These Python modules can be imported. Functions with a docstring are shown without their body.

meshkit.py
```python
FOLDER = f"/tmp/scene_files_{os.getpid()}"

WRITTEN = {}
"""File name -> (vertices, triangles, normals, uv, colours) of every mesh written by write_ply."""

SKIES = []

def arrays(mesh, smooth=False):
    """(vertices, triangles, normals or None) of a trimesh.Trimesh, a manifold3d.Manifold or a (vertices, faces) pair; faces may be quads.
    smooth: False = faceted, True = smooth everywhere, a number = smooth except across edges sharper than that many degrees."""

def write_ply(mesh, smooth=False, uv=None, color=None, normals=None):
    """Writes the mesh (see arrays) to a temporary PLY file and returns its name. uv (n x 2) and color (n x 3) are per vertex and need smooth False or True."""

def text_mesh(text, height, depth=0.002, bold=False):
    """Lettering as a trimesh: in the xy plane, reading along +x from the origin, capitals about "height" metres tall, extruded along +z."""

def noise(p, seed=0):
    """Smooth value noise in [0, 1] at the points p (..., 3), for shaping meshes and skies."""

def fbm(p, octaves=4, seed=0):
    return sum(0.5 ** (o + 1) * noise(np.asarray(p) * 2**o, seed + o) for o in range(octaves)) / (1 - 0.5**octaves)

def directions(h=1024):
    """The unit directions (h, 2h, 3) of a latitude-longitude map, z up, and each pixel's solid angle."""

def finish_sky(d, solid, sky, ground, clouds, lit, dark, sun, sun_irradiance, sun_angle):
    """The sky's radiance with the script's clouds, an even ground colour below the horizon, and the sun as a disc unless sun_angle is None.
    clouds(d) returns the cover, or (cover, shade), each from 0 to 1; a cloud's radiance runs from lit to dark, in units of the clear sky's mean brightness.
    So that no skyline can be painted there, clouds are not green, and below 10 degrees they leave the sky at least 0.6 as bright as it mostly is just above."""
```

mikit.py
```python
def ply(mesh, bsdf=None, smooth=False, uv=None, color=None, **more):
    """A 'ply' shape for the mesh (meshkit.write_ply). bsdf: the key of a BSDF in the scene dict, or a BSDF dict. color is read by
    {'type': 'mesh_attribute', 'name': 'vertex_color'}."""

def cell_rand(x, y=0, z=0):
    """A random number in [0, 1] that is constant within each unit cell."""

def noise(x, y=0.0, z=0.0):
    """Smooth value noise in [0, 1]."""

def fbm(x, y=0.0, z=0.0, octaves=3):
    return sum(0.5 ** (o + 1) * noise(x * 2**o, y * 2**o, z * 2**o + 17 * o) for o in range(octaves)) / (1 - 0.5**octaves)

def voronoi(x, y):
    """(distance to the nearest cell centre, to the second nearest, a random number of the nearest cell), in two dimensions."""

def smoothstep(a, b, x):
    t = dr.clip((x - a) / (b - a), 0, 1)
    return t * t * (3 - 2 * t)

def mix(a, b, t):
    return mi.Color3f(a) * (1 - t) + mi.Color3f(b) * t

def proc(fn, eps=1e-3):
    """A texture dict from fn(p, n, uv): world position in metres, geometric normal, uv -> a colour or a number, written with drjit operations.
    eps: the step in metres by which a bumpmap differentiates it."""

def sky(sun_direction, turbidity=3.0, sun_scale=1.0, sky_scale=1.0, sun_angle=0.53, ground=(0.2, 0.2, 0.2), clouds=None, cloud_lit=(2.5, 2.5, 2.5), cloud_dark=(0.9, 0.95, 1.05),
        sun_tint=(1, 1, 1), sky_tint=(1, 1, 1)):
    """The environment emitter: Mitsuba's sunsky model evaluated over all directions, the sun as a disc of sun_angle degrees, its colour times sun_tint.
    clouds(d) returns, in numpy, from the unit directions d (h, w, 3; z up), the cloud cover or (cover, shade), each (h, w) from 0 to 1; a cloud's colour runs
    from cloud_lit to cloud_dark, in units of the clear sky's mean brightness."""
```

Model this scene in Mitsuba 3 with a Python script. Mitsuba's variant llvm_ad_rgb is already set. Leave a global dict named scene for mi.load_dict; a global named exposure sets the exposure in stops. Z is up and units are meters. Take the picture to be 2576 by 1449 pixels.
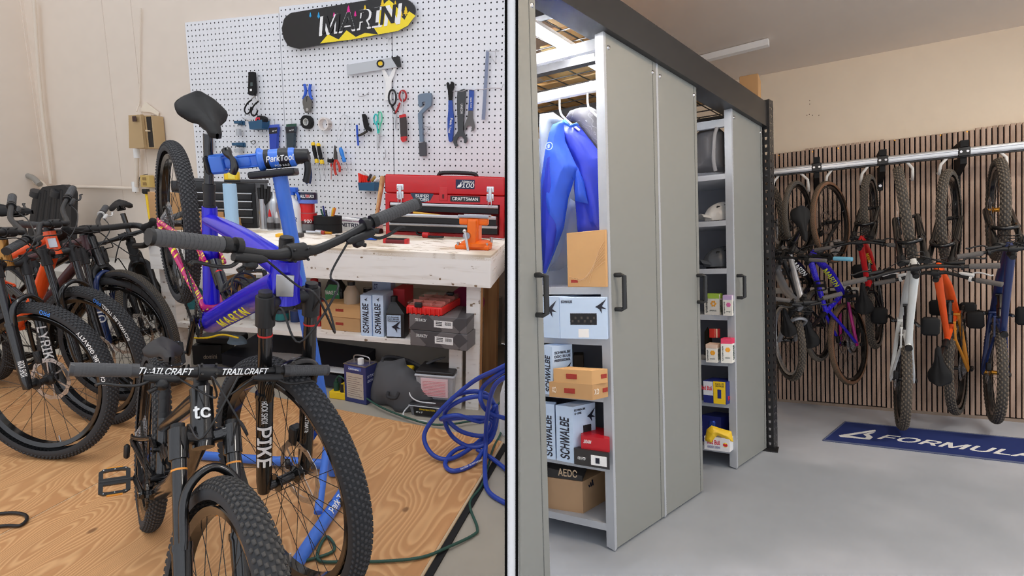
import math, random, numpy as np, trimesh, mitsuba as mi, drjit as dr, mikit, meshkit
from shapely.geometry import Polygon
from mikit import proc, noise, fbm, voronoi, smoothstep, mix, cell_rand
random.seed(7); rng = np.random.default_rng(7)
V = lambda *a: np.array(a, float)
unit = lambda v: np.asarray(v, float) / np.linalg.norm(v)
# ---------------------------------------------------------------- camera, daylight, exposure
RL = np.array([[0.9403886, 0.3391363, 0.025611], [0.0880884, -0.1701406, -0.9814747], [-0.3284962, 0.9252236, -0.1898722]])   # rows: camera right, down, forward in the axes of the workshop
RR = np.array([[0.8660131, 0.4992202, -0.0282916], [-0.0094929, -0.0401559, -0.9991483], [-0.4999311, 0.8655441, -0.0300365]])   # the same for the storage room
FPX, CX, CY, EYE = 1350.0, 1288.0, 724.5, 1.3
def orthonormal(R):
    u, s, v = np.linalg.svd(R); return u @ v
RL, RR = orthonormal(RL), orthonormal(RR)
ORG = V(0, 0, EYE)
cam_m = np.eye(4); cam_m[:3, 0], cam_m[:3, 1], cam_m[:3, 2], cam_m[:3, 3] = -RL[0], -RL[1], RL[2], ORG
scene = {'type': 'scene'}; labels = {}
scene['camera'] = {'type': 'perspective', 'fov': math.degrees(2 * math.atan(1288.0 / FPX)), 'fov_axis': 'x', 'near_clip': 0.05, 'far_clip': 200.0, 'to_world': mi.ScalarTransform4f(cam_m.tolist())}
exposure = 0.66
scene['daylight'] = {'type': 'constant', 'radiance': {'type': 'rgb', 'value': [0.64, 0.665, 0.72]}}
# ---------------------------------------------------------------- frames: the workshop (world axes) and the storage room
MR = np.eye(4); MR[:3, :3] = RL.T @ RR; MR[:3, 3] = ORG - MR[:3, :3] @ ORG
G = np.eye(4)
class Room:
    def __init__(s, R): s.R = R
    def ray(s, x, y): return unit(s.R.T @ V(x - CX, y - CY, FPX))
    def z(s, x, y, z=0.0): d = s.ray(x, y); return ORG + d * ((z - EYE) / d[2])      # the point of a level plane that a pixel shows
    def y(s, x, y, w): d = s.ray(x, y); return ORG + d * (w / d[1])                  # ... of a plane parallel to the back wall
    def pl(s, x, y, p, n): d = s.ray(x, y); return ORG + d * (np.dot(np.asarray(p) - ORG, n) / np.dot(d, n))
    def at(s, x, y, t): d = s.R.T @ V((x - CX) / FPX, (y - CY) / FPX, 1); return ORG + d * t   # at a depth
    def px(s, P): c = s.R @ (np.asarray(P) - ORG); return V(CX + FPX * c[0] / c[2], CY + FPX * c[1] / c[2])
    def depth(s, P): return (s.R @ (np.asarray(P) - ORG))[2]
LF, RF = Room(RL), Room(RR)
# ---------------------------------------------------------------- meshes: (vertices, triangles); hard edges have vertices of their own
def cat(*ms):
    vs, fs, n = [], [], 0
    for v, f in ms: vs.append(v); fs.append(f + n); n += len(v)
    return np.vstack(vs), np.vstack(fs)
def quads(q): q = np.asarray(q); return np.vstack([q[:, [0, 1, 2]], q[:, [0, 2, 3]]])
BC = np.array([[x, y, z] for x in (-1, 1) for y in (-1, 1) for z in (-1, 1)], float)
BF = [[0, 1, 3, 2], [4, 6, 7, 5], [0, 4, 5, 1], [2, 3, 7, 6], [0, 2, 6, 4], [1, 5, 7, 3]]
def box(c, s, R=None, bev=0.0):
    h = np.asarray(s, float) / 2; c = np.asarray(c, float)
    if bev <= 0:
        v = np.vstack([BC[f] * h for f in BF]); f = quads(np.arange(24).reshape(6, 4))
    else:
        b = min(bev, h.min() * .9); v, idx = [], {}
        for i, s3 in enumerate(BC):
            for a in range(3):
                q = s3 * (h - b); q[a] = s3[a] * h[a]; idx[i, a] = len(v); v.append(q)
        v = np.array(v); f = []
        for k, (a, fc) in enumerate(zip((0, 0, 1, 1, 2, 2), BF)): f.append([idx[i, a] for i in fc])
        ed = [(i, j) for i in range(8) for j in range(i + 1, 8) if abs(BC[i] - BC[j]).sum() == 2]
        for i, j in ed:
            a = int(np.argmax(abs(BC[i] - BC[j]))); o = [x for x in range(3) if x != a]
            f.append([idx[i, o[0]], idx[j, o[0]], idx[j, o[1]], idx[i, o[1]]])
        f = quads(f); t = np.array([[idx[i, 0], idx[i, 1], idx[i, 2]] for i in range(8)]); f = np.vstack([f, t])
        n = np.cross(v[f[:, 1]] - v[f[:, 0]], v[f[:, 2]] - v[f[:, 0]]); flip = (n * v[f].mean(1)).sum(1) < 0
        f[flip] = f[flip][:, ::-1]
    if R is not None: v = v @ np.asarray(R).T
    return v + c, f
def rz(a): c, s = math.cos(a), math.sin(a); return np.array([[c, -s, 0], [s, c, 0], [0, 0, 1.0]])
def rax(axis, a):
    x, y, z = unit(axis); K = np.array([[0, -z, y], [z, 0, -x], [-y, x, 0]]); return np.eye(3) + math.sin(a) * K + (1 - math.cos(a)) * K @ K
def basis(z, x=None):
    z = unit(z); x = np.asarray(x if x is not None else (V(0, 0, 1) if abs(z[2]) < .9 else V(1, 0, 0)), float); x = unit(x - z * (x @ z)); return np.column_stack([x, np.cross(z, x), z])
def tf(m, R=None, t=(0, 0, 0), s=1.0): v = m[0] * s; v = v if R is None else v @ np.asarray(R).T; return v + np.asarray(t, float), m[1]
def smoothpath(P, n=8):
    P = np.asarray(P, float)
    if len(P) < 3: return P
    Q = np.vstack([2 * P[0] - P[1], P, 2 * P[-1] - P[-2]]); out = []
    for i in range(1, len(Q) - 2):
        for t in np.arange(n) / n:
            a, b, c, d = Q[i - 1:i + 3]; out.append(.5 * (2 * b + (c - a) * t + (2 * a - 5 * b + 4 * c - d) * t * t + (3 * b - a - 3 * c + d) * t ** 3))
    return np.array(out + [P[-1]])
def tube(P, r, n=10, cap=True, sx=1.0, up=None):
    P = np.asarray(P, float); r = np.broadcast_to(np.asarray(r, float), (len(P),)); T = np.gradient(P, axis=0) if len(P) > 2 else np.repeat([P[1] - P[0]], 2, 0)
    T = T / np.maximum(np.linalg.norm(T, axis=1, keepdims=True), 1e-12); a = np.arange(n) * 2 * np.pi / n; B = basis(T[0], up); x = B[:, 0]; rings = []
    for p, t, q in zip(P, T, r):
        x = unit(x - t * (x @ t)); y = np.cross(t, x); rings.append(p + q * (np.cos(a)[:, None] * x * sx + np.sin(a)[:, None] * y))
    v = np.vstack(rings); m = len(P); i = np.arange(m - 1)[:, None] * n; j = np.arange(n)[None]; k = (j + 1) % n
    f = quads(np.stack([i + j, i + k, i + n + k, i + n + j], -1).reshape(-1, 4))
    if cap:
        nv = len(v); v = np.vstack([v, rings[0], rings[-1]]); tr = np.array([[0, q + 1, q] for q in range(1, n - 1)])
        f = np.vstack([f, nv + tr, nv + n + tr[:, ::-1]])
    return v, f
def cyl(a, b, r, r2=None, n=14): return tube([a, b], [r, r if r2 is None else r2], n)
def lathe(prof, n=24, R=None, t=(0, 0, 0), closed=False, sharp=38):
    """prof: (radius, height) points from bottom to top, turned about z"""
    pr = np.asarray(prof, float); seg = []
    idx = list(range(len(pr))); segs = [(i, i + 1) for i in idx[:-1]] + ([(len(pr) - 1, 0)] if closed else [])
    dirs = [unit(pr[b] - pr[a]) if np.linalg.norm(pr[b] - pr[a]) > 1e-9 else V(0, 1) for a, b in segs]
    vs, fs, nv, last = [], [], 0, None; a = np.arange(n) * 2 * np.pi / n; ca, sa = np.cos(a), np.sin(a)
    def ring(p): return np.stack([p[0] * ca, p[0] * sa, np.full(n, p[1])], 1)
    j = np.arange(n); k = (j + 1) % n
    for s, (i0, i1) in enumerate(segs):
        if last is None or dirs[s] @ dirs[s - 1] < math.cos(math.radians(sharp)): vs.append(ring(pr[i0])); b0 = nv; nv += n
        else: b0 = last
        vs.append(ring(pr[i1])); b1 = nv; nv += n; last = b1
        fs.append(quads(np.stack([b0 + j, b0 + k, b1 + k, b1 + j], 1)))
    return tf((np.vstack(vs), np.vstack(fs)), R, t)
def surf(Pt, cu=False, cv=False):
    """a grid of points (m, n, 3) as one smooth sheet"""
    m, n = Pt.shape[:2]; i = np.arange(m if cu else m - 1)[:, None]; j = np.arange(n if cv else n - 1)[None]; i2, j2 = (i + 1) % m, (j + 1) % n
    return Pt.reshape(-1, 3), quads(np.stack([i * n + j, i2 * n + j, i2 * n + j2, i * n + j2], -1).reshape(-1, 4))
def flat(poly, h, R=None, t=(0, 0, 0)):
    """a polygon (points or shapely, holes kept) extruded from z=0 to h"""
    P = poly if hasattr(poly, 'exterior') else Polygon(poly).buffer(0)
    out = []
    for g in getattr(P, 'geoms', [P]):
        if g.is_empty or g.area < 1e-12: continue
        v2, f = trimesh.creation.triangulate_polygon(g, engine='earcut'); n = len(v2)
        a = (v2[f[:, 1]] - v2[f[:, 0]]); b = (v2[f[:, 2]] - v2[f[:, 0]]); cw = a[:, 0] * b[:, 1] - a[:, 1] * b[:, 0] < 0; f = np.array(f); f[cw] = f[cw][:, ::-1]
        vt = np.column_stack([v2, np.full(n, h)]); vb = np.column_stack([v2, np.zeros(n)]); out += [(vt, f), (vb, f[:, ::-1])]
        for ring, s in [(g.exterior, 1)] + [(q, -1) for q in g.interiors]:
            c = np.array(ring.coords)[:-1, :2]; area = np.sum(c[:, 0] * np.roll(c[:, 1], -1) - np.roll(c[:, 0], -1) * c[:, 1])
            if area * s < 0: c = c[::-1]
            d = np.roll(c, -1, 0); m = len(c); vv = np.stack([np.column_stack([c, np.zeros(m)]), np.column_stack([d, np.zeros(m)]), np.column_stack([d, np.full(m, h)]), np.column_stack([c, np.full(m, h)])], 1).reshape(-1, 3)
            out.append((vv, quads(np.arange(4 * m).reshape(-1, 4))))
    return tf(cat(*out), R, t)
def hexa(p):
    """a box through eight corners: bottom four, then the top four above them"""
    p = np.asarray(p, float); fs = [[3, 2, 1, 0], [4, 5, 6, 7], [0, 1, 5, 4], [1, 2, 6, 5], [2, 3, 7, 6], [3, 0, 4, 7]]
    v = np.vstack([p[f] for f in fs]); f = quads(np.arange(24).reshape(6, 4)); n = np.cross(v[f[:, 1]] - v[f[:, 0]], v[f[:, 2]] - v[f[:, 0]])
    if ((n * (v[f].mean(1) - p.mean(0))).sum()) < 0: f = f[:, ::-1]
    return v, f
def prism(base, z0, z1): b = np.asarray(base, float)[:, :2]; return flat(b, z1 - z0, t=(0, 0, z0))
TXT = {}
def text(s, h, bold=True):
    if (s, bold) not in TXT: m = meshkit.text_mesh(s, 1.0, .02, bold); TXT[s, bold] = (np.array(m.vertices), np.array(m.faces))
    v, f = TXT[s, bold]; return v * V(h, h, 1) * V(1, 1, .04), f
def fine(s, h, bold=True):
    v, f = text(s, h, bold); k = (s, bold, 'fine')
    if k not in TXT: a, b = trimesh.remesh.subdivide_to_size(TXT[s, bold][0] * V(1, 1, .5), TXT[s, bold][1], .22); TXT[k] = (a / V(1, 1, .5), b)
    v, f = TXT[k]; return v * V(h, h, 1) * V(1, 1, .04), f
def decal(s, o, xd, yd, h, w=None, bold=True, lean=0.0, center=True):
    """lettering on a face: o its middle, xd the reading direction, yd up, h the height of capitals, w the width it is fitted to"""
    v, f = text(s, h, bold); v = v.copy(); L = v[:, 0].max() - v[:, 0].min(); v[:, 0] -= v[:, 0].min()
    if w: v[:, 0] *= w / L; L = w
    v[:, 0] += v[:, 1] * lean
    if center: v[:, 0] -= L / 2; v[:, 1] -= h / 2
    x = unit(xd); y = unit(np.asarray(yd, float) - x * (x @ np.asarray(yd, float))); return v @ np.column_stack([x, y, np.cross(x, y)]).T + np.asarray(o, float), f
def wrap(s, a, b, r, face, h, at=.5, w=None, bold=True, flip=False, lean=0.0):
    """lettering round a tube from a to b, its middle turned to the direction face"""
    ax = unit(np.asarray(b) - a); n = unit(np.asarray(face) - ax * (ax @ np.asarray(face))); c = np.asarray(a) + (np.asarray(b) - a) * at
    if flip: ax = -ax
    y = np.cross(n, ax); v, f = fine(s, h, bold); v = v.copy(); v[:, 0] -= (v[:, 0].min() + v[:, 0].max()) / 2; v[:, 1] -= h / 2
    if w: v[:, 0] *= w / (v[:, 0].max() * 2)
    v[:, 0] += v[:, 1] * lean; an = v[:, 1] / r; rr = r + .0006 + v[:, 2]
    return c + v[:, :1] * ax + (rr * np.cos(an))[:, None] * n + (rr * np.sin(an))[:, None] * y, f
def wrapv(s, a, b, r, face, h, w, at=.5):
    """lettering standing along a tube's axis (its letters upright towards b), running round it"""
    ax = unit(np.asarray(b) - a); n = unit(np.asarray(face) - ax * (ax @ np.asarray(face))); y = np.cross(ax, n); c = np.asarray(a) + (np.asarray(b) - a) * at; v, f = fine(s, h); v = v.copy(); v[:, 0] -= (v[:, 0].min() + v[:, 0].max()) / 2; v[:, 0] *= w / (2 * v[:, 0].max()); v[:, 1] -= h / 2; an = v[:, 0] / r; rr = r + .0006 + v[:, 2]
    return c + v[:, 1:2] * ax + (rr * np.cos(an))[:, None] * n + (rr * np.sin(an))[:, None] * y, f
# ---------------------------------------------------------------- entries of the scene
def free(name):
    if name not in USED: USED.add(name); return name
    i = NEXT.get(name, 1); NEXT[name] = i + 1; k = f'{name}_{i:03d}'; USED.add(k); return k
USED, NEXT = set(), {}
def put(key, m, mat, smooth=True, **kw):
    v, f = m
    if G is not None and not np.allclose(G, np.eye(4)): v = v @ G[:3, :3].T + G[:3, 3]
    scene[key] = mikit.ply((v, f), mat, smooth, **kw)
def say(key, label=None, cat=None, group=None, kind=None):
    d = {k: x for k, x in dict(label=label, category=cat, group=group, kind=kind).items() if x}
    if d: labels[key] = d
def thing(name, label, cat, group=None): k = free(name); say(k, label, cat, group); return k
def single(name, m, mat, label, cat, group=None, kind=None, smooth=True): k = free(name); put(k, m, mat, smooth); say(k, label, cat, group, kind); return k
def part(root, name, m, mat, label=None, kind=None, smooth=True): k = free(root + '__' + name); put(k, m, mat, smooth); say(k, label, kind=kind); return k
def struct(name, m, mat, label=None): k = free(name); put(k, m, mat); say(k, label, kind='structure'); return k
def hold(name, label=None): k = free(name); say(k, label, kind='structure'); return k
# ---------------------------------------------------------------- materials
def lin(c): c = np.asarray(c, float) / 255; return np.where(c < .04045, c / 12.92, ((c + .055) / 1.055) ** 2.4).tolist()
def rgb(c): return {'type': 'rgb', 'value': lin(c)}
def M(name, c, rough=.5, metal=0.0, coat=0.0, spec=.5, **kw):
    d = {'type': 'principled', 'base_color': c if isinstance(c, dict) else rgb(c), 'roughness': float(rough), 'metallic': float(metal), 'specular': float(spec)}
    if coat: d['clearcoat'] = float(coat); d['clearcoat_gloss'] = .95
    d.update(kw); scene[name] = {'type': 'twosided', 'bsdf': d}; return name
def C(c, rough=.5, **kw):
    """a plain material by its colour"""
    n = 'paint_%02x%02x%02x_%d' % (*[int(x) for x in c], int(rough * 100)) + ''.join('_' + k + str(v).replace('.', '') for k, v in kw.items())
    if n not in scene: M(n, c, rough, **kw)
    return n
RUBBER = M('rubber', (54, 55, 57), .75, spec=.3); KNOB = M('tread_rubber', (70, 70, 71), .85, spec=.25); TAN = M('tan_sidewall', (128, 92, 68), .75)
BLK = M('black_plastic', (22, 22, 23), .45); MATT = M('matt_black', (26, 26, 27), .7, spec=.3); GLOSS = M('gloss_black', (9, 9, 10), .12, coat=1.0); GREY = M('grey_rubber', (78, 78, 79), .8)
STEEL = M('steel', (190, 190, 192), .28, metal=1.0); DARKSTEEL = M('dark_steel', (86, 84, 82), .35, metal=1.0); ALU = M('aluminium', (205, 207, 210), .35, metal=.9); CHROME = M('chrome', (225, 226, 228), .12, metal=1.0)
WHITE = M('white', (238, 238, 236), .5); CARD = M('cardboard', (188, 146, 100), .85); CARD2 = M('cardboard_light', (205, 160, 108), .85); GOLD = M('gold', (200, 140, 50), .25, metal=.9)

# ---------------------------------------------------------------- bicycles
BIKE0 = dict(R=.37, tw=.06, wb=1.2, ha=65, ac=.55, off=.044, ht=.11, stem=.05, bar=.78, rise=.03, sweep=.045, cs=.44, bb=.33, sa=75, st=.42, sp=.28)
def rv(r):
    a = np.linalg.norm(r); return np.eye(3) if a < 1e-9 else rax(r, a)
def tread_mesh(R, w, N, rows, kn, kh, hw=1.0):
    """knobs of a tyre in the xz plane about the y axis; rows: angles across the tread"""
    v0 = BC / 2; f0 = quads(BF); out_v, out_f = [], []; ro = w / 2; i = 0
    for q, (b, l, wd) in enumerate(rows):
        a = (np.arange(N) + .5 * (q % 2)) * 2 * np.pi / N
        n = np.stack([np.cos(a) * math.cos(b), np.full(N, math.sin(b)), np.sin(a) * math.cos(b)], 1); t = np.stack([-np.sin(a), 0 * a, np.cos(a)], 1); s = np.cross(n, t)
        c = np.stack([np.cos(a) * (R - ro), 0 * a, np.sin(a) * (R - ro)], 1) + n * (ro + kh / 2 - .002)
        size = V(l * kn, wd, kh + .004)
        vv = c[:, None] + v0[None, :, :1] * size[0] * t[:, None] + v0[None, :, 1:2] * size[1] * s[:, None] + v0[None, :, 2:] * size[2] * n[:, None]
        ff = f0[None] + (np.arange(N) * 8)[:, None, None]; out_v.append(vv.reshape(-1, 3)); out_f.append(ff.reshape(-1, 3) + i); i += N * 8
    return np.vstack(out_v), np.vstack(out_f)
XZ = np.array([[1, 0, 0], [0, 0, 1], [0, -1, 0.0]])   # turns a lathe about z into one about y
def gear(R, r_in, n, w, tooth=.006):
    a = np.linspace(0, 2 * np.pi, n * 4, endpoint=False); rr = np.where((np.arange(n * 4) % 4) < 2, R, R - tooth); p = Polygon(np.column_stack([rr * np.cos(a), rr * np.sin(a)]))
    if r_in > 0: b = np.linspace(0, 2 * np.pi, 24, endpoint=False); p = p.difference(Polygon(np.column_stack([r_in * np.cos(b), r_in * np.sin(b)])))
    return flat(p, w, XZ, (0, w / 2, 0))
def disc(R):
    a = np.linspace(0, 2 * np.pi, 72, endpoint=False); b = a[::3]; o = Polygon(np.column_stack([(R + .0025 * np.sin(12 * a)) * np.cos(a), (R + .0025 * np.sin(12 * a)) * np.sin(a)]))
    o = o.difference(Polygon(np.column_stack([(R - .018) * np.cos(b), (R - .018) * np.sin(b)])))
    for k in range(24):
        t = k * np.pi / 12; c = V(math.cos(t), math.sin(t)); d = V(-c[1], c[0]); s = V(.6, .8); e = c * s[0] + d * s[1]; m = c * (R - .0095); o = o.difference(Polygon([m + e * .006 + d * .0015, m + e * .006 - d * .0015, m - e * .006 - d * .0015, m - e * .006 + d * .0015]))
    for k in range(6):
        t = k * np.pi / 3; c = V(math.cos(t), math.sin(t)); t2 = t + .35; d = V(math.cos(t2), math.sin(t2)); n = V(-c[1], c[0]) * .004; o = o.union(Polygon([c * .02 + n, d * (R - .014) + n, d * (R - .014) - n, c * .02 - n]))
    o = o.union(Polygon(np.column_stack([.026 * np.cos(b), .026 * np.sin(b)])))
    return flat(o, .002, XZ, (0, .001, 0))
def saddle_mesh(L=.27, W=.145, drop=.012):
    s = np.linspace(0, 1, 19); t = np.linspace(-1, 1, 15)
    hw = np.interp(s, [0, .02, .06, .14, .3, .45, .6, .8, .93, .98, 1], [0.3, .62, .85, .98, .95, .62, .37, .27, .23, .15, .05]) * W / 2
    x = -L / 2 + s * L; zt = np.interp(s, [0, .12, .45, .8, 1], [.014, .006, 0, .002, -drop])
    top, bot = [], []
    for i in range(len(s)):
        y = t * hw[i]; e = np.abs(t); dz = -.035 * e ** 2.4 * min(1, hw[i] / .05) - .006 * np.exp(-(t / .18) ** 2) * (s[i] > .05) * (s[i] < .75)
        top.append(np.stack([np.full_like(y, x[i]), y, zt[i] + dz], 1)); bot.append(np.stack([np.full_like(y, x[i]), y * .96, zt[i] + dz - .016 - .006 * (1 - e)], 1))
    top, bot = np.array(top), np.array(bot); loop = np.concatenate([top, bot[:, ::-1]], 1); m = surf(loop, cv=True); return m[0], m[1][:, ::-1]
def helix_ribs(a, b, r, n, w=.003, h=.0012):
    d = (np.asarray(b) - a); L = np.linalg.norm(d); d = d / L; return cat(*[tube([a + d * L * (k + .2) / n, a + d * (L * (k + .2) / n + L / n * .55)], [r + h, r + h], 12) for k in range(n)])
def bike(label, pose, st, group=None, room=None):
    """st: how this one looks; every bike is one thing with its frame, fork, wheels, cockpit and drivetrain as parts"""
    d = {**BIKE0, **pose[1], **st.get('dims', {})}; x = pose[0]; Mx = rv(x[3:6]) * math.exp(x[7]); tx = V(*x[:3]); steer = st.get('steer', x[6])
    scl = math.exp(x[7]); W = lambda m: (m[0] @ Mx.T + tx, m[1])
    root = thing('bicycle', label, 'bicycle', group)
    R = d['R']; ha = math.radians(d['ha']); u = V(-math.cos(ha), 0, math.sin(ha)); p = V(math.sin(ha), 0, math.cos(ha)); Yv = V(0, 1, 0)
    ra, fa = V(0, 0, R + d.get('ral', 0)), V(d['wb'], 0, R); cr = fa - p * d['off'] + u * d['ac']; hb = cr; htop = hb + u * d['ht']; clamp = htop + u * .035 + p * d['stem']
    bb = V(math.sqrt(max(d['cs'] ** 2 - (d['bb'] - R) ** 2, 0)), 0, d['bb']); sa = math.radians(d['sa']); us = V(-math.cos(sa), 0, math.sin(sa)); stt = bb + us * d['st']; spt = stt + us * d['sp']
    S = rax(u, steer); FR = lambda m: W(((m[0] - hb) @ S.T + hb, m[1])); fpt = lambda q: Mx @ (S @ (V(*q) - hb) + hb) + tx
    unF = lambda q: S.T @ (np.linalg.solve(Mx, V(*q) - tx) - hb) + hb          # a place in the room seen from the steered fork
    wpt = lambda q: Mx @ V(*q) + tx
    FCOL, RCOL = st['frame'], st.get('rear', st['frame']); lod = st.get('lod', 1); TN = int(st.get('knobs', 60 if lod == 1 else 44) * (1.6 if lod == 1 else 1.35))
    # ---- frame
    dtm = (hb + bb) / 2 + V(.02, 0, -.035) * st.get('bend', 1); o = st.get('fat', 1.0); oh = 1 + (o - 1) * .8
    ttE = stt - us * st.get('tt_low', .05); HTm = tube([hb - u * .004, hb + u * .02, htop - u * .02, htop + u * .004], V(.03, .027, .0245, .026) * oh, 18)
    d0 = u * (.028 + .04 * (o - 1)); dtp = smoothpath([hb + d0, hb + d0 * .8 + (dtm - hb) * .5 + V(.0, 0, -.004), dtm + d0 * .4, bb + V(.01, 0, .015 - .05 * (o - 1))], 6); dt = tube(dtp, np.linspace(.03, .033, len(dtp)) * o, 16, sx=.85)
    ttp = smoothpath([htop - u * .022, (htop + ttE) / 2 + V(0, 0, -.012 * st.get('bend', 1)), ttE], 6); tt = tube(ttp, np.linspace(.026, .018, len(ttp)) * o, 14, sx=.9)
    stm = tube([bb, stt], [.021 * oh, .0185 * oh], 14); shell = cyl(bb - Yv * .04, bb + Yv * .04, .025); collar = cyl(stt - us * .012, stt + us * .008, .0215)
    part(root, 'frame', W(cat(HTm, dt, tt, stm, shell)), FCOL); fr = root + '__frame'
    part(root, 'seat_clamp', W(collar), BLK)
    hs = lambda y: V(0, y, 0)
    ax = ra
    if st.get('full'):
        piv = bb + V(.01, 0, .06); rk = bb + us * d['st'] * .55; rkr = rk + V(-.085, 0, .015); rkf = rk + V(.055, 0, .02); sh2 = bb + (hb - bb) * .3 + V(0, 0, .03)
        sw = []
        for s in (-1, 1):
            sw.append(tube(smoothpath([piv + hs(.03 * s), piv + (ax - piv) * .3 + hs(.042 * s), ax + hs(.068 * s)], 6), [.014] * 12 + [.011], 10, sx=.7))
            sw.append(tube(smoothpath([rkr + hs(.03 * s), rkr + (ax - rkr) * .5 + hs(.05 * s), ax + V(0, .068 * s, .01)], 6), [.010] * 12 + [.009], 10))
            sw.append(box(ax + V(.005, .07 * s, 0), (.05, .01, .045), bev=.004))
        sw.append(tube([rkr - hs(.032), rkr + hs(.032)], [.011, .011], 10)); sw.append(tube([piv - hs(.04), piv + hs(.04)], [.013, .013], 10))
        part(root, 'swingarm', W(cat(*sw)), RCOL)
        rock = [hexa([rkr + V(0, y0, -.012), rkf + V(0, y0, -.014), rkf + V(0, y1, -.014), rkr + V(0, y1, -.012), rkr + V(0, y0, .012), rkf + V(0, y0, .012), rkf + V(0, y1, .012), rkr + V(0, y1, .012)]) for y0, y1 in ((-.036, -.026), (.026, .036))] + [cyl(q - hs(.038), q + hs(.038), .008) for q in (rkr, rkf, rk)]
        part(root, 'rocker_link', W(cat(*rock)), st.get('rocker', RCOL)); dv = sh2 - rkf; ln = np.linalg.norm(dv); dv = dv / ln
        sk = part(root, 'rear_shock', W(cat(cyl(rkf, rkf + dv * ln * .55, .021), cyl(rkf + dv * ln * .5, sh2, .012), cyl(rkf - hs(.022), rkf + hs(.022), .011), cyl(sh2 - hs(.022), sh2 + hs(.022), .011))), GLOSS)
        q = rkf + dv * ln * .2 + p * .035; part(sk, 'shock_reservoir', W(cyl(q, q + dv * .09, .018)), GLOSS)
        if st.get('knob'): part(sk, 'shock_knob', W(cyl(q - dv * .012, q, .012)), C(st['knob'], .3, metal=.6))
    else:
        for nm, P0, col, y0 in (('chainstay', bb + V(-.02, 0, 0), st.get('stay2', RCOL), .032), ('seatstay', stt - us * .06, RCOL, .02)):
            for s in (-1, 1):
                mid = P0 + (ax - P0) * .45; part(root, nm, W(tube(smoothpath([P0 + hs(y0 * s), mid + hs(.045 * s), ax + hs(.066 * s)], 6), [.0125] * 12 + [.009], 10)), col)
        for s in (-1, 1): part(root, 'dropout', W(box(ax + V(.005, .068 * s, .003), (.05, .009, .045), bev=.004)), st.get('stay2', RCOL))
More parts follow.
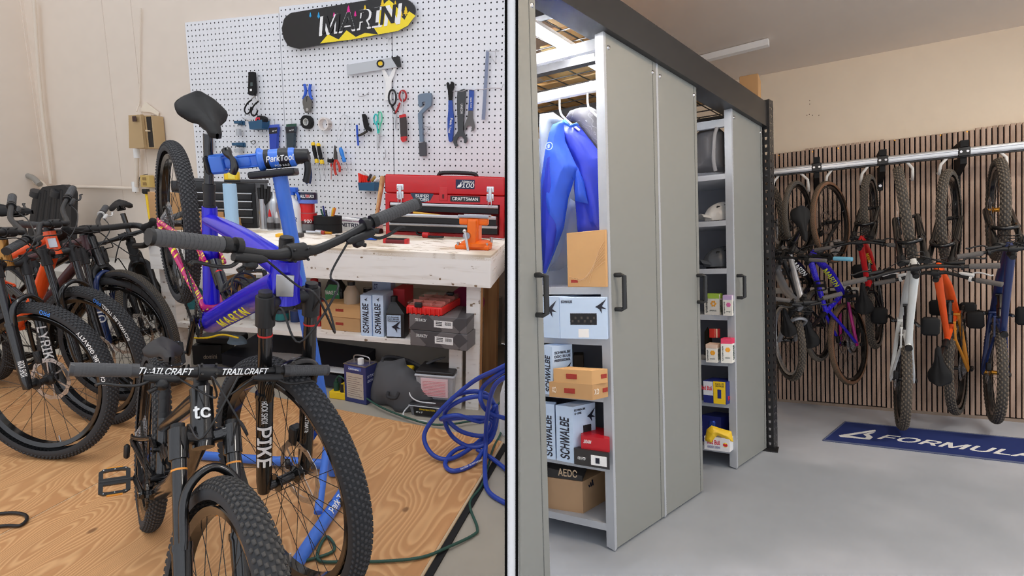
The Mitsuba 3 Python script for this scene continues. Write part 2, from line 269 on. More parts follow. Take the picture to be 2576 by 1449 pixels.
    # ---- seat
    if not st.get('no_seat'):
        part(root, 'seatpost', W(cat(cyl(stt - us * .01, stt + us * max(d['sp'] - .02, .03), .0155, n=18))), st.get('post', GLOSS)); sw_ = st.get('saddle_w', .145)
        if d['sp'] > .2: part(root, 'dropper_head', W(cat(cyl(stt + us * .006, stt + us * .07, .0195), cyl(stt + us * .06, stt + us * .085, .0215))), BLK)
        Rs = rax(Yv, math.radians(st.get('tilt', 0))); sc = spt + V(-.01, 0, .055)
        sd = part(root, 'saddle', W(tf(saddle_mesh(.27 * st.get('saddle_l', 1), sw_), Rs, sc)), st.get('saddle', MATT))
        part(sd, 'saddle_rails', W(tf(cat(*[tube(smoothpath([(-.1, .02 * s, -.03), (-.05, .021 * s, -.043), (.04, .021 * s, -.043), (.1, .008 * s, -.024)], 5), .0036, 8) for s in (-1, 1)], box((-.005, 0, -.045), (.05, .052, .018), bev=.005)), Rs, sc)), BLK)
    # ---- wheels
    w = d['tw']
    for wh, (cen, T) in enumerate(((fa, FR), (ra, W))):
        at = lambda m: T(tf(m, None, cen)); ro = w / 2; th = np.linspace(math.radians(-118), math.radians(118), 17)
        prof = [(R - ro + ro * math.cos(t), ro * math.sin(t)) for t in th]; sid = st.get('sidewall', RUBBER)
        k = part(root, 'wheel', at(lathe([(R - w * .93, -w * .30), (R - w * .98, -w * .33), (R - w * 1.3, -w * .22), (R - w * 1.3, w * .22), (R - w * .98, w * .33), (R - w * .93, w * .30)], 64, XZ, closed=False, sharp=25)), st.get('rim', GLOSS))
        part(k, 'tyre', at(lathe(prof, 72, XZ, sharp=60)), sid)
        if st.get('tread', 'knob') == 'knob' and lod == 1: rows = [(b_, .62 + .2 * (i_ % 2), .0068) for i_, b_ in enumerate((-1.12, -.78, -.47, -.16, .16, .47, .78, 1.12))]; kn, kh = .62 * 2 * np.pi * R / TN, .004
        elif st.get('tread', 'knob') == 'knob': rows = [(-1.02, .9, .009), (-.66, .6, .008), (-.24, .75, .009), (.24, .75, .009), (.66, .6, .008), (1.02, .9, .009)]; kn, kh = .6 * 2 * np.pi * R / TN, .0042
        else: rows = [(b, .8, .007) for b in np.linspace(-.8, .8, 7)]; kn, kh = .7 * 2 * np.pi * R / (TN * 2), .0018
        n_ = TN if st.get('tread', 'knob') == 'knob' else TN * 2
        part(k, 'tread', at(tread_mesh(R, w, n_, [(a, b, c * w / .06) for a, b, c in rows], kn, kh)), st.get('knobcol', KNOB), kind='stuff')
        rin = R - w * 1.28; n = 28; sp = []
        for i in range(n):
            s = 1 if i % 2 else -1; a0 = i * 2 * np.pi / n; a1 = a0 + (1.25 if (i // 2) % 2 else -1.25); q0 = V(.024 * math.cos(a1), .028 * s, .024 * math.sin(a1)); q1 = V(rin * math.cos(a0), .003 * s, rin * math.sin(a0)); sp.append(tube([q0, q1], .0011, 3, cap=False))
        part(k, 'spokes', at(cat(*sp)), BLK, kind='stuff')
        hw = .055 if wh == 0 else .07
        part(k, 'hub', at(lathe([(.001, -hw), (.012, -hw), (.012, -.034), (.027, -.031), (.027, -.027), (.015, -.02), (.015, .02), (.027, .027), (.027, .031), (.014, .035), (.012, hw), (.001, hw)], 18, XZ)), st.get('hub', GLOSS))
        if st.get('discs', True): part(k, 'brake_disc', at(tf(disc(.1 if wh == 0 else .09), None, (0, .042, 0))), STEEL)
        if st.get('valve', True): a = st.get('valve_a', -1.3); e = V(math.cos(a), 0, math.sin(a)); part(k, 'valve', at(cyl(e * (rin - .03), e * (rin + .004), .003, n=8)), ALU)
    # ---- fork
    L = .065; ft = [cr + p * .022 + hs(L * s) for s in (-1, 1)]; fb = [fa + V(-.004, L * s, 0) for s in (-1, 1)]; leg = unit(fb[0] - ft[0]); tw_ = st.get('upper', .46); ln = np.linalg.norm(fb[0] - ft[0])
    if st.get('rigid'):
        pts = [smoothpath([cr + hs(.012 * s), cr + V(.01, .05 * s, -.05), (ft[i] + fb[i]) / 2, fb[i]], 6) for i, s in enumerate((-1, 1))]
        fk = part(root, 'fork', FR(cat(*[tube(q, np.linspace(.02, .011, len(q)), 12) for q in pts], cyl(cr - u * .02, cr + u * .002, .027))), st.get('fork', BLK))
    else:
        crown = tube(smoothpath([ft[0] - leg * .012, cr + hs(-.035) + p * .012 + u * .006, cr + u * .004, cr + hs(.035) + p * .012 + u * .006, ft[1] - leg * .012], 5), [.021] * 5 + [.019] * 5 + [.024] + [.019] * 5 + [.021] * 5, 12)
        fk = part(root, 'fork', FR(cat(crown, cyl(cr - u * .022, cr + u * .004, .028), *[tube([q - leg * .03, q - leg * .028, q + leg * .05, q + leg * .052], [.021, .0235, .0235, .021], 16) for q in ft])), st.get('crown', BLK))
        for q in ft: part(fk, 'stanchion', FR(cyl(q + leg * .04, q + leg * ln * (tw_ + .04), .0175, n=16)), st.get('stanchion', GLOSS))
        for i, q in enumerate(ft):
            a, b = q + leg * ln * tw_, fb[i]; part(root, 'fork_lower', FR(cat(tube([a, a + leg * .012, a + leg * .02, b - leg * .03, b + leg * .012], [.0235, .0245, .022, .0205, .017], 16), box(b + V(.0, 0, 0), (.035, .018, .035), bev=.008))), st.get('fork', GLOSS))
            part(fk, 'fork_cap', FR(cyl(q - leg * .042, q - leg * .028, .0165)), st.get('cap', BLK))
        ap = [ft[i] + leg * ln * (tw_ + .03) for i in (0, 1)]; top = fa + u * (R + .03); am = V(*((ap[0] + ap[1]) / 2)); up_ = max((top - am) @ u, .05)
        part(root, 'fork_arch', FR(tube(smoothpath([ap[0] + p * .012, ap[0] + hs(.004) + p * .03 + u * up_ * .7, am + p * .035 + u * up_, ap[1] - hs(.004) + p * .03 + u * up_ * .7, ap[1] + p * .012], 6), .011, 10, sx=1.3)), st.get('fork', GLOSS))
        if st.get('ring'): [part(fk, 'travel_ring', FR(cyl(q + leg * .075, q + leg * .08, .0185)), C(st['ring'], .5)) for q in ft]
    part(root, 'axle', FR(cyl(fa - hs(.078), fa + hs(.078), .009)), BLK)
    if st.get('discs', True):
        q = fb[1] - leg * .1 + V(-.035, -.012, 0); part(root, 'brake_caliper', FR(cat(box(q, (.035, .034, .06), basis(leg), bev=.006), cyl(q + V(0, .01, .02), q + V(.03, .012, .02), .007))), st.get('caliper', BLK))
        q = ra + V(.055, .045, .085); part(root, 'brake_caliper', W(box(q, (.06, .03, .03), bev=.006)), st.get('caliper', BLK))
    # ---- cockpit
    tp = htop + u * .004; part(root, 'headset', W(cyl(tp - u * .002, tp + u * .012, .026, .022)), BLK); part(root, 'headset_cup', W(cyl(hb - u * .012, hb - u * .002, .027, .03)), BLK)
    stm_ = part(root, 'stem', FR(cat(cyl(htop + u * .014, htop + u * .056, .0185), tube([htop + u * .035, clamp], [.017, .019], 12), tube([clamp - hs(.024), clamp - hs(.022), clamp + hs(.022), clamp + hs(.024)], [.02, .0225, .0225, .02], 14), cyl(htop + u * .056, htop + u * .061, .0165), *[cyl(clamp + p * .021 + hs(y) + u * z, clamp + p * .026 + hs(y) + u * z, .0035, n=8) for y in (-.018, .018) for z in (-.014, .014)])), st.get('stem', BLK))
    gl = clamp + V(-d['sweep'], d['bar'] / 2, d['rise']); gr = clamp + V(-d['sweep'], -d['bar'] / 2, d['rise'])
    if 'gl' in st: gl = unF(st['gl'](fpt(gl)))
    if 'gr' in st: gr = unF(st['gr'](fpt(gr)))
    BAR = st.get('bar', BLK)
    if st.get('drop'):
        pth = []
        for s in (-1, 1):
            q = clamp + hs(.21 * s); pth = [clamp, clamp + hs(.12 * s), q + V(.0, -.015 * s, 0), q + V(.05, 0, -.002), q + V(.085, .005 * s, -.02), q + V(.09, .012 * s, -.06), q + V(.055, .018 * s, -.11), q + V(-.05, .025 * s, -.125)]
            part(root, 'handlebar', FR(tube(smoothpath(pth, 6), .0165, 12)), BAR)
            hd = q + V(.085, .004 * s, -.012); k = part(root, 'brake_hood', FR(tube(smoothpath([hd, hd + V(.04, 0, .012), hd + V(.075, 0, .03), hd + V(.085, 0, .055)], 4), [.018] * 4 + [.017] * 4 + [.018] * 4 + [.012], 12, sx=1.2)), MATT)
            part(k, 'brake_lever', FR(tube(smoothpath([hd + V(.08, 0, .02), hd + V(.1, .003 * s, -.03), hd + V(.085, .008 * s, -.095)], 4), .006, 8)), BLK)
    else:
        mid = []
        for g, s in ((gr, -1), (gl, 1)):
            e = unit(g - clamp)
            mid.append([clamp + hs(.03 * s), clamp + hs(.06 * s) + (g - clamp) * .01, clamp + (g - clamp) * .40 + (-.012 * u * (1 if d['rise'] > .02 else 0)), clamp + (g - clamp) * .62, g])
        P = smoothpath(mid[0][::-1] + [clamp] + mid[1], 6); rr = np.interp(np.linspace(-1, 1, len(P)), [-1, -.45, -.12, .12, .45, 1], [.0111, .0115, .0158, .0158, .0115, .0111])
        part(root, 'handlebar', FR(tube(P, rr, 14)), BAR); GL = st.get('grip_l', .135)
        for g, s, nm in ((gr, -1, 'gr'), (gl, 1, 'gl')):
            e = unit(clamp + (g - clamp) * .62 - g); k = part(root, 'grip', FR(tube([g - e * .002, g, g + e * .004, g + e * (GL - .004), g + e * GL], [.011, .0165, .0168, .0168, .0145], 16)), st.get(nm + '_col', st.get('grip', GREY)))
            if lod == 1: part(k, 'grip_ribs', FR(helix_ribs(g + e * .012, g + e * (GL - .012), .0168, 14, h=.0009)), st.get('grip', GREY)); part(k, 'grip_collar', FR(cyl(g + e * (GL - .006), g + e * (GL + .01), .0185)), st.get('collar', BLK)); part(k, 'grip_plug', FR(cyl(g - e * .004, g + e * .004, .0175)), st.get('collar', BLK))
            q = g + e * (GL + .03); dn = unit(p * st.get('lever_out', .8) - u * st.get('lever_down', .55)); dn = unit(dn - e * (dn @ e)); m0 = q + dn * .026; LV = st.get('lever', BLK)
            k = part(root, 'brake_lever', FR(cat(cyl(q - e * .007, q + e * .007, .0195), tube([q, m0], .008, 8), tube([m0 - e * .012, m0 + e * .0, m0 + e * .055, m0 + e * .07], [.010, .0125, .011, .006], 10))), LV)
            part(k, 'lever_blade', FR(tube(smoothpath([m0 + dn * .004 + e * .005, m0 + dn * .022 - e * .02, m0 + dn * .024 - e * .055, m0 + dn * .018 - e * .095, m0 + dn * .024 - e * .108], 5), .0052, 8, sx=.7)), st.get('blade', LV))
            if st.get('cables', True):
                lp = st.get('loop', 1)
                en = htop + p * .045 + hs(.012 * s) - u * .06; part(root, 'brake_hose', FR(tube(smoothpath([m0 + e * .068, m0 + e * .15 + dn * .05 * lp, clamp + p * .11 * lp - u * .05 * lp + hs(.03 * s), clamp + p * .09 * lp - u * .16 * lp - hs(.05 * s), hb + p * .07 * lp + u * .02 - hs(.06 * s), hb + p * .03 - u * .05 - hs(.055 * s)], 7), .0028, 6)), BLK)
            if s < 0 or st.get('shift2'):
                q2 = q + e * .03; part(root, 'shifter', FR(cat(box(q2 + dn * .012 - u * .022, (.04, .03, .03), basis(e, dn), bev=.008), tube([q2 + dn * .01 - u * .03, q2 + dn * .01 - u * .05 - e * .03], .006, 8))), BLK)
    # ---- drivetrain (right-hand side)
    ca = math.radians(st.get('crank', 90)); yc = -.05; cra = .065 if not st.get('kid') else .055
    part(root, 'chainring', W(tf(gear(cra, cra * .62, 32, .004), None, bb + hs(yc))), st.get('ringcol', BLK))
    CA = .168 if not st.get('kid') else .15; cp = {}
    for s in (-1, 1):
        e = V(math.cos(ca), 0, math.sin(ca)) * (1 if s < 0 else -1); a = bb + hs(.062 * s); b = a + e * CA + hs(.012 * s); cp[s] = b
        k = part(root, 'crank_arm', W(cat(tube([a - e * .018, a, a + (b - a) * .5, b - e * .004, b + e * .014], [.010, .0165, .0135, .0135, .009], 12, sx=.7, up=Yv), cyl(bb + hs(.03 * s), a + hs(.012 * s), .014))), st.get('crankcol', GLOSS))
        pa = math.radians(st.get('pedal_a', 0)); PR = rax(Yv, pa); c = b + hs(.065 * s)
        if st.get('pouch'):
            part(root, 'pedal_cover', W(tf(box((0, 0, 0), (.13, .105, .055), PR, .018), None, c)), MATT, 'black pouch slipped over the pedal'); part(root, 'pedal_axle', W(cyl(b, c, .008)), BLK); continue
        wx, wy, h = .05, .05, .008
        outl = Polygon([(-wx, -wy * .7), (-wx * .8, -wy), (wx * .8, -wy), (wx, -wy * .7), (wx, wy * .7), (wx * .8, wy), (-wx * .8, wy), (-wx, wy * .7)])
        for sx in (-1, 1): outl = outl.difference(Polygon([(sx * .013, -.036), (sx * .038, -.036), (sx * .04, -.02), (sx * .04, .02), (sx * .038, .036), (sx * .013, .036)]))
        kk = part(root, 'pedal', W(tf(cat(flat(outl, 2 * h, None, (0, 0, -h)), cyl((0, -.05 - 0, 0), (0, .05, 0), .009)), PR, c)), st.get('pedal', BLK))
        part(kk, 'pedal_pins', W(tf(cat(*[cyl((x_, y_, -.012), (x_, y_, .012), .002, n=6) for x_ in (-.045, .045) for y_ in (-.035, 0, .035)]), PR, c)), ALU, kind='stuff'); part(root, 'pedal_axle', W(cyl(b, c, .007)), BLK)
        if st.get('reflector'): [part(kk, 'reflector', W(tf(box((sx * .052, 0, 0), (.006, .05, .012)), PR, c)), C((230, 150, 30), .3)) for sx in (-1, 1)]
    if st.get('gears', True):
        cs_ = part(root, 'cassette', W(cat(*[tf(gear(r_, r_ - .016, int(r_ * 420), .0022, .004), None, ra + hs(-.028 - .0042 * i)) for i, r_ in enumerate((.1, .088, .077, .067, .058, .05, .043, .037, .031))])), st.get('casscol', STEEL))
        gi = .077; jp = ra + V(.02, -.04, -.09 * R / .37); j2 = jp + V(.07, 0, -.055)
        part(root, 'derailleur', W(cat(box(ra + V(-.015, -.085, -.055), (.035, .022, .06), bev=.008), hexa([jp + V(-.015, -.008, 0), j2 + V(-.012, -.008, -.012), j2 + V(-.012, .004, -.012), jp + V(-.015, .004, 0), jp + V(.012, -.008, .012), j2 + V(.015, -.008, .012), j2 + V(.015, .004, .012), jp + V(.012, .004, .012)]), cyl(jp - hs(.01), jp + hs(.008), .022), cyl(j2 - hs(.01), j2 + hs(.008), .022))), BLK)
    else: gi, jp, j2 = .035, None, None
    top = [bb + V(0, yc, cra), ra + V(0, -.04, gi)]; loop = [V(*top[1])]
    for t in np.linspace(90, 200, 6): loop.append(ra + V(gi * math.cos(math.radians(t)), -.04, gi * math.sin(math.radians(t))))
    if jp is not None: loop += [ra + V(-.01, -.04, -gi), jp + V(.018, 0, .01), jp + V(.02, 0, -.01), j2 + V(-.022, 0, 0), j2 + V(0, 0, -.022)]
    else: loop += [ra + V(0, -.04, -gi)]
    loop += [bb + V(0, yc, -cra)] + [bb + V(cra * math.cos(math.radians(t)), yc, cra * math.sin(math.radians(t))) for t in np.linspace(-60, 90, 7)] + [V(*top[1])]
    P = np.array(loop); seg = np.linalg.norm(np.diff(P, axis=0), axis=1); cum = np.r_[0, np.cumsum(seg)]; step = .0127 * (1 if lod == 1 else 2); q = np.arange(0, cum[-1], step); Q = np.stack([np.interp(q, cum, P[:, i]) for i in range(3)], 1); Dq = np.roll(Q, -1, 0) - Q
    lk = [box((a + b / 2), (np.linalg.norm(b) * .92, .009 if i % 2 else .006, .0075), basis(V(0, 1, 0), b) @ np.array([[1, 0, 0], [0, 0, -1], [0, 1, 0]]).T) for i, (a, b) in enumerate(zip(Q, Dq)) if np.linalg.norm(b) > 1e-6 and np.linalg.norm(b) < step * 3]
    part(root, 'chain', W(cat(*lk)), st.get('chaincol', DARKSTEEL), kind='stuff')
    return dict(root=root, frame=fr, W=W, FR=FR, wpt=wpt, fpt=fpt, u=u, p=p, hb=hb, htop=htop, bb=bb, clamp=clamp, dt=dtp, tt=ttp, ft=ft, fb=fb, leg=leg, ln=ln, fa=fa, ra=ra, R=R, w=w, gl=gl, gr=gr, unF=unF, Mx=Mx, tx=tx, stt=stt, spt=spt, upper=tw_, us=us)
def arc_text(b, txt, h, aim, flip=1, roff=.5, room=None, rear=False):
    """lettering bent along the side wall that faces us, its middle at the place of the wheel nearest to a sighting"""
    room = room or LF; cen, T = (b['ra'], b['W']) if rear else (b['fa'], b['FR']); R = b['R'] - b['w'] * roff; at = lambda a, y: T((np.array([cen + V(R * math.cos(a), y, R * math.sin(a))]), None))[0][0]
    n = at(0, .1) - at(0, 0); side = 1 if n @ (ORG - at(0, 0)) > 0 else -1; an = np.linspace(0, 2 * np.pi, 120); a0 = an[np.argmin([np.linalg.norm(room.px(at(a, 0)) - V(*aim)) for a in an])]
    y = side * (b['w'] / 2 * math.sqrt(max(1 - ((.5 - roff) * 2) ** 2, .05)) + .0006) if roff < .95 else side * b['w'] * .335
    v, f = fine(txt, h); v = v.copy(); v[:, 0] -= (v[:, 0].min() + v[:, 0].max()) / 2; a = a0 + side * flip * v[:, 0] / R
    r = R + flip * (v[:, 1] - h / 2); return T((np.stack([r * np.cos(a), np.full(len(a), y) + side * v[:, 2], r * np.sin(a)], 1) + cen, f))

# ================================================================ THE WORKSHOP (left of the partition)
def wall_tex(base, amp=.035):
    c = lin(base)
    def fn(p, n, uv):
        t = fbm(p.x * 1.3 + 3, p.y * 1.3, p.z * 1.3, 3); s = fbm(p.x * 9, p.y * 9, p.z * 9, 2); return mi.Color3f(c) * (1 + amp * 2 * (t - .5) + amp * (s - .5))
    return proc(fn)
M('cream_wall', wall_tex((226, 214, 200)), .85, spec=.2); M('concrete', wall_tex((176, 172, 164), .16), .9, spec=.2); M('concrete_floor', wall_tex((168, 160, 146), .10), .8, spec=.3)
def ply_tex(p, n, uv):
    # cathedral grain of rotary-cut plywood, the grain running along y
    x, y = p.x + .08 * p.y, p.y
    w = fbm(x * 3.2 + 7, y * .9, 1.0, 3) * 3.4 + fbm(x * 10, y * 3.2, 4.0, 2) * .55 + x * 1.3
    f = w * 11; f = f - dr.floor(f); ring = smoothstep(0.0, .55, f) * (1 - smoothstep(.78, 1.0, f))
    big = fbm(x * 2, y * .7, 9.0, 2); fine = fbm(x * 60, y * 3, 2.0, 2)
    col = mix(lin((222, 172, 120)), lin((182, 122, 74)), ring * (.35 + .5 * big)); col = col * (1 + .10 * (fine - .5)) * (.95 + .14 * (big - .5))
    d1, d2, r = voronoi(x * 3.2, y * 2.2); knot = 1 - smoothstep(.02, .055, d1); return mix(col, lin((120, 82, 52)), knot * smoothstep(.55, .6, r) * .8)
M('plywood', proc(ply_tex), .6, spec=.3); M('plywood_edge', (205, 180, 145), .8)
PX0, PX1, PX2 = -4.70, -3.604, -2.489; PS = .0473
def peg_tex(p, n, uv):
    hx = (p.x - PX2) / PS + .5; hz = (p.z - .96) / PS + .5; fx, fz = hx - dr.floor(hx) - .5, hz - dr.floor(hz) - .5
    d = dr.sqrt(fx * fx + fz * fz) * PS; hole = 1 - smoothstep(.0056, .0072, d); return mix(lin((232, 234, 238)), lin((30, 30, 36)), hole)
M('pegboard', proc(peg_tex), .55, spec=.3)
def chipped(p, n, uv):
    a = fbm(p.x * 5, p.y * 5, p.z * 40, 3); b = fbm(p.x * 40, p.y * 40, p.z * 40, 2); c = mix(lin((236, 232, 226)), lin((200, 190, 176)), smoothstep(.5, .8, a) * .5); return mix(c, lin((130, 110, 90)), smoothstep(.70, .76, b) * smoothstep(.5, .62, a))
M('painted_wood', proc(chipped), .7, spec=.3)
def worn_top(p, n, uv):
    a = fbm(p.x * 3, p.y * 3, 2.0, 3); b = fbm(p.x * 14, p.y * 30, 1.0, 3); c = mix(lin((232, 224, 212)), lin((196, 180, 158)), smoothstep(.42, .62, a)); return mix(c, lin((150, 128, 100)), smoothstep(.6, .72, b) * .6)
M('worn_bench', proc(worn_top), .75, spec=.3)
def wood_tex(a, b, sx=40.0, sz=1.5):
    def fn(p, n, uv): w = fbm(p.x * sx, p.y * sx, p.z * sz, 3); return mix(lin(a), lin(b), smoothstep(.3, .7, w))
    return proc(fn)
M('fir', wood_tex((196, 150, 100), (166, 116, 72)), .7); M('ash_wood', wood_tex((214, 170, 116), (182, 132, 84), 60, 3), .5)
# ---- shell
WY = 4.0
fa_, fb_ = LF.z(1287, 1449), LF.z(1287, 790); fe_ = lambda y: (fa_ + (fb_ - fa_) * ((y - fa_[1]) / (fb_[1] - fa_[1])))[0]
struct('floor', prism([(-7.0, -1), (fe_(-1), -1), (fe_(4.0), 4.0), (-7.0, 4.0)], -.1, 0), 'concrete_floor')
struct('wall_back', box((-4.2, WY + .06, 2.5), (5.7, .1, 5)), 'cream_wall'); struct('wall_left', box((-7.05, 1.2, 2.5), (.1, 6.6, 5)), 'cream_wall')
k = struct('trim_1', box((-4.1, 3.6, .20), (5.2, .8, .40)), 'concrete', 'grey concrete foundation under the workshop wall')
# wall panel joints and the pilaster at the corner
c0, c1 = LF.y(92, 300, WY), LF.y(61, 0, WY)
part('wall_back', 'corner_board', box((c0[0] - .12, WY + .0, 2.5), (.3, .03, 5)), 'cream_wall')
for px_, py_ in ((350, 240), (286, 300)): q = LF.y(px_, py_, WY); part('wall_back', 'panel_joint', box((q[0], WY + .009, 2.5), (.006, .004, 5)), C((212, 200, 186), .9))
# ---- plywood sheets on the floor
a, b = LF.z(1265, 1121), LF.z(1070, 1449); ed = unit(b - a); sa, sb = LF.z(260, 1218), LF.z(0, 1392); sdv = unit(sb - sa); far = LF.z(700, 1000); farR = a
f1 = LF.z(1262, 1118); fe = f1 + V(-3.3, -.02, 0)
def sheet(p0, p1, L, label): # p0 far-left, p1 far-right
    q = [p0, p1, p1 + ed * L, p0 + ed * L]; k = single('plywood_sheet', prism(q, 0, .018), 'plywood', label, 'plywood'); part(k, 'edge_strip', tube([p1 + V(.002, 0, .009), p1 + ed * L + V(.002, 0, .009)], .008, 6), 'plywood_edge'); return k
sx = np.interp(f1[1] - .0, [sb[1], sa[1]], [sb[0], sa[0]]); sl = V(-2.44, f1[1] - .03, 0)
j_ = lambda P, t: P + ed * t
seam_near = sa; t_ = (f1[1] - sa[1]) / -ed[1]; fs = sa - ed * t_; fs[2] = 0
sheet(fs + V(.004, 0, 0), f1, 3.0, 'sheet of swirly grained plywood with the blue stand on it'); sheet(fs + V(-1.9, 0, 0), fs - V(.004, 0, 0), 3.0, 'plain plywood sheet under the row of parked bicycles')
single('rubber_underlay', prism([f1 + V(.0, .0, 0), f1 + V(.035, 0, 0), f1 + ed * 3 + V(.035, 0, 0), f1 + ed * 3], 0, .008), MATT, 'thin black rubber strip showing along the plywood edge', 'rubber mat')
# ---- pegboard, three panels side by side
pb = thing('tool_board', 'white perforated tool board of three panels covering the wall above the workbench', 'pegboard')
PT = 2.69
for i, (x0, x1) in enumerate(((PX0, PX1), (PX1, PX2), (PX2, -1.50))): pt_ = PT + .05 * i; part(pb, 'board_panel', box(((x0 + x1) / 2, WY - .006, (.925 + pt_) / 2), (x1 - x0 - .008, .018, pt_ - .925), bev=.002), 'pegboard')
PY = WY - .016
PR_ = np.array([[1, 0, 0], [0, 0, -1], [0, 1, 0.0]])
def cv(o, pts): return [(o[0] + x / o[2], o[1] + y / o[2]) for x, y in pts]
cA, cB, cC, cD = (620, 0, 3.018), (980, 210, 6.587), (470, 200, 6.587), (740, 330, 5.167)
def pw(x, y, off=.012): return LF.y(x, y, PY - off)
def plate(o, pts, th=.008, off=.012, rnd=0.0):
    """a tool's outline on the pegboard plane, off from the board, th thick"""
    q = np.array([pw(x, y, off) for x, y in cv(o, pts)]); P = Polygon(q[:, [0, 2]]).buffer(0)
    if rnd: P = P.buffer(-rnd).buffer(rnd * 1.7).buffer(-rnd * .7)
    return flat(P, th, PR_, (0, PY - off + th / 2, 0))
def prod(o, pts, r, off=.014, n=10, flatn=1.0):
    q = np.array([pw(x, y, off) for x, y in cv(o, pts)]); q = smoothpath(q, 5) if len(q) > 2 else q; return tube(q, np.interp(np.linspace(0, 1, len(q)), np.linspace(0, 1, len(np.atleast_1d(r))), np.atleast_1d(r)) if np.ndim(r) else r, n)
def ring_on(o, c, rx, ry, r, off=.014, n=20):
    return prod(o, [(c[0] + rx * math.cos(t), c[1] + ry * math.sin(t)) for t in np.linspace(0, 2 * math.pi, n)], r, off, 8)
PEG = 'tools hung on the pegboard'
BLUE = C((28, 70, 160), .4); PBLUE = M('stand_blue', (62, 116, 214), .35, coat=.3); TEAL = C((36, 84, 118), .5); RED = M('red_paint', (196, 14, 22), .25, coat=.6); YEL = C((240, 200, 30), .45); ORG_ = C((238, 110, 20), .4); CLEAR = M('clear_plastic', (235, 240, 245), .1, spec_trans=.92, eta=1.15)
scene['clear_plastic'] = {'type': 'thindielectric', 'int_ior': 1.3}
# snowboard with its picture
sb_ = single('snowboard', plate(cA, [(340, 100), (700, 40), (985, -8), (1150, -15), (1240, 5), (1280, 45), (1288, 75), (1270, 130), (1225, 195), (1150, 235), (1000, 265), (600, 335), (400, 372), (320, 352), (285, 290), (272, 220), (290, 140)], .014, .04, .06), C((24, 24, 26), .35), 'black snowboard with yellow mountains fixed across the top of the pegboard', 'snowboard')
mt = [[(1000, 262), (960, 200), (985, 130), (1020, 60), (1060, 15), (1082, -2), (1110, 20), (1150, 65), (1165, 110), (1180, 130), (1200, 150), (1235, 85), (1285, 120), (1270, 135), (1225, 195), (1150, 235)], [(560, 330), (620, 260), (700, 300), (760, 230), (830, 280), (900, 250), (1000, 262), (800, 300)]]
for q in mt: part(sb_, 'mountain_print', plate(cA, q, .0012, .0485), C((248, 222, 40), .4))
def tree(x, y, h, c):
    from shapely import union_all
    t = [Polygon([(x, y + h * a), (x + h * w, y + h * b), (x - h * w, y + h * b)]) for a, b, w in ((0, .34, .13), (.2, .58, .19), (.42, .82, .25))] + [Polygon([(x - h * .05, y + h * .8), (x + h * .05, y + h * .8), (x + h * .05, y + h), (x - h * .05, y + h)])]
    part(sb_, 'tree_print', plate(cA, list(union_all(t).buffer(.2).exterior.coords), .0012, .049), c)
for x, y, h, c in ((1033, -12, 70, YEL), (1130, 3, 45, YEL), (1210, 45, 75, YEL), (1177, 82, 45, YEL), (900, 36, 60, YEL), (932, 88, 40, YEL), (775, 40, 70, C((235, 30, 150), .4)), (826, 82, 45, C((235, 30, 150), .4)), (665, 92, 40, C((235, 30, 150), .4)), (548, 90, 50, C((40, 160, 220), .4)), (485, 92, 40, C((40, 160, 220), .4))): tree(x, y, h, c)
o = pw(620 + 838 / 3.018, 150 / 3.018, .0505); xd = pw(620 + 1160 / 3.018, 60 / 3.018, .05) - pw(620 + 700 / 3.018, 135 / 3.018, .05); hN = 118 / 3.018 * LF.depth(o) / FPX
part(sb_, 'lettering', decal('MARIN', o + V(.008, 0, -.006), xd, (0, 0, 1), hN * 1.12, 2.45 * 1.12 / 3.018 * 290 * LF.depth(o) / FPX * .92, lean=.2), WHITE); part(sb_, 'lettering', decal('MARIN', o + V(0, -.002, 0), xd, (0, 0, 1), hN, 2.45 / 3.018 * 290 * LF.depth(o) / FPX * .92, lean=.2), C((18, 18, 20), .4))
# spirit level, scraper
k = single('spirit_level', plate(cA, [(765, 495), (1160, 430), (1168, 506), (770, 572)], .02, .03), C((190, 194, 198), .4), 'grey torpedo spirit level with black end lying over the pegboard hooks', 'spirit level', PEG); part(k, 'end_cap', plate(cA, [(1105, 438), (1160, 429), (1169, 507), (1150, 512)], .024, .031), BLK); part(k, 'vial', ring_on(cA, (1017, 483), 24, 24, .006, .042), BLK); part(k, 'vial_glass', plate(cA, [(1000, 470), (1033, 466), (1036, 496), (1004, 500)], .012, .036), YEL)
single('plastic_scraper', plate(cA, [(1022, 522), (1045, 518), (1068, 560), (1082, 585), (1100, 552), (1118, 514), (1137, 512), (1122, 570), (1100, 620), (1098, 760), (1050, 760), (1060, 640), (1042, 570)], .006, .02), WHITE, 'white forked plastic tool hanging under the spirit level', 'plastic tool', PEG)
def scissors(label, c1, c2, o, L, rg1, rg2, piv, tip1, tip2, rr):
    k = thing('scissors', label, 'scissors', PEG); part(k, 'blade', plate(o, tip1, .003, .02), STEEL); part(k, 'blade', plate(o, tip2, .003, .024), STEEL); part(k, 'handle', cat(ring_on(o, *rg1, rr, .026), prod(o, L[0], [rr, rr * 1.1, rr], .026)), c1); part(k, 'handle', cat(ring_on(o, *rg2, rr, .022), prod(o, L[1], [rr, rr * 1.1, rr], .022)), c2); q = pw(*cv(o, [piv])[0], .03); part(k, 'pivot', cyl(q + V(0, .01, 0), q - V(0, .008, 0), .007), STEEL)
scissors('scissors with one black and one red handle under the white tool', BLK, C((170, 36, 40), .45), cA, ([(1100, 800), (1120, 840), (1128, 865)], [(1165, 780), (1150, 820), (1128, 862)]), ((1108, 740), 28, 58), ((1187, 728), 26, 40), (1122, 850), [(1112, 865), (1132, 862), (1140, 980), (1133, 985)], [(1122, 860), (1136, 870), (1128, 985)], .0075)
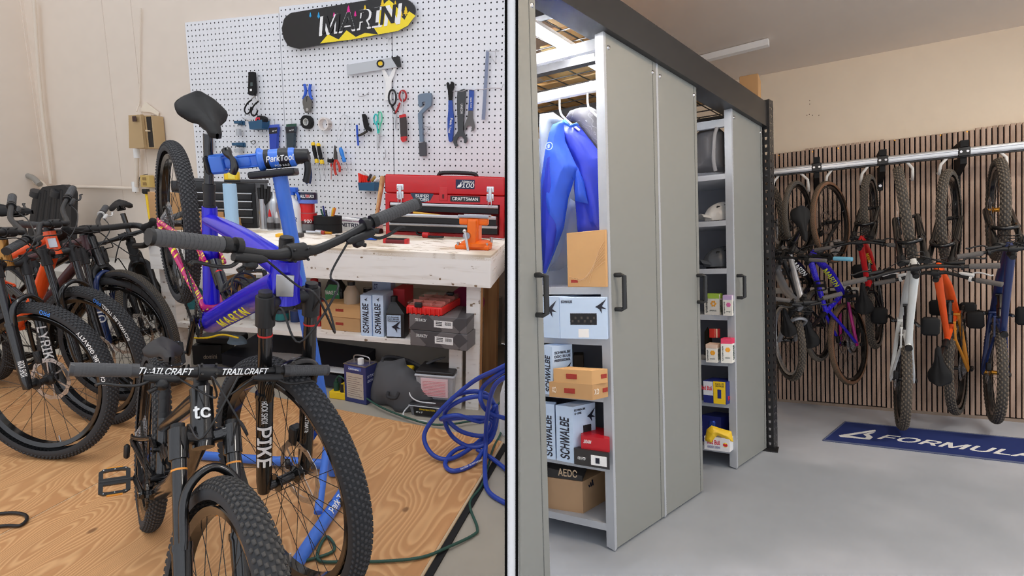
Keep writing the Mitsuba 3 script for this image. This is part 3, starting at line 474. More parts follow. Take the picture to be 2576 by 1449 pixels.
scissors('turquoise scissors to the right of the chain breaker', C((50, 190, 190), .4), C((90, 200, 160), .4), cA, ([(985, 920), (995, 980), (998, 1015)], [(1018, 930), (1010, 980), (1004, 1015)]), ((982, 905), 14, 38), ((1014, 895), 15, 45), (1000, 1020), [(988, 1010), (1004, 1010), (994, 1138), (990, 1138)], [(996, 1010), (1012, 1010), (996, 1135)], .0055)
k = single('cleaning_brush', plate(cB, [(478, 205), (505, 180), (600, 162), (690, 160), (705, 200), (700, 300), (690, 370), (620, 430), (545, 505), (548, 620), (562, 965), (510, 970), (480, 560), (478, 500), (600, 370), (600, 300), (548, 310), (545, 370), (500, 400), (485, 330)], .02, .03, .004), M('smoky_plastic', (110, 124, 140), .12, metal=.5), 'smoky grey chain cleaning brush with a hooked head', 'brush', PEG); part(k, 'bristles', plate(cB, [(490, 985), (605, 972), (608, 1200), (508, 1206)], .022, .03), C((82, 84, 88), .9))
k = thing('headset_wrench', 'long blue handled wrench with black open head on the pegboard', 'wrench', PEG); part(k, 'head', plate(cB, [(948, 40), (945, 0), (965, -22), (985, -12), (985, 10), (1000, 20), (1015, 5), (1015, -32), (1050, -27), (1072, 0), (1070, 60), (1050, 120), (1040, 285), (980, 285), (970, 120)], .008, .02, .001), MATT); part(k, 'handle', plate(cB, [(980, 280), (1040, 280), (1050, 450), (1065, 540), (1065, 700), (1055, 850), (1045, 950), (1015, 974), (985, 955), (968, 800), (965, 600), (978, 450)], .013, .022, .003), BLUE)
q0, q1 = pw(*cv(cB, [(985, 840)])[0], .03), pw(*cv(cB, [(1030, 560)])[0], .03); part(k, 'lettering', decal('Park Tool', (q0 + q1) / 2 + V(0, .0005, 0), q0 - q1, (1, 0, 0), .018, np.linalg.norm(q1 - q0) * .9), WHITE)
k = single('crank_wrench', plate(cB, [(1130, 130), (1240, 88), (1262, 100), (1255, 250), (1230, 600), (1225, 770), (1250, 850), (1285, 900), (1285, 960), (1260, 992), (1237, 985), (1240, 930), (1200, 875), (1145, 885), (1112, 940), (1112, 990), (1137, 1025), (1115, 1050), (1085, 1035), (1062, 980), (1062, 900), (1100, 850), (1135, 790), (1130, 600), (1122, 300)], .014, .024, .002), GLOSS, 'black ring ended wrench between two blue wrenches', 'wrench', PEG); q = pw(*cv(cB, [(1195, 420)])[0], .033); part(k, 'lettering', decal('UNIOR', q, (0, 0, -1), (1, 0, 0), .018, .075), C((210, 210, 210)))
k = thing('cone_wrench', 'flat grey cone wrench with short blue grip beside the black wrench', 'wrench', PEG); part(k, 'grip', plate(cB, [(1320, 112), (1345, 96), (1380, 98), (1398, 120), (1390, 280), (1380, 450), (1308, 450), (1318, 280)], .009, .02, .002), BLUE); part(k, 'jaw', plate(cB, [(1308, 448), (1380, 448), (1378, 560), (1400, 640), (1412, 720), (1395, 780), (1345, 800), (1370, 750), (1360, 700), (1310, 695), (1275, 730), (1265, 775), (1238, 770), (1245, 690), (1290, 570)], .005, .018, .001), C((92, 92, 92), .5)); q = pw(*cv(cB, [(1350, 320)])[0], .026); part(k, 'lettering', decal('Park Tool', q, (0.05, 0, -1), (1, 0, 0), .011, .075), WHITE)
q = [(1600, 838 - 1383), (1650, 838 - 1383), (1582, 600), (1525, 602)]; single('hacksaw_blade', plate(cB, q, .003, .03), C((120, 128, 150), .4, metal=.4), 'long blue grey hacksaw blade hanging at the right of the pegboard', 'saw blade', PEG)
k = single('brush_handle', plate(cA, [(1165, 875), (1205, 868), (1213, 920), (1215, 1060), (1190, 1078), (1176, 1060)], .02, .03, .003), C((58, 48, 48), .5), 'brush handle in red and black hanging handle down by the scissors', 'hand tool', PEG); part(k, 'shaft', prod(cA, [(1180, 690), (1185, 780), (1187, 870)], .005, .03), STEEL); part(k, 'end_cap', plate(cA, [(1176, 1040), (1215, 1034), (1214, 1066), (1190, 1080), (1178, 1066)], .022, .031), C((200, 30, 34), .4)); part(k, 'collar', plate(cA, [(1164, 878), (1206, 866), (1208, 888), (1166, 898)], .022, .031), C((200, 30, 34), .4))
k = thing('cable_cutter', 'cable cutter with blue and black handles hanging by its handles', 'pliers', PEG); part(k, 'handle', prod(cA, [(440, 640), (450, 690), (440, 735), (428, 752)], [.012, .012, .009], .03), C((40, 90, 200), .4)); part(k, 'handle', prod(cA, [(485, 640), (480, 690), (488, 735), (500, 752)], [.012, .012, .009], .03), C((40, 90, 200), .4)); part(k, 'jaw', plate(cA, [(432, 745), (455, 730), (462, 780), (470, 730), (492, 745), (496, 790), (486, 850), (450, 858), (440, 830), (430, 780)], .016, .03, .001), C((110, 108, 104), .4, metal=.5)); q = pw(*cv(cA, [(460, 832)])[0], .04); part(k, 'pivot', cyl(q, q + V(0, .014, 0), .014), STEEL)
def roll(name, label, o, c, R, r, wd, mat, core): q = pw(*cv(o, [c])[0], .0); D = LF.depth(q) / FPX / o[2] * .95; k = single(name, lathe([(r * D, 0), (R * D, 0), (R * D, wd), (r * D, wd), (r * D, 0)], 32, np.array([[1, 0, 0], [0, 0, -1], [0, 1, 0.0]]), q + V(0, -.004, 0)), mat, label, 'tape roll', PEG); part(k, 'core', lathe([(r * D * .8, .001), (r * D, .001), (r * D, wd * .95), (r * D * .8, wd * .95), (r * D * .8, .001)], 28, np.array([[1, 0, 0], [0, 0, -1], [0, 1, 0.0]]), q + V(0, -.004, 0)), core)
roll('electrical_tape', 'roll of black electrical tape on a pegboard hook', cA, (475, 930), 52, 28, .04, MATT, C((205, 205, 200))); roll('clear_tape', 'roll of clear packing tape to the right of the black tape', cA, (612, 945), 60, 50, .05, CLEAR, C((226, 218, 212), .4))
k = thing('safety_glasses', 'clear safety glasses hanging on end below the tape rolls', 'glasses', PEG); part(k, 'lens', plate(cA, [(725, 880), (745, 870), (765, 900), (730, 985), (700, 1060), (690, 1050), (700, 980)], .004, .03), CLEAR); part(k, 'temple', prod(cA, [(745, 872), (790, 890), (796, 950), (780, 960)], .003, .03), C((215, 220, 224), .2)); part(k, 'rim', prod(cA, [(725, 880), (745, 870), (768, 900), (740, 985), (702, 1062), (690, 1055), (695, 1000), (708, 940), (725, 880)], .0022, .032), C((205, 210, 214), .2))
k = thing('chain_breaker', 'black and blue chain breaker tool beside the clear glasses', 'chain tool', PEG); part(k, 'body', plate(cA, [(880, 870), (898, 865), (910, 880), (925, 955), (950, 980), (945, 1000), (905, 985), (895, 960)], .02, .03, .002), MATT); part(k, 'screw', prod(cA, [(848, 1030), (880, 1018), (915, 995)], [.008, .011, .011], .034), DARKSTEEL); part(k, 'handle', prod(cA, [(838, 948), (842, 1020), (849, 1105)], [.008, .009, .008], .036), C((28, 78, 190), .35))
# ---- rail with drivers and pliers
k = thing('tool_rail', 'wire tool rail holding screwdrivers and pliers on the pegboard', 'tool rail'); part(k, 'wire', prod(cD, [(215, 405), (225, 437), (450, 436), (720, 430), (735, 385)], .003, .05), STEEL)
for i, x in enumerate((200, 300, 390, 480, 580, 675)): part(k, 'loop', ring_on(cD, (x, 496 - i * .8), 30, 10, .0022, .05, 14), STEEL); part(k, 'stay', prod(cD, [(x + 20, 437), (x + 20, 492)], .002, .05), STEEL)
def driver(label, hdl, cap, cols, shaft, rs=.0045):
    k = thing('screwdriver', label, 'screwdriver', PEG); part(k, 'handle', prod(cD, hdl, [.012, .017, .017, .013, .017, .015], .052, 12), cols[0]); part(k, 'shaft', prod(cD, shaft, rs, .052), STEEL)
    for c in cap: part(k, 'handle_cap', prod(cD, c, [.012, .0178, .0178], .053, 12), cols[1])
for dx, dy, lb in ((0, 0, 'left of the two yellow and black screwdrivers'), (68, 12, 'right of the two yellow and black screwdrivers')): driver(lb, [(248 + dx, 165 + dy), (262 + dx, 250 + dy), (278 + dx, 320 + dy), (290 + dx, 370 + dy), (297 + dx, 405 + dy)], [[(244 + dx, 145 + dy), (247 + dx, 165 + dy), (249 + dx, 186 + dy)], [(285 + dx, 352 + dy), (292 + dx, 380 + dy), (298 + dx, 412 + dy)]], (MATT, YEL), [(298 + dx, 410 + dy), (345 + dx * .92, 628 + dy - (26 if dx else 0))])
driver('small screwdriver with a bright blue handle', [(600, 215), (612, 260), (630, 320), (645, 365), (655, 400)], [], (C((40, 130, 220), .35), YEL), [(655, 400), (702, 540)], .0035)
k = thing('nut_driver', 'slim red shafted driver with a black cap', 'screwdriver', PEG); part(k, 'cap', plate(cD, [(445, 365), (500, 360), (508, 372), (506, 405), (480, 412), (446, 405)], .03, .06, .003), MATT); part(k, 'shaft', prod(cD, [(480, 410), (486, 500), (480, 628)], [.006, .007, .004], .052), C((190, 150, 146), .4)); part(k, 'sleeve', prod(cD, [(480, 420), (484, 462)], .008, .053), C((190, 40, 36), .4))
def pliers(label, col, jaw, h1, h2):
    k = thing('pliers', label, 'pliers', PEG); part(k, 'jaw', plate(cD, jaw, .012, .05, .001), DARKSTEEL); part(k, 'handle', prod(cD, h1, [.008, .011, .011, .009], .054), col); part(k, 'handle', prod(cD, h2, [.008, .011, .011, .009], .05), col)
pliers('navy handled cutting pliers at the left of the tool rail', C((34, 48, 84), .5), [(172, 312), (182, 305), (190, 330), (198, 305), (206, 318), (208, 380), (200, 440), (178, 440), (170, 380)], [(182, 430), (165, 500), (152, 600), (165, 690)], [(198, 430), (212, 500), (216, 600), (203, 680)]); pliers('red handled needle nose pliers in the tool rail', C((196, 52, 36), .45), [(528, 185), (534, 190), (556, 300), (560, 370), (528, 378), (516, 340), (520, 260)], [(535, 370), (522, 440), (530, 510), (545, 570)], [(550, 370), (580, 430), (594, 480), (590, 530)])
def peg_bin(label, o, fr, dpt, col):
    """an open plastic bin; fr: front face corners (bl, br, tr, tl) in the crop"""
    q = [pw(*p_, dpt) for p_ in cv(o, fr)]; k = thing('pegboard_bin', label, 'storage bin'); b = [V(p_[0], PY - .001, p_[2]) for p_ in q]; th = V(0, .004, 0)
    part(k, 'front', hexa([q[0], q[1], q[1] + th, q[0] + th, q[3], q[2], q[2] + th, q[3] + th]), col); part(k, 'bottom', hexa([q[0], q[1], b[1], b[0]] + [v + V(0, 0, .004) for v in (q[0], q[1], b[1], b[0])]), col)
    for s, i, j in ((1, 0, 3), (-1, 1, 2)): part(k, 'side', hexa([q[i], q[i] + V(.004 * s, 0, 0), b[i] + V(.004 * s, 0, 0), b[i], q[j], q[j] + V(.004 * s, 0, 0), b[j] + V(.004 * s, 0, 0), b[j]]), col)
    return q
q = peg_bin('blue pegboard bin full of red clips', cD, [(843, 770), (1037, 776), (1042, 664), (828, 668)], .09, TEAL)
RC = 'red clips in the blue bin'
for i, (x, y) in enumerate(((848, 600), (872, 612), (900, 622), (935, 628), (965, 640))): single('plastic_clip', plate(cD, [(x - 15, y - 55), (x + 12, y - 50), (x + 30, y + 50), (x + 20, y + 70), (x - 5, y + 68), (x - 8, y)], .012, .075 - i * .012, .001), C((230, 44, 28), .4), ('leftmost', 'second from the left', 'middle', 'second from the right', 'rightmost')[i] + ' of the red plastic clips in the blue bin', 'clip', RC)
for hl_, (a_, b_, c_) in zip(('dark grey', 'brass coloured', 'white', 'clear'), (((1000, 560), (960, 640), C((60, 60, 62))), ((1050, 590), (1010, 650), C((180, 140, 60))), ((1095, 610), (1050, 650), WHITE), ((880, 505), (980, 580), C((222, 222, 222))))): single('small_hardware', prod(cD, [a_, b_], .011, .04), c_, hl_ + ' rod of hardware sticking out of the blue bin', 'hardware', 'hardware in the blue bin')
q = peg_bin('blue pegboard bin holding a tape measure', cC, [(1040, 825), (1242, 812), (1245, 665), (1018, 700)], .09, TEAL)
k = single('tape_measure', plate(cC, [(1165, 690), (1180, 640), (1210, 605), (1260, 600), (1300, 625), (1320, 660), (1310, 700), (1170, 710)], .05, .06, .006), MATT, 'black and red tape measure sitting in the blue bin', 'tape measure'); part(k, 'red_band', plate(cC, [(1165, 690), (1185, 635), (1240, 630), (1250, 690), (1232, 690), (1228, 650), (1205, 655), (1190, 690)], .054, .062), C((220, 40, 60)))
single('steel_tube', prod(cC, [(918, 628), (1000, 668), (1068, 690)], [.006, .009, .012], .05), ALU, 'silver tube end leaning in the blue bin', 'tube')
for (x0, y0, x1, y1, lb) in ((805, 740, 925, 935, 'clear hanging jar with a blue lid to the right of the saddle'), (770, 1100, 935, 1215, 'lower clear hanging jar with a blue lid')):
    c = pw(*cv(cC, [((x0 + x1) / 2, y1)])[0], .045); m_ = LF.depth(c) / FPX / cC[2]; r_ = (x1 - x0) / 2 * m_ * .93; h_ = (y1 - y0) * m_; k = thing('hanging_jar', lb, 'jar'); part(k, 'glass', lathe([(.001, 0), (r_, .002), (r_, h_)], 20, None, c), CLEAR); part(k, 'lid', cat(lathe([(r_ * 1.0, h_), (r_ * 1.15, h_), (r_ * 1.15, h_ + .022), (.001, h_ + .024)], 20, None, c), box(c + V(0, .035, h_ + .01), (r_ * 2.4, .02, .04), bev=.004)), TEAL); part(k, 'contents', lathe([(.001, .004), (r_ * .8, .004), (r_ * .75, h_ * .55), (.001, h_ * .6)], 12, None, c), C((176, 180, 184), .4))
def lube(x0, x1, y0, y1, cap, lbl, label):
    k = thing('grease_tube', label, 'grease tube', PEG); q = [pw(*cv(cC, [p_])[0], .03) for p_ in ((x0, y0), (x1, y0), (x1 - 8, y1), (x0 + 12, y1))]
    part(k, 'tube_body', plate(cC, [(x0, y0 + 50), (x1, y0 + 40), (x1 - 22, y1 - 220), (x1 - 30, y1), (x0 + 22, y1 + 6), (x0 + 16, y1 - 220)], .03, .035, .004), lbl); part(k, 'crimp', plate(cC, [(x0 - 2, y0 + 8), (x1 + 2, y0 - 4), (x1, y0 + 52), (x0, y0 + 60)], .006, .03), cap); part(k, 'label_band', plate(cC, [(x0 + 8, y0 + 60), (x1 - 8, y0 + 52), (x1 - 18, y0 + 150), (x0 + 14, y0 + 160)], .032, .036), C((20, 22, 34), .4)); q = pw(*cv(cC, [((x0 + x1) / 2, y0 + 105)])[0], .056); part(k, 'lettering', decal('Park Tool', q, (1, 0, .16), (0, 0, 1), .011, .05, lean=.2), WHITE); part(k, 'hook', prod(cC, [((x0 + x1) / 2 + 5, y0 - 90), ((x0 + x1) / 2 + 5, y0 + 20)], .003, .03), STEEL)
lube(1372, 1530, 745, 1150, C((74, 98, 190)), C((40, 70, 178), .3), 'blue grease tube hanging left of the pegboard seam'); lube(1650, 1812, 735, 1130, C((36, 80, 64)), C((60, 74, 84), .15, metal=.4), 'dark green grease tube hanging right of the pegboard seam')
k = single('digital_scale', plate(cC, [(1040, -120), (1125, -125), (1145, 200), (1125, 262), (1060, 265), (1035, 245)], .03, .04, .005), MATT, 'black hanging scale with a small grey screen', 'scale', PEG); part(k, 'screen', plate(cC, [(1052, 50), (1090, 48), (1092, 112), (1054, 114)], .002, .0565), C((70, 84, 84))); part(k, 'logo', plate(cC, [(1043, 155), (1078, 153), (1079, 190), (1044, 192)], .002, .0565), WHITE)
k = thing('storage_hooks', 'pair of black vinyl coated hooks on a chrome bracket', 'hook', PEG); part(k, 'bracket', prod(cC, [(1085, 310), (1150, 275), (1165, 330), (1200, 350)], .006, .03), CHROME)
for dx in (0, 110): part(k, 'hook_arm', prod(cC, [(1075 + dx, 335 + dx * .25), (1000 + dx, 400 + dx * .3), (955 + dx, 500 + dx * .4), (990 + dx, 570 + dx * .3), (1040 + dx, 540 + dx * .3), (1065 + dx, 455 + dx * .5)], .0065, .05), MATT)
single('reading_glasses', prod(cC, [(1062, 1035), (1090, 1020), (1130, 1015), (1135, 1050), (1100, 1075), (1070, 1050), (1062, 1035)], .0025, .03), BLK, 'thin wire glasses hung on the pegboard', 'glasses', PEG); k = single('plastic_bag', plate(cC, [(300, 640), (430, 650), (425, 850), (395, 945), (410, 1210), (320, 1200), (318, 900)], .012, .03, .004), C((205, 206, 208), .3), 'grey plastic bag of parts hanging behind the seatpost', 'plastic bag', PEG); part(k, 'dark_parts', plate(cC, [(322, 925), (375, 945), (412, 1010), (412, 1180), (360, 1170), (330, 1080)], .008, .042, .004), C((96, 98, 104), .4))
# wire hooks
for j, (o, pts) in enumerate(((cB, [(1045, 130), (1140, 122), (1200, 130), (1290, 100), (1400, 110), (1450, 95), (1540, 100), (1640, 80), (1740, 75), (1850, 75), (1885, 10)]), (cB, [(1660 - 40, 850 - 1383), (1810, 845 - 1383), (1755, 850 - 1383), (1750, 1030 - 1383), (1650, 880 - 1383)]), (cD, [(1185, 238), (1188, 330), (1165, 352), (1158, 325)]), (cB, [(550, 720), (600, 712), (680, 722), (625, 730), (625, 800), (560, 842), (620, 830), (650, 838)]), (cA, [(985, 262), (1060, 285), (1100, 292), (1080, 300), (1080, 318)]), (cA, [(850, 700), (855, 730), (900, 725), (930, 700)]), (cD, [(1100, 75), (1150, 62), (1175, 60)]))):
    single('pegboard_hook', prod(o, pts, .003, .03, 8), STEEL, ('steel wire hook rail carrying the wrenches', 'steel bracket hook behind the saw blade', 'empty steel J hook right of the turquoise scissors', 'steel hook beside the smoky brush', 'steel hook under the snowboard', 'steel hook left of the white tool', 'steel hook holding the turquoise scissors')[j], 'hook', 'pegboard hooks')

# ---------------------------------------------------------------- placing boxes and bottles where they stand
def pface(F, bl, br, top, z, depth, square=True):
    """the box whose lower front edge lies on the level z between two sightings; top: sighting of the height at its left edge. Returns corner, axes, size."""
    P0, P1 = F.z(*bl, z), F.z(*br, z); x = P1 - P0; w = np.linalg.norm(x); x = x / w; n = V(x[1], -x[0], 0)
    if n @ (ORG - P0) < 0: n = -n
    h = F.pl(bl[0], top, P0, n)[2] - z; return dict(o=P0, x=x, n=n, w=w, h=abs(h), d=depth, z=z)
def bx(f, x=(0, 1), y=(0, 1), z=(0, 1), bev=0.0):
    """a piece of that box, in fractions of its width, depth and height"""
    s = V((x[1] - x[0]) * f['w'], (y[1] - y[0]) * f['d'], (z[1] - z[0]) * f['h']); c = f['o'] + f['x'] * f['w'] * (x[0] + x[1]) / 2 - f['n'] * f['d'] * (y[0] + y[1]) / 2 + V(0, 0, f['h'] * (z[0] + z[1]) / 2)
    return box(c, s, np.column_stack([f['x'], -f['n'], V(0, 0, 1)]), bev)
def onf(f, u, v, off=.001): return f['o'] + f['x'] * f['w'] * u + V(0, 0, f['h'] * v) + f['n'] * off
def front(f, s, u, v, h, w=None, up=None, rd=None, bold=True, lean=0.0): return decal(s, onf(f, u, v), f['x'] if rd is None else rd, V(0, 0, 1) if up is None else up, h * f['h'], w and w * f['w'], bold, lean)
def carton(F, label, bl, br, top, z, depth, mat, group=None, name='cardboard_box', cat='box', flaps=True, bev=.002):
    f = pface(F, bl, br, top, z, depth); k = single(name, bx(f, bev=bev), mat, label, cat, group); f['k'] = k
    if flaps: part(k, 'lid_flap', bx(f, (.003, .997), (.003, .497), (.998, 1.006)), mat); part(k, 'lid_flap', bx(f, (.003, .997), (.503, .997), (.998, 1.006)), mat)
    return f
def pot(F, c, z, prof, n=24, on=None):
    """a turned body standing at sighting c on level z; prof (radius, height) in pixels of the photo's frame"""
    P = F.z(*c, z if on is None else on); P[2] = z; t = F.depth(P) / FPX; cosx = 1 / math.sqrt(1 + ((c[0] - CX) / FPX) ** 2); return lathe([(max(r * t * cosx, .0004), h * t) for r, h in prof], n, None, P), P, t
# ---------------------------------------------------------------- workbench
BT = .92
A1 = LF.z(1235, 643, BT); A0 = LF.z(372, 602, BT); fdir = unit(A1 - A0); rd = LF.z(1268, 614, BT) - A1; A2 = A1 + rd * ((WY - .03 - A1[1]) / rd[1]); A3 = V(A0[0] - .3, WY - .03, BT); fn_ = V(fdir[1], -fdir[0], 0)
wb = thing('workbench', 'long white painted wooden workbench with a lower shelf under the pegboard', 'workbench')
part(wb, 'top', prism([A0, A1, A2, A3], BT - .03, BT), 'worn_bench'); zb = LF.pl(1232, 725, A1, fn_)[2]
part(wb, 'apron', hexa([A0 + V(0, 0, zb - BT), A1 + V(0, 0, zb - BT), A1 - fn_ * .035 + V(0, 0, zb - BT), A0 - fn_ * .035 + V(0, 0, zb - BT), A0 - V(0, 0, .012), A1 - V(0, 0, .012), A1 - fn_ * .035 - V(0, 0, .012), A0 - fn_ * .035 - V(0, 0, .012)]), 'painted_wood')
e1 = unit(A2 - A1); L1 = np.linalg.norm(A2 - A1)
part(wb, 'end_board', hexa([A1 + V(0, 0, zb - BT), A1 + e1 * L1 + V(0, 0, zb - BT), A1 + e1 * L1 - fdir * .035 + V(0, 0, zb - BT), A1 - fdir * .035 + V(0, 0, zb - BT), A1 - V(0, 0, .012), A1 + e1 * L1 - V(0, 0, .012), A1 + e1 * L1 - fdir * .035 - V(0, 0, .012), A1 - fdir * .035 - V(0, 0, .012)]), 'painted_wood')
S0, S1 = LF.pl(796, 827, A1 - fn_ * .06, fn_), LF.pl(1173, 876, A1 - fn_ * .06, fn_); SZ = (S0[2] + S1[2]) / 2; s1 = S1; s0 = V(*(A0 - fn_ * .06)); sdp = V(0, .62, 0)
part(wb, 'shelf', prism([s0, s1, s1 + e1 * .6, s0 + sdp], SZ - .03, SZ), 'painted_wood')
def leg(a, w, d, mat, top=None, nm='leg'): return part(wb, nm, hexa([a, a + fdir * w, a + fdir * w + e1 * d, a + e1 * d] + [q + V(0, 0, top or zb) for q in (a, a + fdir * w, a + fdir * w + e1 * d, a + e1 * d)]), mat)
g = LF.pl(1172, 900, A1 - fn_ * .06, fn_); g[2] = 0; gw = np.linalg.norm((LF.pl(1205, 900, A1 - fn_ * .06, fn_) - g)[:2]); leg(g, gw, .03, 'painted_wood'); leg(g + fdir * gw * .2 + e1 * .03, gw * .8, .09, 'fir')
q = g + e1 * .5 + fdir * .02; leg(q, .09, .09, 'fir'); q = V(A0[0], A0[1], 0) - fn_ * .06; leg(q, .09, .09, 'painted_wood'); leg(q + V(-.1, 1.2, 0), .09, .09, 'fir')
q = g + fdir * (-.10) ; part(wb, 'shelf_support', hexa([p_ for p_ in (q, q + fdir * .075, q + fdir * .075 + e1 * .035, q + e1 * .035)] + [p_ + V(0, 0, SZ - .03) for p_ in (q, q + fdir * .075, q + fdir * .075 + e1 * .035, q + e1 * .035)]), 'painted_wood')
single('lumber_post', hexa([V(x, y, 0) for x, y in ((A1[0] + .10, 3.3), (A1[0] + .19, 3.3), (A1[0] + .19, 3.36), (A1[0] + .10, 3.36))] + [V(x, y, 1.4) for x, y in ((A1[0] + .10, 3.3), (A1[0] + .19, 3.3), (A1[0] + .19, 3.36), (A1[0] + .10, 3.36))]), 'fir', 'bare fir post standing at the right end of the workbench', 'post')
# ---------------------------------------------------------------- on the bench: the red chest
f = pface(LF, (971, 589), (1266, 600), 441, BT, .34); tc = thing('tool_chest', 'red metal tool chest with chrome latches and open drawers', 'tool chest')
part(tc, 'case', cat(bx(f, (0, .035), (0, 1), (0, .69)), bx(f, (.965, 1), (0, 1), (0, .69)), bx(f, (0, 1), (0, 1), (0, .05)), bx(f, (0, 1), (.92, 1), (0, .69)), bx(f, (0, 1), (0, 1), (.56, .70))), RED); lid = part(tc, 'lid', bx(f, (-.004, 1.004), (-.01, 1), (.705, 1.02), .012), RED)
for i, (z0, z1, pull) in enumerate(((.41, .54, .02), (.235, .37, .30), (.07, .21, .10))):
    dr_ = part(tc, 'drawer', cat(bx(f, (.045, .955), (-pull, .0), (z0, z0 + .02)), bx(f, (.045, .06), (-pull, .02), (z0, z1)), bx(f, (.94, .955), (-pull, .02), (z0, z1)), bx(f, (.045, .955), (-pull, -pull + .04), (z0, z1 - .03))), C((20, 20, 22), .4)); part(dr_, 'drawer_pull', bx(f, (.045, .955), (-pull - .035, -pull + .04), (z1 - .045, z1 + .012), .004), ALU)
for u in (.13, .885):
    l = part(tc, 'latch', cat(bx(f, (u - .03, u + .03), (-.025, 0), (.76, .86), .004), bx(f, (u - .03, u + .03), (-.03, -.0), (.62, .74), .004), bx(f, (u - .013, u + .013), (-.045, -.02), (.60, .84), .004)), CHROME); part(l, 'latch_loop', tube([onf(f, u - .016, .64, .014), onf(f, u - .012, .535, .02), onf(f, u + .012, .535, .02), onf(f, u + .016, .64, .014)], .003, 8), CHROME)
hp = part(tc, 'hasp', bx(f, (.46, .53), (-.02, 0), (.60, .83), .004), RED); part(hp, 'hasp_slot', bx(f, (.487, .503), (-.024, 0), (.64, .71)), C((90, 8, 10)))
hy = .5; hd_ = lambda u, v: f['o'] + f['x'] * f['w'] * u - f['n'] * f['d'] * hy + V(0, 0, f['h'] * v)
part(tc, 'carry_handle', tube(smoothpath([hd_(.40, 1.0), hd_(.42, 1.06), hd_(.5, 1.075), hd_(.64, 1.075), hd_(.72, 1.06), hd_(.74, 1.0)], 5), .014, 12), BLK)
part(tc, 'lettering', front(f, 'SMITH', .305, .86, .085, .15), WHITE)
for nm, u0, u1, v0, v1, col in (('badge', .60, .755, .81, .96, C((26, 34, 70), .4)), ('badge', .555, .80, .595, .69, C((40, 42, 46), .4))): part(tc, nm, bx(f, (u0, u1), (-.018, -.004), (v0, v1)), col)
part(tc, 'lettering', decal('FORMULA', onf(f, .70, .925, .008), f['x'], (0, 0, 1), .035 * f['h'], .10 * f['w'], lean=.2), WHITE); part(tc, 'lettering', decal('100', onf(f, .70, .865, .008), f['x'], (0, 0, 1), .07 * f['h'], .10 * f['w'], lean=.2), WHITE); part(tc, 'logo', flat([(0, 0), (.024, 0), (.034, .012), (.03, .04), (.02, .02), (.013, .02)], .001, np.column_stack([f['x'], V(0, 0, 1), f['n']]), onf(f, .61, .83, .008)), WHITE)
part(tc, 'lettering', decal('CRAFTSMAN', onf(f, .678, .642, .008), f['x'], (0, 0, 1), .05 * f['h'], .215 * f['w']), WHITE)
wing = [(-.10, .05), (.10, .05), (.07, -.03), (.02, -.055), (-.02, -.055), (-.07, -.03)]; part(tc, 'badge', flat([(x * f['w'], y * f['h'] * 1.4) for x, y in wing], .001, np.column_stack([f['x'], V(0, 0, 1), f['n']]), onf(f, .315, .645, .0005)), C((44, 60, 80), .4)); part(tc, 'lettering', front(f, 'SUPER', .315, .672, .05, .115), WHITE); part(tc, 'lettering', front(f, 'RIDER', .315, .61, .05, .115), WHITE)
# things lying in the open drawer
single('utility_tool', cat(tube([onf(f, .27, .40, .09), onf(f, .50, .365, .10)], .008, 8)), C((214, 160, 40), .4), 'yellow and black handled tool lying in the open chest drawer', 'hand tool'); single('tape_roll', lathe([(.022, 0), (.036, 0), (.036, .03), (.022, .03), (.022, 0)], 20, None, onf(f, .88, .31, .05)), ORG_, 'orange tape roll in the open chest drawer', 'tape roll')
# mallet
q0, q1 = LF.y(963, 446, 3.60), LF.y(945, 560, 3.42); k = thing('mallet', 'mallet with pale ash handle leaning between glove box and red chest', 'mallet'); part(k, 'handle', tube(smoothpath([q0, q0 * .7 + q1 * .3, q0 * .4 + q1 * .6, q1 + (q1 - q0) * .25], 5), np.linspace(.020, .013, 16), 14, sx=1.2), 'ash_wood'); part(k, 'head', cyl(q1 + (q1 - q0) * .2 + V(-.06, 0, 0), q1 + (q1 - q0) * .2 + V(.06, 0, 0), .03), BLK)
# vise
vz = BT; vc = LF.z(1188, 628, vz); t = LF.depth(vc) / FPX; vx = fdir; vn = fn_; up = V(0, 0, 1); VR = np.column_stack([vx, -vn, up]); vb = lambda c, s, bev=.006: box(vc + VR @ (V(*c) * t), V(*s) * t, VR, bev)
k = thing('bench_vise', 'orange bench vise bolted on the front right corner of the workbench', 'vise'); part(k, 'base', cat(vb((0, 14, 6), (88, 40, 12)), tf(lathe([(.001, 0), (40 * t, 0), (40 * t, 8 * t), (30 * t, 14 * t), (.001, 14 * t)], 24), None, vc + VR @ (V(6, 24, 8) * t))), ORG_); part(k, 'body', cat(vb((0, 22, 44), (30, 40, 66)), vb((0, 16, 70), (74, 18, 18)), vb((0, -2, 44), (22, 18, 60))), ORG_); part(k, 'jaw', cat(vb((0, 8, 82), (78, 8, 8), .002), vb((6, 28, 84), (70, 8, 6), .002)), STEEL)
c = vc + VR @ (V(-10, -16, 36) * t); part(k, 'screw', cyl(c - VR @ (V(0, -16, 0) * t), c + VR @ (V(0, -6, 0) * t), 9 * t), STEEL); b0, b1 = c + VR @ (V(-4, -8, 12) * t), c + VR @ (V(14, -12, -72) * t); part(k, 'handle_bar', cat(cyl(b0, b1, 3.4 * t), tf((np.array(trimesh.creation.icosphere(2, 5 * t).vertices), np.array(trimesh.creation.icosphere(2, 5 * t).faces)), None, b1), tf((np.array(trimesh.creation.icosphere(2, 5 * t).vertices), np.array(trimesh.creation.icosphere(2, 5 * t).faces)), None, b0)), CHROME); q = vc + VR @ (V(42, 30, 16) * t); part(k, 'lock_bolt', cat(cyl(q, q + up * 14 * t, 4 * t), cyl(q + up * 12 * t - vx * 4 * t, q + up * 10 * t + vx * 34 * t, 2 * t)), STEEL)
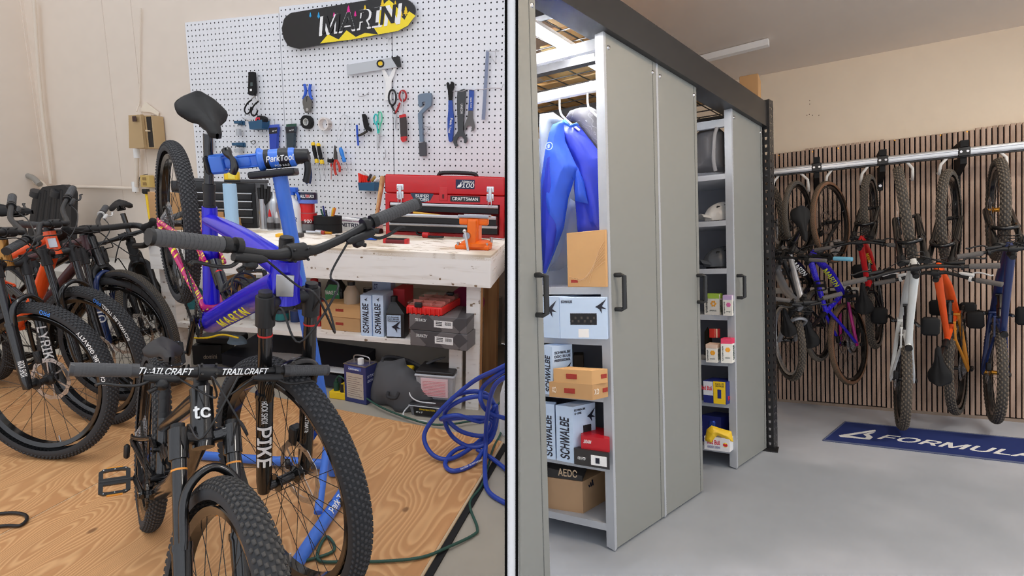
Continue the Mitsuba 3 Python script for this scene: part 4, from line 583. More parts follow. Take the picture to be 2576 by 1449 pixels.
for x, y in ((-36, -2), (36, 2)): q = vc + VR @ (V(x, y, 10) * t); part(k, 'mount_bolt', cyl(q, q + up * 8 * t, 4 * t, n=6), STEEL)
# small tools in front of the chest
def sit(px, py, pts, r, n=8, z=BT): P = LF.z(px, py, z); t = LF.depth(P) / FPX; return tube(smoothpath([P + V(0, 0, max(r * t, b * t)) + fdir * a * t - fn_ * c_ * t for a, c_, b in pts], 4) if len(pts) > 2 else [P + V(0, 0, max(r * t, b * t)) + fdir * a * t - fn_ * c_ * t for a, c_, b in pts], r * t, n)
k = thing('hex_key_set', 'red and black folding hex key set on the bench in front of the chest', 'hex keys'); part(k, 'body', sit(1072, 598, [(-8, 0, 6), (8, -2, 6)], 7, 10), C((200, 34, 36), .4)); 
for i in range(5): part(k, 'hex_key', sit(1082, 600, [(-4, 3 - i * 2, 5), (36, -3 - i * 3, 6)], 2.4, 6), BLK)
for i in range(3): part(k, 'hex_key', sit(1060, 594, [(8, 2 * i, 4), (-12, 4 + 3 * i, 5), (-14, 4 + 3 * i, 14)], 2.2, 6), BLK)
P = LF.z(997, 612, BT); t = LF.depth(P) / FPX; fk_ = np.column_stack([fdir, -fn_, up]); k = single('multi_tool', cat(box(P + V(0, 0, 5 * t), V(60, 18, 10) * t, fk_, .004)), C((110, 28, 34), .5), 'dark red multi tool lying on the bench beside the brake lever', 'multi tool'); part(k, 'tool_blades', cat(*[box(P + fk_ @ (V(2, -6 + 3 * i, 9) * t), V(50, 1.6, 8) * t, fk_) for i in range(5)]), BLK); part(k, 'end_cap', cat(box(P + fk_ @ (V(-28, 0, 6) * t), V(8, 19, 13) * t, fk_, .003), box(P + fk_ @ (V(28, 0, 6) * t), V(8, 19, 13) * t, fk_, .003)), C((200, 40, 44), .4))
P = LF.z(932, 604, BT); single('plastic_tyre_lever', box(P + V(0, 0, 4 * t), V(36, 10, 7) * t, fk_, .004), C((36, 96, 210), .4), 'bright blue plastic piece on the bench under the right grip', 'tool')
P = LF.z(866, 596, BT); single('hex_bar', box(P + V(0, 0, 3 * t), V(50, 5, 5) * t, fk_, .001), DARKSTEEL, 'thin steel bar lying on the bench', 'bar')
# glove box, tape with pens, cans and bottles along the pegboard
f2 = carton(LF, 'white nitrile glove box against the pegboard', (849, 579), (918, 585), 548, BT, .2, WHITE, name='glove_box', flaps=False); part(f2['k'], 'lettering', front(f2, 'NITRILE', .55, .5, .28, .8), C((20, 22, 50))); part(f2['k'], 'lettering', front(f2, 'DISPOSABLE GLOVES', .5, .82, .1, .7), C((120, 60, 100))); part(f2['k'], 'dispenser_slot', bx(f2, (.2, .8), (.35, .65), (1.0, 1.01)), C((70, 72, 84)))
single('small_carton', bx(pface(LF, (938, 545), (970, 545), 524, BT + .04, .1), bev=.002), WHITE, 'small plain white carton behind the mallet handle', 'box')
m, P, t = pot(LF, (826, 585), BT, [(0, 0), (36, 0), (36, 21), (35, 21.5), (36, 22), (36, 42), (26, 42), (26, 30), (0, 30)]); k = single('duct_tape', m, MATT, 'two stacked rolls of black duct tape holding pens', 'tape roll')
for i, (dx, hh, cl) in enumerate(((-14, 16, (20, 80, 60)), (-9, 24, (30, 40, 110)), (-3, 14, (30, 30, 34)), (3, 18, (235, 235, 235)), (8, 16, (235, 235, 235)), (13, 20, (230, 180, 40)), (17, 20, (220, 120, 40)))): single('pen', tube([P + V(0, 0, 31 * t) + fdir * dx * .7 * t, P + V(0, 0, (42 + hh) * t) + fdir * dx * 1.25 * t], 2.2 * t, 8), C(cl, .4), ('green pen', 'navy pen with clip', 'black marker', 'white pen left of another white pen', 'white pen right of another white pen', 'yellow pencil', 'orange pencil')[i] + ' standing in the black tape rolls', 'pen')
def tin(label, c, r, h, cols, name='tin_can', lettering=None, z=BT):
    m, P, t = pot(LF, c, z, [(0, 0), (r, 0), (r, h), (r * .96, h + 1), (0, h + 1)], on=BT); k = single(name, m, cols[0], label, 'can'); nrm = unit(ORG - P); nrm[2] = 0; nrm = unit(nrm); cosx = 1 / math.sqrt(1 + ((c[0] - CX) / FPX) ** 2); rr = r * t * cosx
    for z0, z1, cl in cols[1:]: part(k, 'label_band', lathe([(rr * 1.006, z0 * h * t), (rr * 1.01, z0 * h * t), (rr * 1.01, z1 * h * t), (rr * 1.006, z1 * h * t)], 24, None, P), cl)
    for s, zz, hh, ww, cl in lettering or []: part(k, 'lettering', twrap(s, P + V(0, 0, zz * h * t), rr * 1.012, nrm, hh * t, ww * t), cl)
    return k, P, t, rr
def twrap(s, c, r, face, h, w, vert=False):
    v, fa = fine(s, h); v = v.copy(); v[:, 0] -= (v[:, 0].min() + v[:, 0].max()) / 2; v[:, 0] *= w / (2 * v[:, 0].max()); v[:, 1] -= h / 2
    if vert: v = np.stack([-v[:, 1], v[:, 0], v[:, 2]], 1)
    a = v[:, 0] / r; n = unit(face); y = np.cross(V(0, 0, 1), n); rr = r + v[:, 2]; return c + (rr * np.cos(a))[:, None] * n + (rr * np.sin(a))[:, None] * y + v[:, 1:2] * V(0, 0, 1), fa
DKB = C((26, 30, 54), .35); tin('grey paint tin with red band at the bottom of the stack behind the truing block', (776, 584), 24, 48, [C((120, 120, 122), .3, metal=.4), (.62, 1.0, C((200, 30, 34), .4)), (.45, .62, C((70, 30, 34), .4))], lettering=[('900', .6, 8, 18, WHITE)])
P = LF.z(776, 584, BT); t0 = LF.depth(P) / FPX; tin('red can in the middle of the stack by the pegboard', (774, 584), 21, 22, [C((206, 30, 32), .35)], z=BT + 49 * t0) ; k, P, t, rr = tin('navy and blue adhesive tape tub on top of the can stack', (777, 584), 26, 26, [DKB, (0, .36, C((96, 120, 200), .4)), (.38, .95, DKB)], z=BT + 72 * t0, lettering=[('MULTI SACK', .68, 7, 34, WHITE), ('3M', .72, 7, 9, C((220, 40, 40)))]); part(k, 'clear_lid', lathe([(rr * 1.04, 24 * t), (rr * 1.06, 24 * t), (rr * 1.06, 30 * t), (0.001, 30 * t)], 24, None, P), CLEAR)
f3 = pface(LF, (749, 586), (774, 585), 541, BT, .03); k = single('axle_clamp', bx(f3, bev=.003), ALU, 'square metal clamp block with hexagonal hole beside the tape', 'clamp'); c = onf(f3, .5, .52, .001); part(k, 'hex_hole', flat([(math.cos(a) * f3['w'] * .36, math.sin(a) * f3['w'] * .36) for a in np.arange(6) * math.pi / 3 + .5], .001, np.column_stack([f3['x'], V(0, 0, 1), f3['n']]), c), C((150, 120, 90), .5)); part(k, 'clamp_screw', cat(cyl(onf(f3, .45, .98, -.015), onf(f3, .45, 1.3, -.015), .006), cyl(onf(f3, -.3, 1.32, -.015), onf(f3, 1.35, 1.36, -.015), .004)), BLUE)
k = thing('air_nozzle', 'brass and steel air hose nozzle lying on the bench', 'nozzle')
for a, b_, r, cl in ((0, 10, 3, BLK), (8, 34, 4, ALU), (34, 50, 6, ALU), (48, 58, 5, C((160, 50, 40), .4)), (56, 76, 3.6, GOLD)): part(k, 'section', sit(764, 588, [(a, 0, 5), (b_, -1, 5)], r, 10), cl)
P = LF.z(728, 596, BT); t = LF.depth(P) / FPX; k = single('sanding_pad', box(P + V(0, 0, 4 * t), V(60, 26, 8) * t, fk_ @ rz(.25), .003), C((236, 178, 40), .7), 'yellow sanding sponge lying on the bench under the handlebar', 'sponge'); part(k, 'abrasive_edge', box(P + fk_ @ rz(.25) @ (V(26, 0, 5) * t), V(14, 27, 10) * t, fk_ @ rz(.25), .004), C((80, 76, 74), .9))
# spray bottle, silver bottle, small bottles
m, P, t = pot(LF, (737, 585), BT, [(0, 0), (23, 0), (24, 3), (24, 60), (20, 74), (9, 86), (9, 94), (0, 94)]); k = single('spray_bottle', m, C((226, 230, 234), .3), 'white spray bottle with blue trigger behind the stand post', 'spray bottle'); part(k, 'trigger_head', cat(tf(box((0, 0, 0), V(34, 14, 12) * t, fk_, .004), None, P + V(0, 0, 106 * t)), tube(smoothpath([P + V(0, 0, 104 * t) + fdir * 8 * t, P + V(0, 0, 96 * t) + fdir * 18 * t, P + V(0, 0, 82 * t) + fdir * 22 * t], 4), 3.4 * t, 8), tf(lathe([(10 * t, 0), (10 * t, 10 * t), (5 * t, 14 * t)], 14), None, P + V(0, 0, 93 * t))), C((30, 90, 200), .4)); part(k, 'lettering', twrap('I·R', P + V(0, 0, 34 * t), 22 * t, V(*(ORG - P)[:2], 0), 10 * t, 22 * t), C((40, 60, 120)))
m, P, t = pot(LF, (693, 576), BT, [(0, 0), (17, 0), (18, 3), (18, 62), (12, 76), (7, 86), (7, 92), (0, 92)]); single('aluminium_bottle', m, ALU, 'brushed aluminium bottle beside the stand post', 'bottle')
def dropper(label, c, body, cap, h=36, r=8):
    m, P, t = pot(LF, c, BT, [(0, 0), (r, 0), (r, h * .62), (r * .5, h * .74), (0, h * .74)]); k = single('lube_bottle', m, body, label, 'bottle'); part(k, 'cap', pot(LF, c, BT, [(r * .55, h * .74), (r * .5, h * .85), (r * .25, h * 1.05), (0, h * 1.15)])[0], cap); return k, P, t
for lb, c, b_, cp_, h, r in (('small silver lube bottle with a red cap', (681, 579), C((150, 150, 152), .35), C((206, 30, 34)), 46, 8), ('small silver lube bottle with a white cap', (698, 578), C((156, 156, 158), .35), WHITE, 40, 8), ('small bottle with a yellow cap left of the steel tube', (652, 572), C((206, 200, 190), .4), YEL, 46, 6), ('dark bottle with a yellow tip beside the steel tube', (640, 570), C((40, 52, 40), .4), YEL, 50, 7)): k, P, t = dropper(lb, c, b_, cp_, h, r); part(k, 'label_band', pot(LF, c, BT, [(r + .2, h * .08), (r + .4, h * .08), (r + .4, h * .42), (r + .2, h * .42)])[0], C((60, 58, 60) if r != 6 else (226, 222, 214), .4))
k = single('steel_tube_stand', pot(LF, (664, 576), BT, [(0, 0), (9, 0), (9, 74), (7, 74), (7, 10), (0, 10)])[0], ALU, 'upright steel tube with black drivers standing in it', 'tube'); P = LF.z(664, 576, BT); t = LF.depth(P) / FPX
for i, (dx, hh) in enumerate(((-5, 102), (2, 110), (8, 100), (16, 106))): k = single('torx_driver', cat(tube([P + V(0, 0, 60 * t) + fdir * dx * .4 * t, P + V(0, 0, (hh - 34) * t) + fdir * dx * t], 2 * t, 8), tube([P + V(0, 0, (hh - 36) * t) + fdir * dx * t, P + V(0, 0, hh * t) + fdir * dx * 1.3 * t], 4.5 * t, 10)), BLK, ('leftmost', 'second', 'third', 'rightmost')[i] + ' of four black handled drivers standing in the steel tube', 'screwdriver', 'black drivers in the steel tube')
k = single('paper_towel_roll', pot(LF, (586, 584), BT, [(0, 0), (5, 0), (17, 0), (17.5, 1), (17.5, 118), (16, 120), (5, 120), (5, 100), (0, 100)])[0], C((164, 196, 222), .9), 'tall roll of pale blue paper towels standing on the bench', 'paper towels'); part(k, 'core', pot(LF, (586, 584), BT, [(4.6, 119), (6, 119.5), (6, 120.6), (4.6, 121)])[0], CARD)
# black tool chest behind and what is on it
f4 = pface(LF, (440, 572), (648, 574), 458, BT, .38); k = thing('tool_cabinet', 'black metal tool cabinet with silver drawer pulls behind the paper towels', 'tool chest'); part(k, 'case', bx(f4, bev=.006), C((24, 24, 26), .35)); part(k, 'lid', bx(f4, (-.005, 1.005), (-.01, 1.0), (.80, 1.03), .008), C((28, 28, 30), .35))
for i, v in enumerate((.10, .28, .46, .64)): d_ = part(k, 'drawer', bx(f4, (.05, .95), (-.02, .1), (v, v + .15), .003), C((34, 34, 36), .35)); part(d_, 'drawer_pull', bx(f4, (.1, .96), (-.05, -.01), (v + .125, v + .155), .002), ALU)
zt = BT + f4['h'] * 1.03
def ontop(name, label, cat, c, sz, mat, z=None, bev=.004, ry=0.0): P = LF.y(c[0], c[1], f4['o'][1] + .16); P[2] = zt; t = LF.depth(P) / FPX; f_ = np.column_stack([f4['x'], -f4['n'], up]) @ rz(ry); s = V(*sz) * t; return single(name, box(P + V(0, 0, s[2] / 2), s, f_, bev), mat, label, cat), P, t, f_
k, P, t, f_ = ontop('tape_measure', 'yellow tape measure standing on the black tool cabinet', 'tape measure', (584, 449), (34, 20, 28), YEL, bev=.012); part(k, 'label', box(P + f_ @ (V(2, -11, 15) * t), V(16, 1, 14) * t, f_, .001), C((240, 220, 90))); part(k, 'base', box(P + f_ @ (V(2, 0, 3) * t), V(37, 22, 6) * t, f_, .003), BLK)
ontop('sanding_block', 'dark block lying on the black tool cabinet', 'block', (640, 446), (60, 30, 8), C((70, 70, 72), .8)); k = single('cable_coil', cat(*[tube([V(LF.y(508, 446, f4['o'][1] + .16)[0] + .06 * math.cos(a), f4['o'][1] + .16 + .06 * math.sin(a), zt + .004 + .005 * i) for a in np.linspace(0, 6.28, 24)], .003, 6) for i in range(4)]), C((90, 90, 92)), 'thin grey cable coiled on the black tool cabinet', 'cable')
# cardboard boxes by the wheel
G1 = 'cardboard boxes on the bench behind the wheel'
for i, (lb, bl, br, tp, d_) in enumerate((('large taped cardboard box seen through the spokes', (408, 580), (462, 578), 486, .3), ('flat cardboard box at the bottom of the pile right of the wheel', (498, 578), (566, 580), 549, .3), ('thin cardboard box second in the pile behind the seat tube', (500, 549), (563, 549), 533, .28), ('small thin cardboard box on top of the pile behind the seat tube', (505, 533), (560, 532), 518, .26))): carton(LF, lb, bl, br, tp, BT if i < 2 else BT + (.075 if i == 2 else .115), d_, (CARD, CARD2)[i % 2], G1)

# ---------------------------------------------------------------- on the bench's lower shelf
z_ = SZ
def shelfbox(name, label, bl, br, top, d, mat, group=None, cat='box', z=None): f = pface(LF, bl, br, top, z_ if z is None else z, d); k = single(name, bx(f, bev=.003), mat, label, cat, group); f['k'] = k; return f
SKY = C((196, 216, 240), .45); INK = C((20, 24, 40), .5)
GS = 'tall pale blue boxes of tyre sealant'
for i, (bl, br, tp) in enumerate((((908, 844), (936, 846), 742), ((938, 846), (966, 848), 742))):
    f = shelfbox('sealant_box', ('left', 'right')[i] + ' one of two tall pale blue boxes standing on the bench shelf', bl, br, tp, .16, SKY, GS); part(f['k'], 'lettering', decal('SCHWALBE', onf(f, .47, .43), (0, 0, 1), -f['x'], .5 * f['w'], .72 * f['h'], lean=.12), INK); part(f['k'], 'bird_logo', flat([(0, .3), (.35, .45), (1, 1), (.6, .35), (1, .1), (.55, .15), (.6, -.3), (.35, .1)], .001, np.column_stack([f['x'], V(0, 0, 1), f['n']]) * V(.02, .02, 1), onf(f, .4, .87, .0005)), INK)
f = shelfbox('sealant_bottle', 'black square sealant bottle with pale blue label on the bench shelf', (972, 850), (1018, 852), 788, .10, C((26, 26, 28), .4), cat='bottle'); k = f['k']; c = onf(f, .32, 1.0, -.05); part(k, 'shoulder', hexa([onf(f, 0, .985, 0), onf(f, 1, .985, 0), onf(f, 1, .985, -.1), onf(f, 0, .985, -.1), onf(f, .18, 1.42, -.03), onf(f, .48, 1.42, -.03), onf(f, .48, 1.42, -.07), onf(f, .18, 1.42, -.07)]), C((26, 26, 28), .4)); part(k, 'cap', cyl(onf(f, .33, 1.40, -.05), onf(f, .33, 1.62, -.05), .02), BLK); part(k, 'label', bx(f, (.03, .80), (-.004, 0), (.06, .93), .001), SKY); part(k, 'bird_logo', flat([(0, .3), (.35, .5), (1, 1), (.6, .35), (1, .1), (.55, .15), (.6, -.3), (.35, .1)], .001, np.column_stack([f['x'], V(0, 0, 1), f['n']]) * V(.055, .055, 1), onf(f, .30, .36, .005)), INK)
for i, (s, v_) in enumerate((('SCHWALBE', .86), ('DOC BLUE', .78), ('PROFESSIONAL', .70))): part(k, 'lettering', decal(s, onf(f, .4, v_, .005), f['x'], (0, 0, 1), .05 * f['h'], .62 * f['w']), INK)
GC = 'brown component cartons on the bench shelf'
f = shelfbox('component_carton', 'lower of two brown cartons with red labels on the bench shelf', (808, 828), (906, 837), 794, .2, CARD, GC); part(f['k'], 'label', bx(f, (.38, .58), (-.005, 0), (.42, .62)), C((150, 48, 34))); h1 = f['h']
f = shelfbox('component_carton', 'upper of two brown cartons under the brake oil bottle', (808, 794), (906, 803), 760, .2, CARD2, GC, z=z_ + h1); part(f['k'], 'label', bx(f, (.38, .58), (-.005, 0), (.42, .62)), C((150, 48, 34))); h2 = h1 + f['h']; ftop = f
f = shelfbox('hub_box', 'red box lettered ub beside the brown cartons', (781, 820), (806, 822), 763, .2, C((196, 40, 44), .4)); part(f['k'], 'lettering', front(f, 'ub', .5, .5, .16, .7), C((250, 190, 190)))
f = pface(LF, (817, 757), (862, 760), 712, z_ + h2 - .02, .08); k = single('brake_oil_bottle', bx(f, (0, 1), (0, 1), (0, .62), .008), C((28, 30, 30), .4), 'dark bottle with green brake oil label standing on the brown cartons', 'bottle'); part(k, 'shoulder', hexa([onf(f, 0, .6, 0), onf(f, 1, .6, 0), onf(f, 1, .6, -.08), onf(f, 0, .6, -.08), onf(f, .15, 1.15, -.02), onf(f, .7, 1.15, -.02), onf(f, .7, 1.15, -.06), onf(f, .15, 1.15, -.06)]), C((28, 30, 30), .4)); part(k, 'label', flat([(.06, .08), (.86, .08), (.86, .95), (.3, .95), (.06, .62)], .001, np.column_stack([f['x'] * f['w'], V(0, 0, f['h']), f['n']]), onf(f, 0, 0, .004)), C((44, 128, 74), .4)); part(k, 'lettering', front(f, 'BRAKE OIL', .46, .5, .2, .72, lean=.05), WHITE); part(k, 'lettering', front(f, 'MINERAL', .46, .75, .1, .45), C((220, 120, 90)))
for q in ('BRAKE OIL',): part(k, 'lettering', decal(q, onf(f, .46, .5, .007), f['x'], (0, 0, 1), .2 * f['h'], .72 * f['w']), WHITE)
for lb, c, zz, prof, col, bands in (('small green bottle with a black cap on the brown cartons', (881, 765), z_ + h2 - .02, [(0, 0), (12, 0), (13, 2), (13, 30), (10, 36), (10, 37), (10, 46), (0, 46)], C((60, 100, 66), .3), [(13.3, 4, 30, C((44, 140, 70), .4)), (10.5, 37, 46.5, BLK)]), ('beige plastic bottle at the back of the shelf', (886, 790), z_ + .1, [(0, 0), (19, 0), (20, 4), (20, 56), (12, 70), (9, 74), (9, 82), (0, 82)], C((178, 158, 134), .5), [(9.4, 74, 83, BLK)]), ('black bottle with white shoulder behind the sealant boxes', (926, 790), z_ + .08, [(0, 0), (15, 0), (15, 46), (10, 56), (10, 66), (0, 66)], C((220, 220, 218), .4), [(15.3, 0, 36, BLK), (10.4, 57, 67, BLK)]), ('red and black spray can under the apron left of the brake oil', (795, 800), z_, [(0, 0), (16, 0), (16, 70), (16, 78), (10, 86), (10, 100), (0, 102)], C((200, 36, 40), .35), [(16.2, 42, 70, C((36, 38, 44), .4)), (16.2, 72, 90, C((70, 80, 120), .4))]), ('dark tub with teal label behind the fork', (710, 806), z_, [(0, 0), (18, 0), (18, 30), (16, 34), (0, 34)], C((60, 70, 80), .35), [(18.3, 4, 20, C((40, 130, 130), .4))]), ('red spray can behind the fork leg', (776, 806), z_, [(0, 0), (13, 0), (13, 70), (8, 80), (0, 80)], C((206, 40, 40), .35), [(13.2, 20, 50, C((40, 60, 130), .4))]), ('white and black spray can beside the head tube', (660, 802), z_, [(0, 0), (13, 0), (13, 84), (8, 92), (8, 100), (0, 100)], C((216, 216, 214), .35), [(13.2, 10, 60, C((56, 56, 60), .4)), (8.4, 93, 100.5, BLK)]), ('white spray can with black letters beside the black one', (640, 800), z_, [(0, 0), (12, 0), (12, 84), (8, 92), (8, 100), (0, 100)], C((226, 226, 224), .35), [(12.2, 40, 50, BLK)]), ('blue lidded tub under the apron', (745, 808), z_, [(0, 0), (14, 0), (14, 28), (0, 28)], C((40, 60, 110), .35), [])):
    m, P, t = pot(LF, c, zz, prof); k = single('bottle' if 'bottle' in lb else 'spray_can' if 'can' in lb else 'tub', m, col, lb, 'bottle' if 'bottle' in lb else 'can' if 'can' in lb else 'tub')
    for r, h0, h1_, cl in bands: part(k, 'label_band', pot(LF, c, zz, [(r, h0), (r + .1, h0), (r + .1, h1_), (r * .99, h1_)])[0], cl)
    if 'left of the brake oil' in lb: cosx = 1 / math.sqrt(1 + ((c[0] - CX) / FPX) ** 2); n_ = V(*(ORG - P)[:2], 0); part(k, 'lettering', twrap('TOP', P + V(0, 0, 56 * t), 16.6 * t * cosx, n_, 16 * t, 30 * t), WHITE); part(k, 'lettering', twrap('ORIGINAL', P + V(0, 0, 36 * t), 16.4 * t * cosx, n_, 5 * t, 24 * t), WHITE); part(k, 'lettering', twrap('itt', P + V(0, 0, 80 * t), 16.6 * t * cosx, n_, 10 * t, 18 * t), WHITE)
f = shelfbox('wrapped_pack', 'red white and blue printed pack at the back of the shelf', (938, 800), (985, 802), 700, .1, C((168, 190, 220), .4), z=z_ + .05, cat='pack'); part(f['k'], 'red_print', bx(f, (0, 1), (-.01, 0), (.0, .55)), C((206, 44, 44), .4)); part(f['k'], 'lettering', front(f, 'CT', .2, .8, .12, .2), C((40, 60, 110)))
f = shelfbox('red_carton', 'red carton with pink letters behind the black sealant bottle', (990, 828), (1019, 830), 726, .16, C((206, 52, 58), .45), z=z_); part(f['k'], 'lettering', front(f, 'sys', .5, .45, .12, .5, rd=(0, 0, 1), up=-f['x']), C((240, 150, 150)))
GT = 'grey patterned crank boxes on the bench shelf'
def pat_tex(p, n, uv):
    a = (p.x * .9 + p.y * .3 + p.z) * 11; b = (p.x * .9 + p.y * .3 - p.z) * 11; c = cell_rand(dr.floor(a), dr.floor(b), 5); return mix(lin((70, 68, 70)), lin((104, 100, 100)), dr.select(c > .55, 1.0, 0.0))
M('patterned_card', proc(pat_tex), .45); hh = 0
for i, (bl, br, tp, lb) in enumerate((((1032, 868), (1175, 884), 828, 'lower of two long grey patterned boxes on the bench shelf'), ((1029, 828), (1174, 842), 789, 'upper of two long grey patterned boxes under the red organizer'))):
    f = shelfbox('crank_box', lb, bl, br, tp, .28, 'patterned_card', GT, z=z_ + hh); hh += f['h']; part(f['k'], 'lettering', front(f, 'TRUVATIV', .2, .66, .18, .2, lean=.2), WHITE); lab = part(f['k'], 'label', bx(f, (.44, .76), (-.003, 0), (.28, .72)), C((226, 224, 222), .6))
    for v_ in (.6, .5, .4): part(lab, 'print_line', bx(f, (.47, .58), (-.005, 0), (v_, v_ + .05)), C((70, 70, 72))); part(lab, 'barcode', cat(*[bx(f, (.63 + j * .012, .636 + j * .012), (-.005, 0), (.45, .66)) for j in range(9)]), C((60, 60, 62))) if v_ == .6 else None
zo = z_ + hh; P0 = LF.z(1022, 787, zo); f = pface(LF, (1022, 788), (1112, 796), 768, zo, .30); k = thing('parts_organizer', 'red parts organizer box with clear lid on top of the grey boxes', 'organizer'); part(k, 'tray', cat(bx(f, bev=.006), *[bx(f, (i / 8 + .02, i / 8 + .06), (-.03, .02), (.0, .85), .002) for i in range(8)]), C((220, 40, 36), .35)); part(k, 'contents', bx(f, (.04, .96), (.04, .96), (.96, 1.12)), C((150, 80, 70), .6)); part(k, 'lid', bx(f, (.01, .99), (.01, .99), (1.16, 1.5), .006), CLEAR); part(k, 'latch', cat(bx(f, (.25, .45), (-.04, .02), (.9, 1.5), .003), bx(f, (.62, .82), (.9, 1.0), (1.3, 1.7), .003)), BLK); part(k, 'dividers', cat(*[bx(f, (.05, .95), (v_, v_ + .015), (1.1, 1.45)) for v_ in (.25, .5, .75)], *[bx(f, (u_, u_ + .015), (.05, .95), (1.1, 1.45)) for u_ in (.33, .66)]), C((200, 120, 110), .4))
# crumpled cloth behind
def cloth(c, r, seed, n=22, sq=.6):
    a = np.linspace(0, 2 * np.pi, n, endpoint=False); b = np.linspace(0, np.pi / 2, 9); A, B = np.meshgrid(a, b); Q = np.stack([np.cos(A) * np.cos(B) * r[0], np.sin(A) * np.cos(B) * r[1], np.sin(B) * r[2]], -1); q = meshkit.fbm(Q * 14 + seed, 3, seed) - .5; Q = Q * (1 + .7 * q[..., None]); return tf(surf(Q, cv=True), None, c)
single('cloth', cloth(LF.z(1118, 800, zo - .06) + V(.0, .26, .02), (.15, .08, .11), 3), M('maroon_cloth', (140, 44, 84), .9), 'crumpled maroon cloth behind the red organizer', 'cloth')
f = shelfbox('component_carton', 'brown carton at the left end of the shelf behind the bike', (556, 795), (605, 798), 700, .2, CARD2, None, z=z_)
single('cloth', cloth(LF.z(468, 770, z_ + .05), (.16, .12, .16), 9), C((60, 128, 134), .9), 'crumpled teal cloth at the left end of the shelf', 'cloth')
# ---------------------------------------------------------------- on the floor under the bench
def floorbox(name, label, bl, br, top, d, mat, cat): f = pface(LF, bl, br, top, .0, d); k = single(name, bx(f, bev=.004), mat, label, cat); f['k'] = k; return f
f = floorbox('solvent_tin', 'tall rectangular solvent tin with dark blue label and white cap', (867, 1008), (922, 1020), 914, .11, C((52, 58, 110), .35), 'tin'); k = f['k']; part(k, 'top_plate', bx(f, (-.01, 1.01), (-.01, 1.01), (.985, 1.0)), C((150, 140, 120), .35, metal=.6)); part(k, 'cap', cyl(onf(f, .62, 1.0, -.035), onf(f, .62, 1.14, -.035), .018), WHITE); part(k, 'carry_handle', tube(smoothpath([onf(f, .2, 1.0, -.06), onf(f, .25, 1.16, -.06), onf(f, .85, 1.16, -.06), onf(f, .9, 1.0, -.06)], 5), .005, 8), STEEL)
part(k, 'label', bx(f, (.12, .88), (-.006, 0), (.12, .78)), C((190, 176, 160), .5)); part(k, 'badge', bx(f, (.22, .80), (-.008, 0), (.86, .94), .002), C((90, 110, 180), .4)); part(k, 'lettering', decal('CROWN', onf(f, .5, .90, .009), f['x'], (0, 0, 1), .04 * f['h'], .45 * f['w']), WHITE)
for i in range(10): part(k, 'print_line', bx(f, (.18, .82 - .1 * (i % 3)), (-.009, 0), (.18 + i * .055, .19 + i * .055)), C((110, 90, 90)))
for i, s in enumerate(('STAIN', 'SOLV')): part(k, 'lettering', decal(s, f['o'] + f['x'] * (f['w'] + .001) - f['n'] * f['d'] * .5 + V(0, 0, f['h'] * (.72 - .12 * i)), -f['n'], (0, 0, 1), .06 * f['h'], .8 * f['d'], lean=.2), C((190, 196, 220)))
f = floorbox('power_strip', 'yellow power strip with plugs on the floor beside the tin', (828, 1002), (872, 1008), 984, .07, YEL, 'power strip'); k = f['k']; part(k, 'outlet_cover', bx(f, (.6, .9), (.1, .9), (1, 2.1), .004), YEL); gq = onf(f, .3, 1.0, -.03); pl_ = part(k, 'plug', cat(cyl(gq, gq + V(0, 0, .05), .018), cyl(gq + V(0, 0, .05), gq + V(0, 0, .07), .01)), C((30, 70, 54), .5)); q = onf(f, .72, 1, -.02); part(k, 'plug', cyl(q, q + V(0, 0, .05), .018), BLK)
single('extension_cord', tube(smoothpath([gq + V(0, 0, .07), gq + V(.05, -.02, .10), LF.z(900, 985, .06), LF.z(960, 1025, .03), LF.z(1060, 1062, .024), LF.z(1120, 1068, .024), LF.z(1180, 1060, .024), LF.z(1225, 1052, .03), LF.z(1262, 1010, .10), LF.z(1262, 1080, .02), LF.z(1240, 1130, .02), LF.z(1215, 1215, .012), LF.z(1182, 1265, .008), LF.z(1200, 1325, .008), LF.z(1192, 1345, .008), LF.z(1130, 1375, .014), LF.z(1060, 1402, .026), LF.z(960, 1412, .026), LF.z(880, 1412, .026), LF.z(800, 1408, .026), LF.z(820, 1350, .026), LF.z(840, 1385, .026), LF.z(760, 1412, .026), LF.z(690, 1418, .026), LF.z(700, 1370, .026), LF.z(668, 1352, .026), LF.z(600, 1350, .026)], 7), .0055, 8), M('green_cord', (38, 76, 64), .5), 'dark green extension cord snaking over plywood and concrete', 'cord')
# duffel bag
c = LF.z(985, 1034, 0) + V(0, .17, 0); a = np.linspace(0, 2 * np.pi, 64, endpoint=False); hs_ = np.array([0, .01, .035, .075, .115, .15, .18, .2, .212, .218]); rs_ = np.array([.85, .97, 1.04, 1.06, 1.02, .94, .82, .64, .4, .05])
Q = np.array([[c + V(.23 * r * np.cos(t), .16 * r * np.sin(t), h * (1 - .16 * math.cos(t - .5) * (h > .05))) for t in a] for h, r in zip(hs_, rs_)]); n_ = (Q - c - V(0, 0, .1)); n_ /= np.linalg.norm(n_, axis=2, keepdims=True); q = meshkit.fbm(Q * V(9, 9, 5), 3, 5) - .5; q2 = meshkit.noise(np.stack([Q[..., 0] * 26 + Q[..., 2] * 14, Q[..., 1] * 26, Q[..., 2] * 9], -1), 8) - .5; Q = Q + n_ * (.09 * q + .025 * q2)[..., None]; Q[..., 2] = np.maximum(Q[..., 2], .002)
k = single('duffel_bag', surf(Q, cv=True), M('black_canvas', (88, 88, 90), .9, spec=.2), 'slumped open charcoal canvas duffel bag under the bench', 'bag'); top_ = c + V(.0, -.02, .195); op = [top_ + V(.15 * math.cos(t), .06 * math.sin(t), .02 - .035 * math.cos(t) + .02 * math.sin(t)) for t in np.linspace(0, 2 * np.pi, 25)]
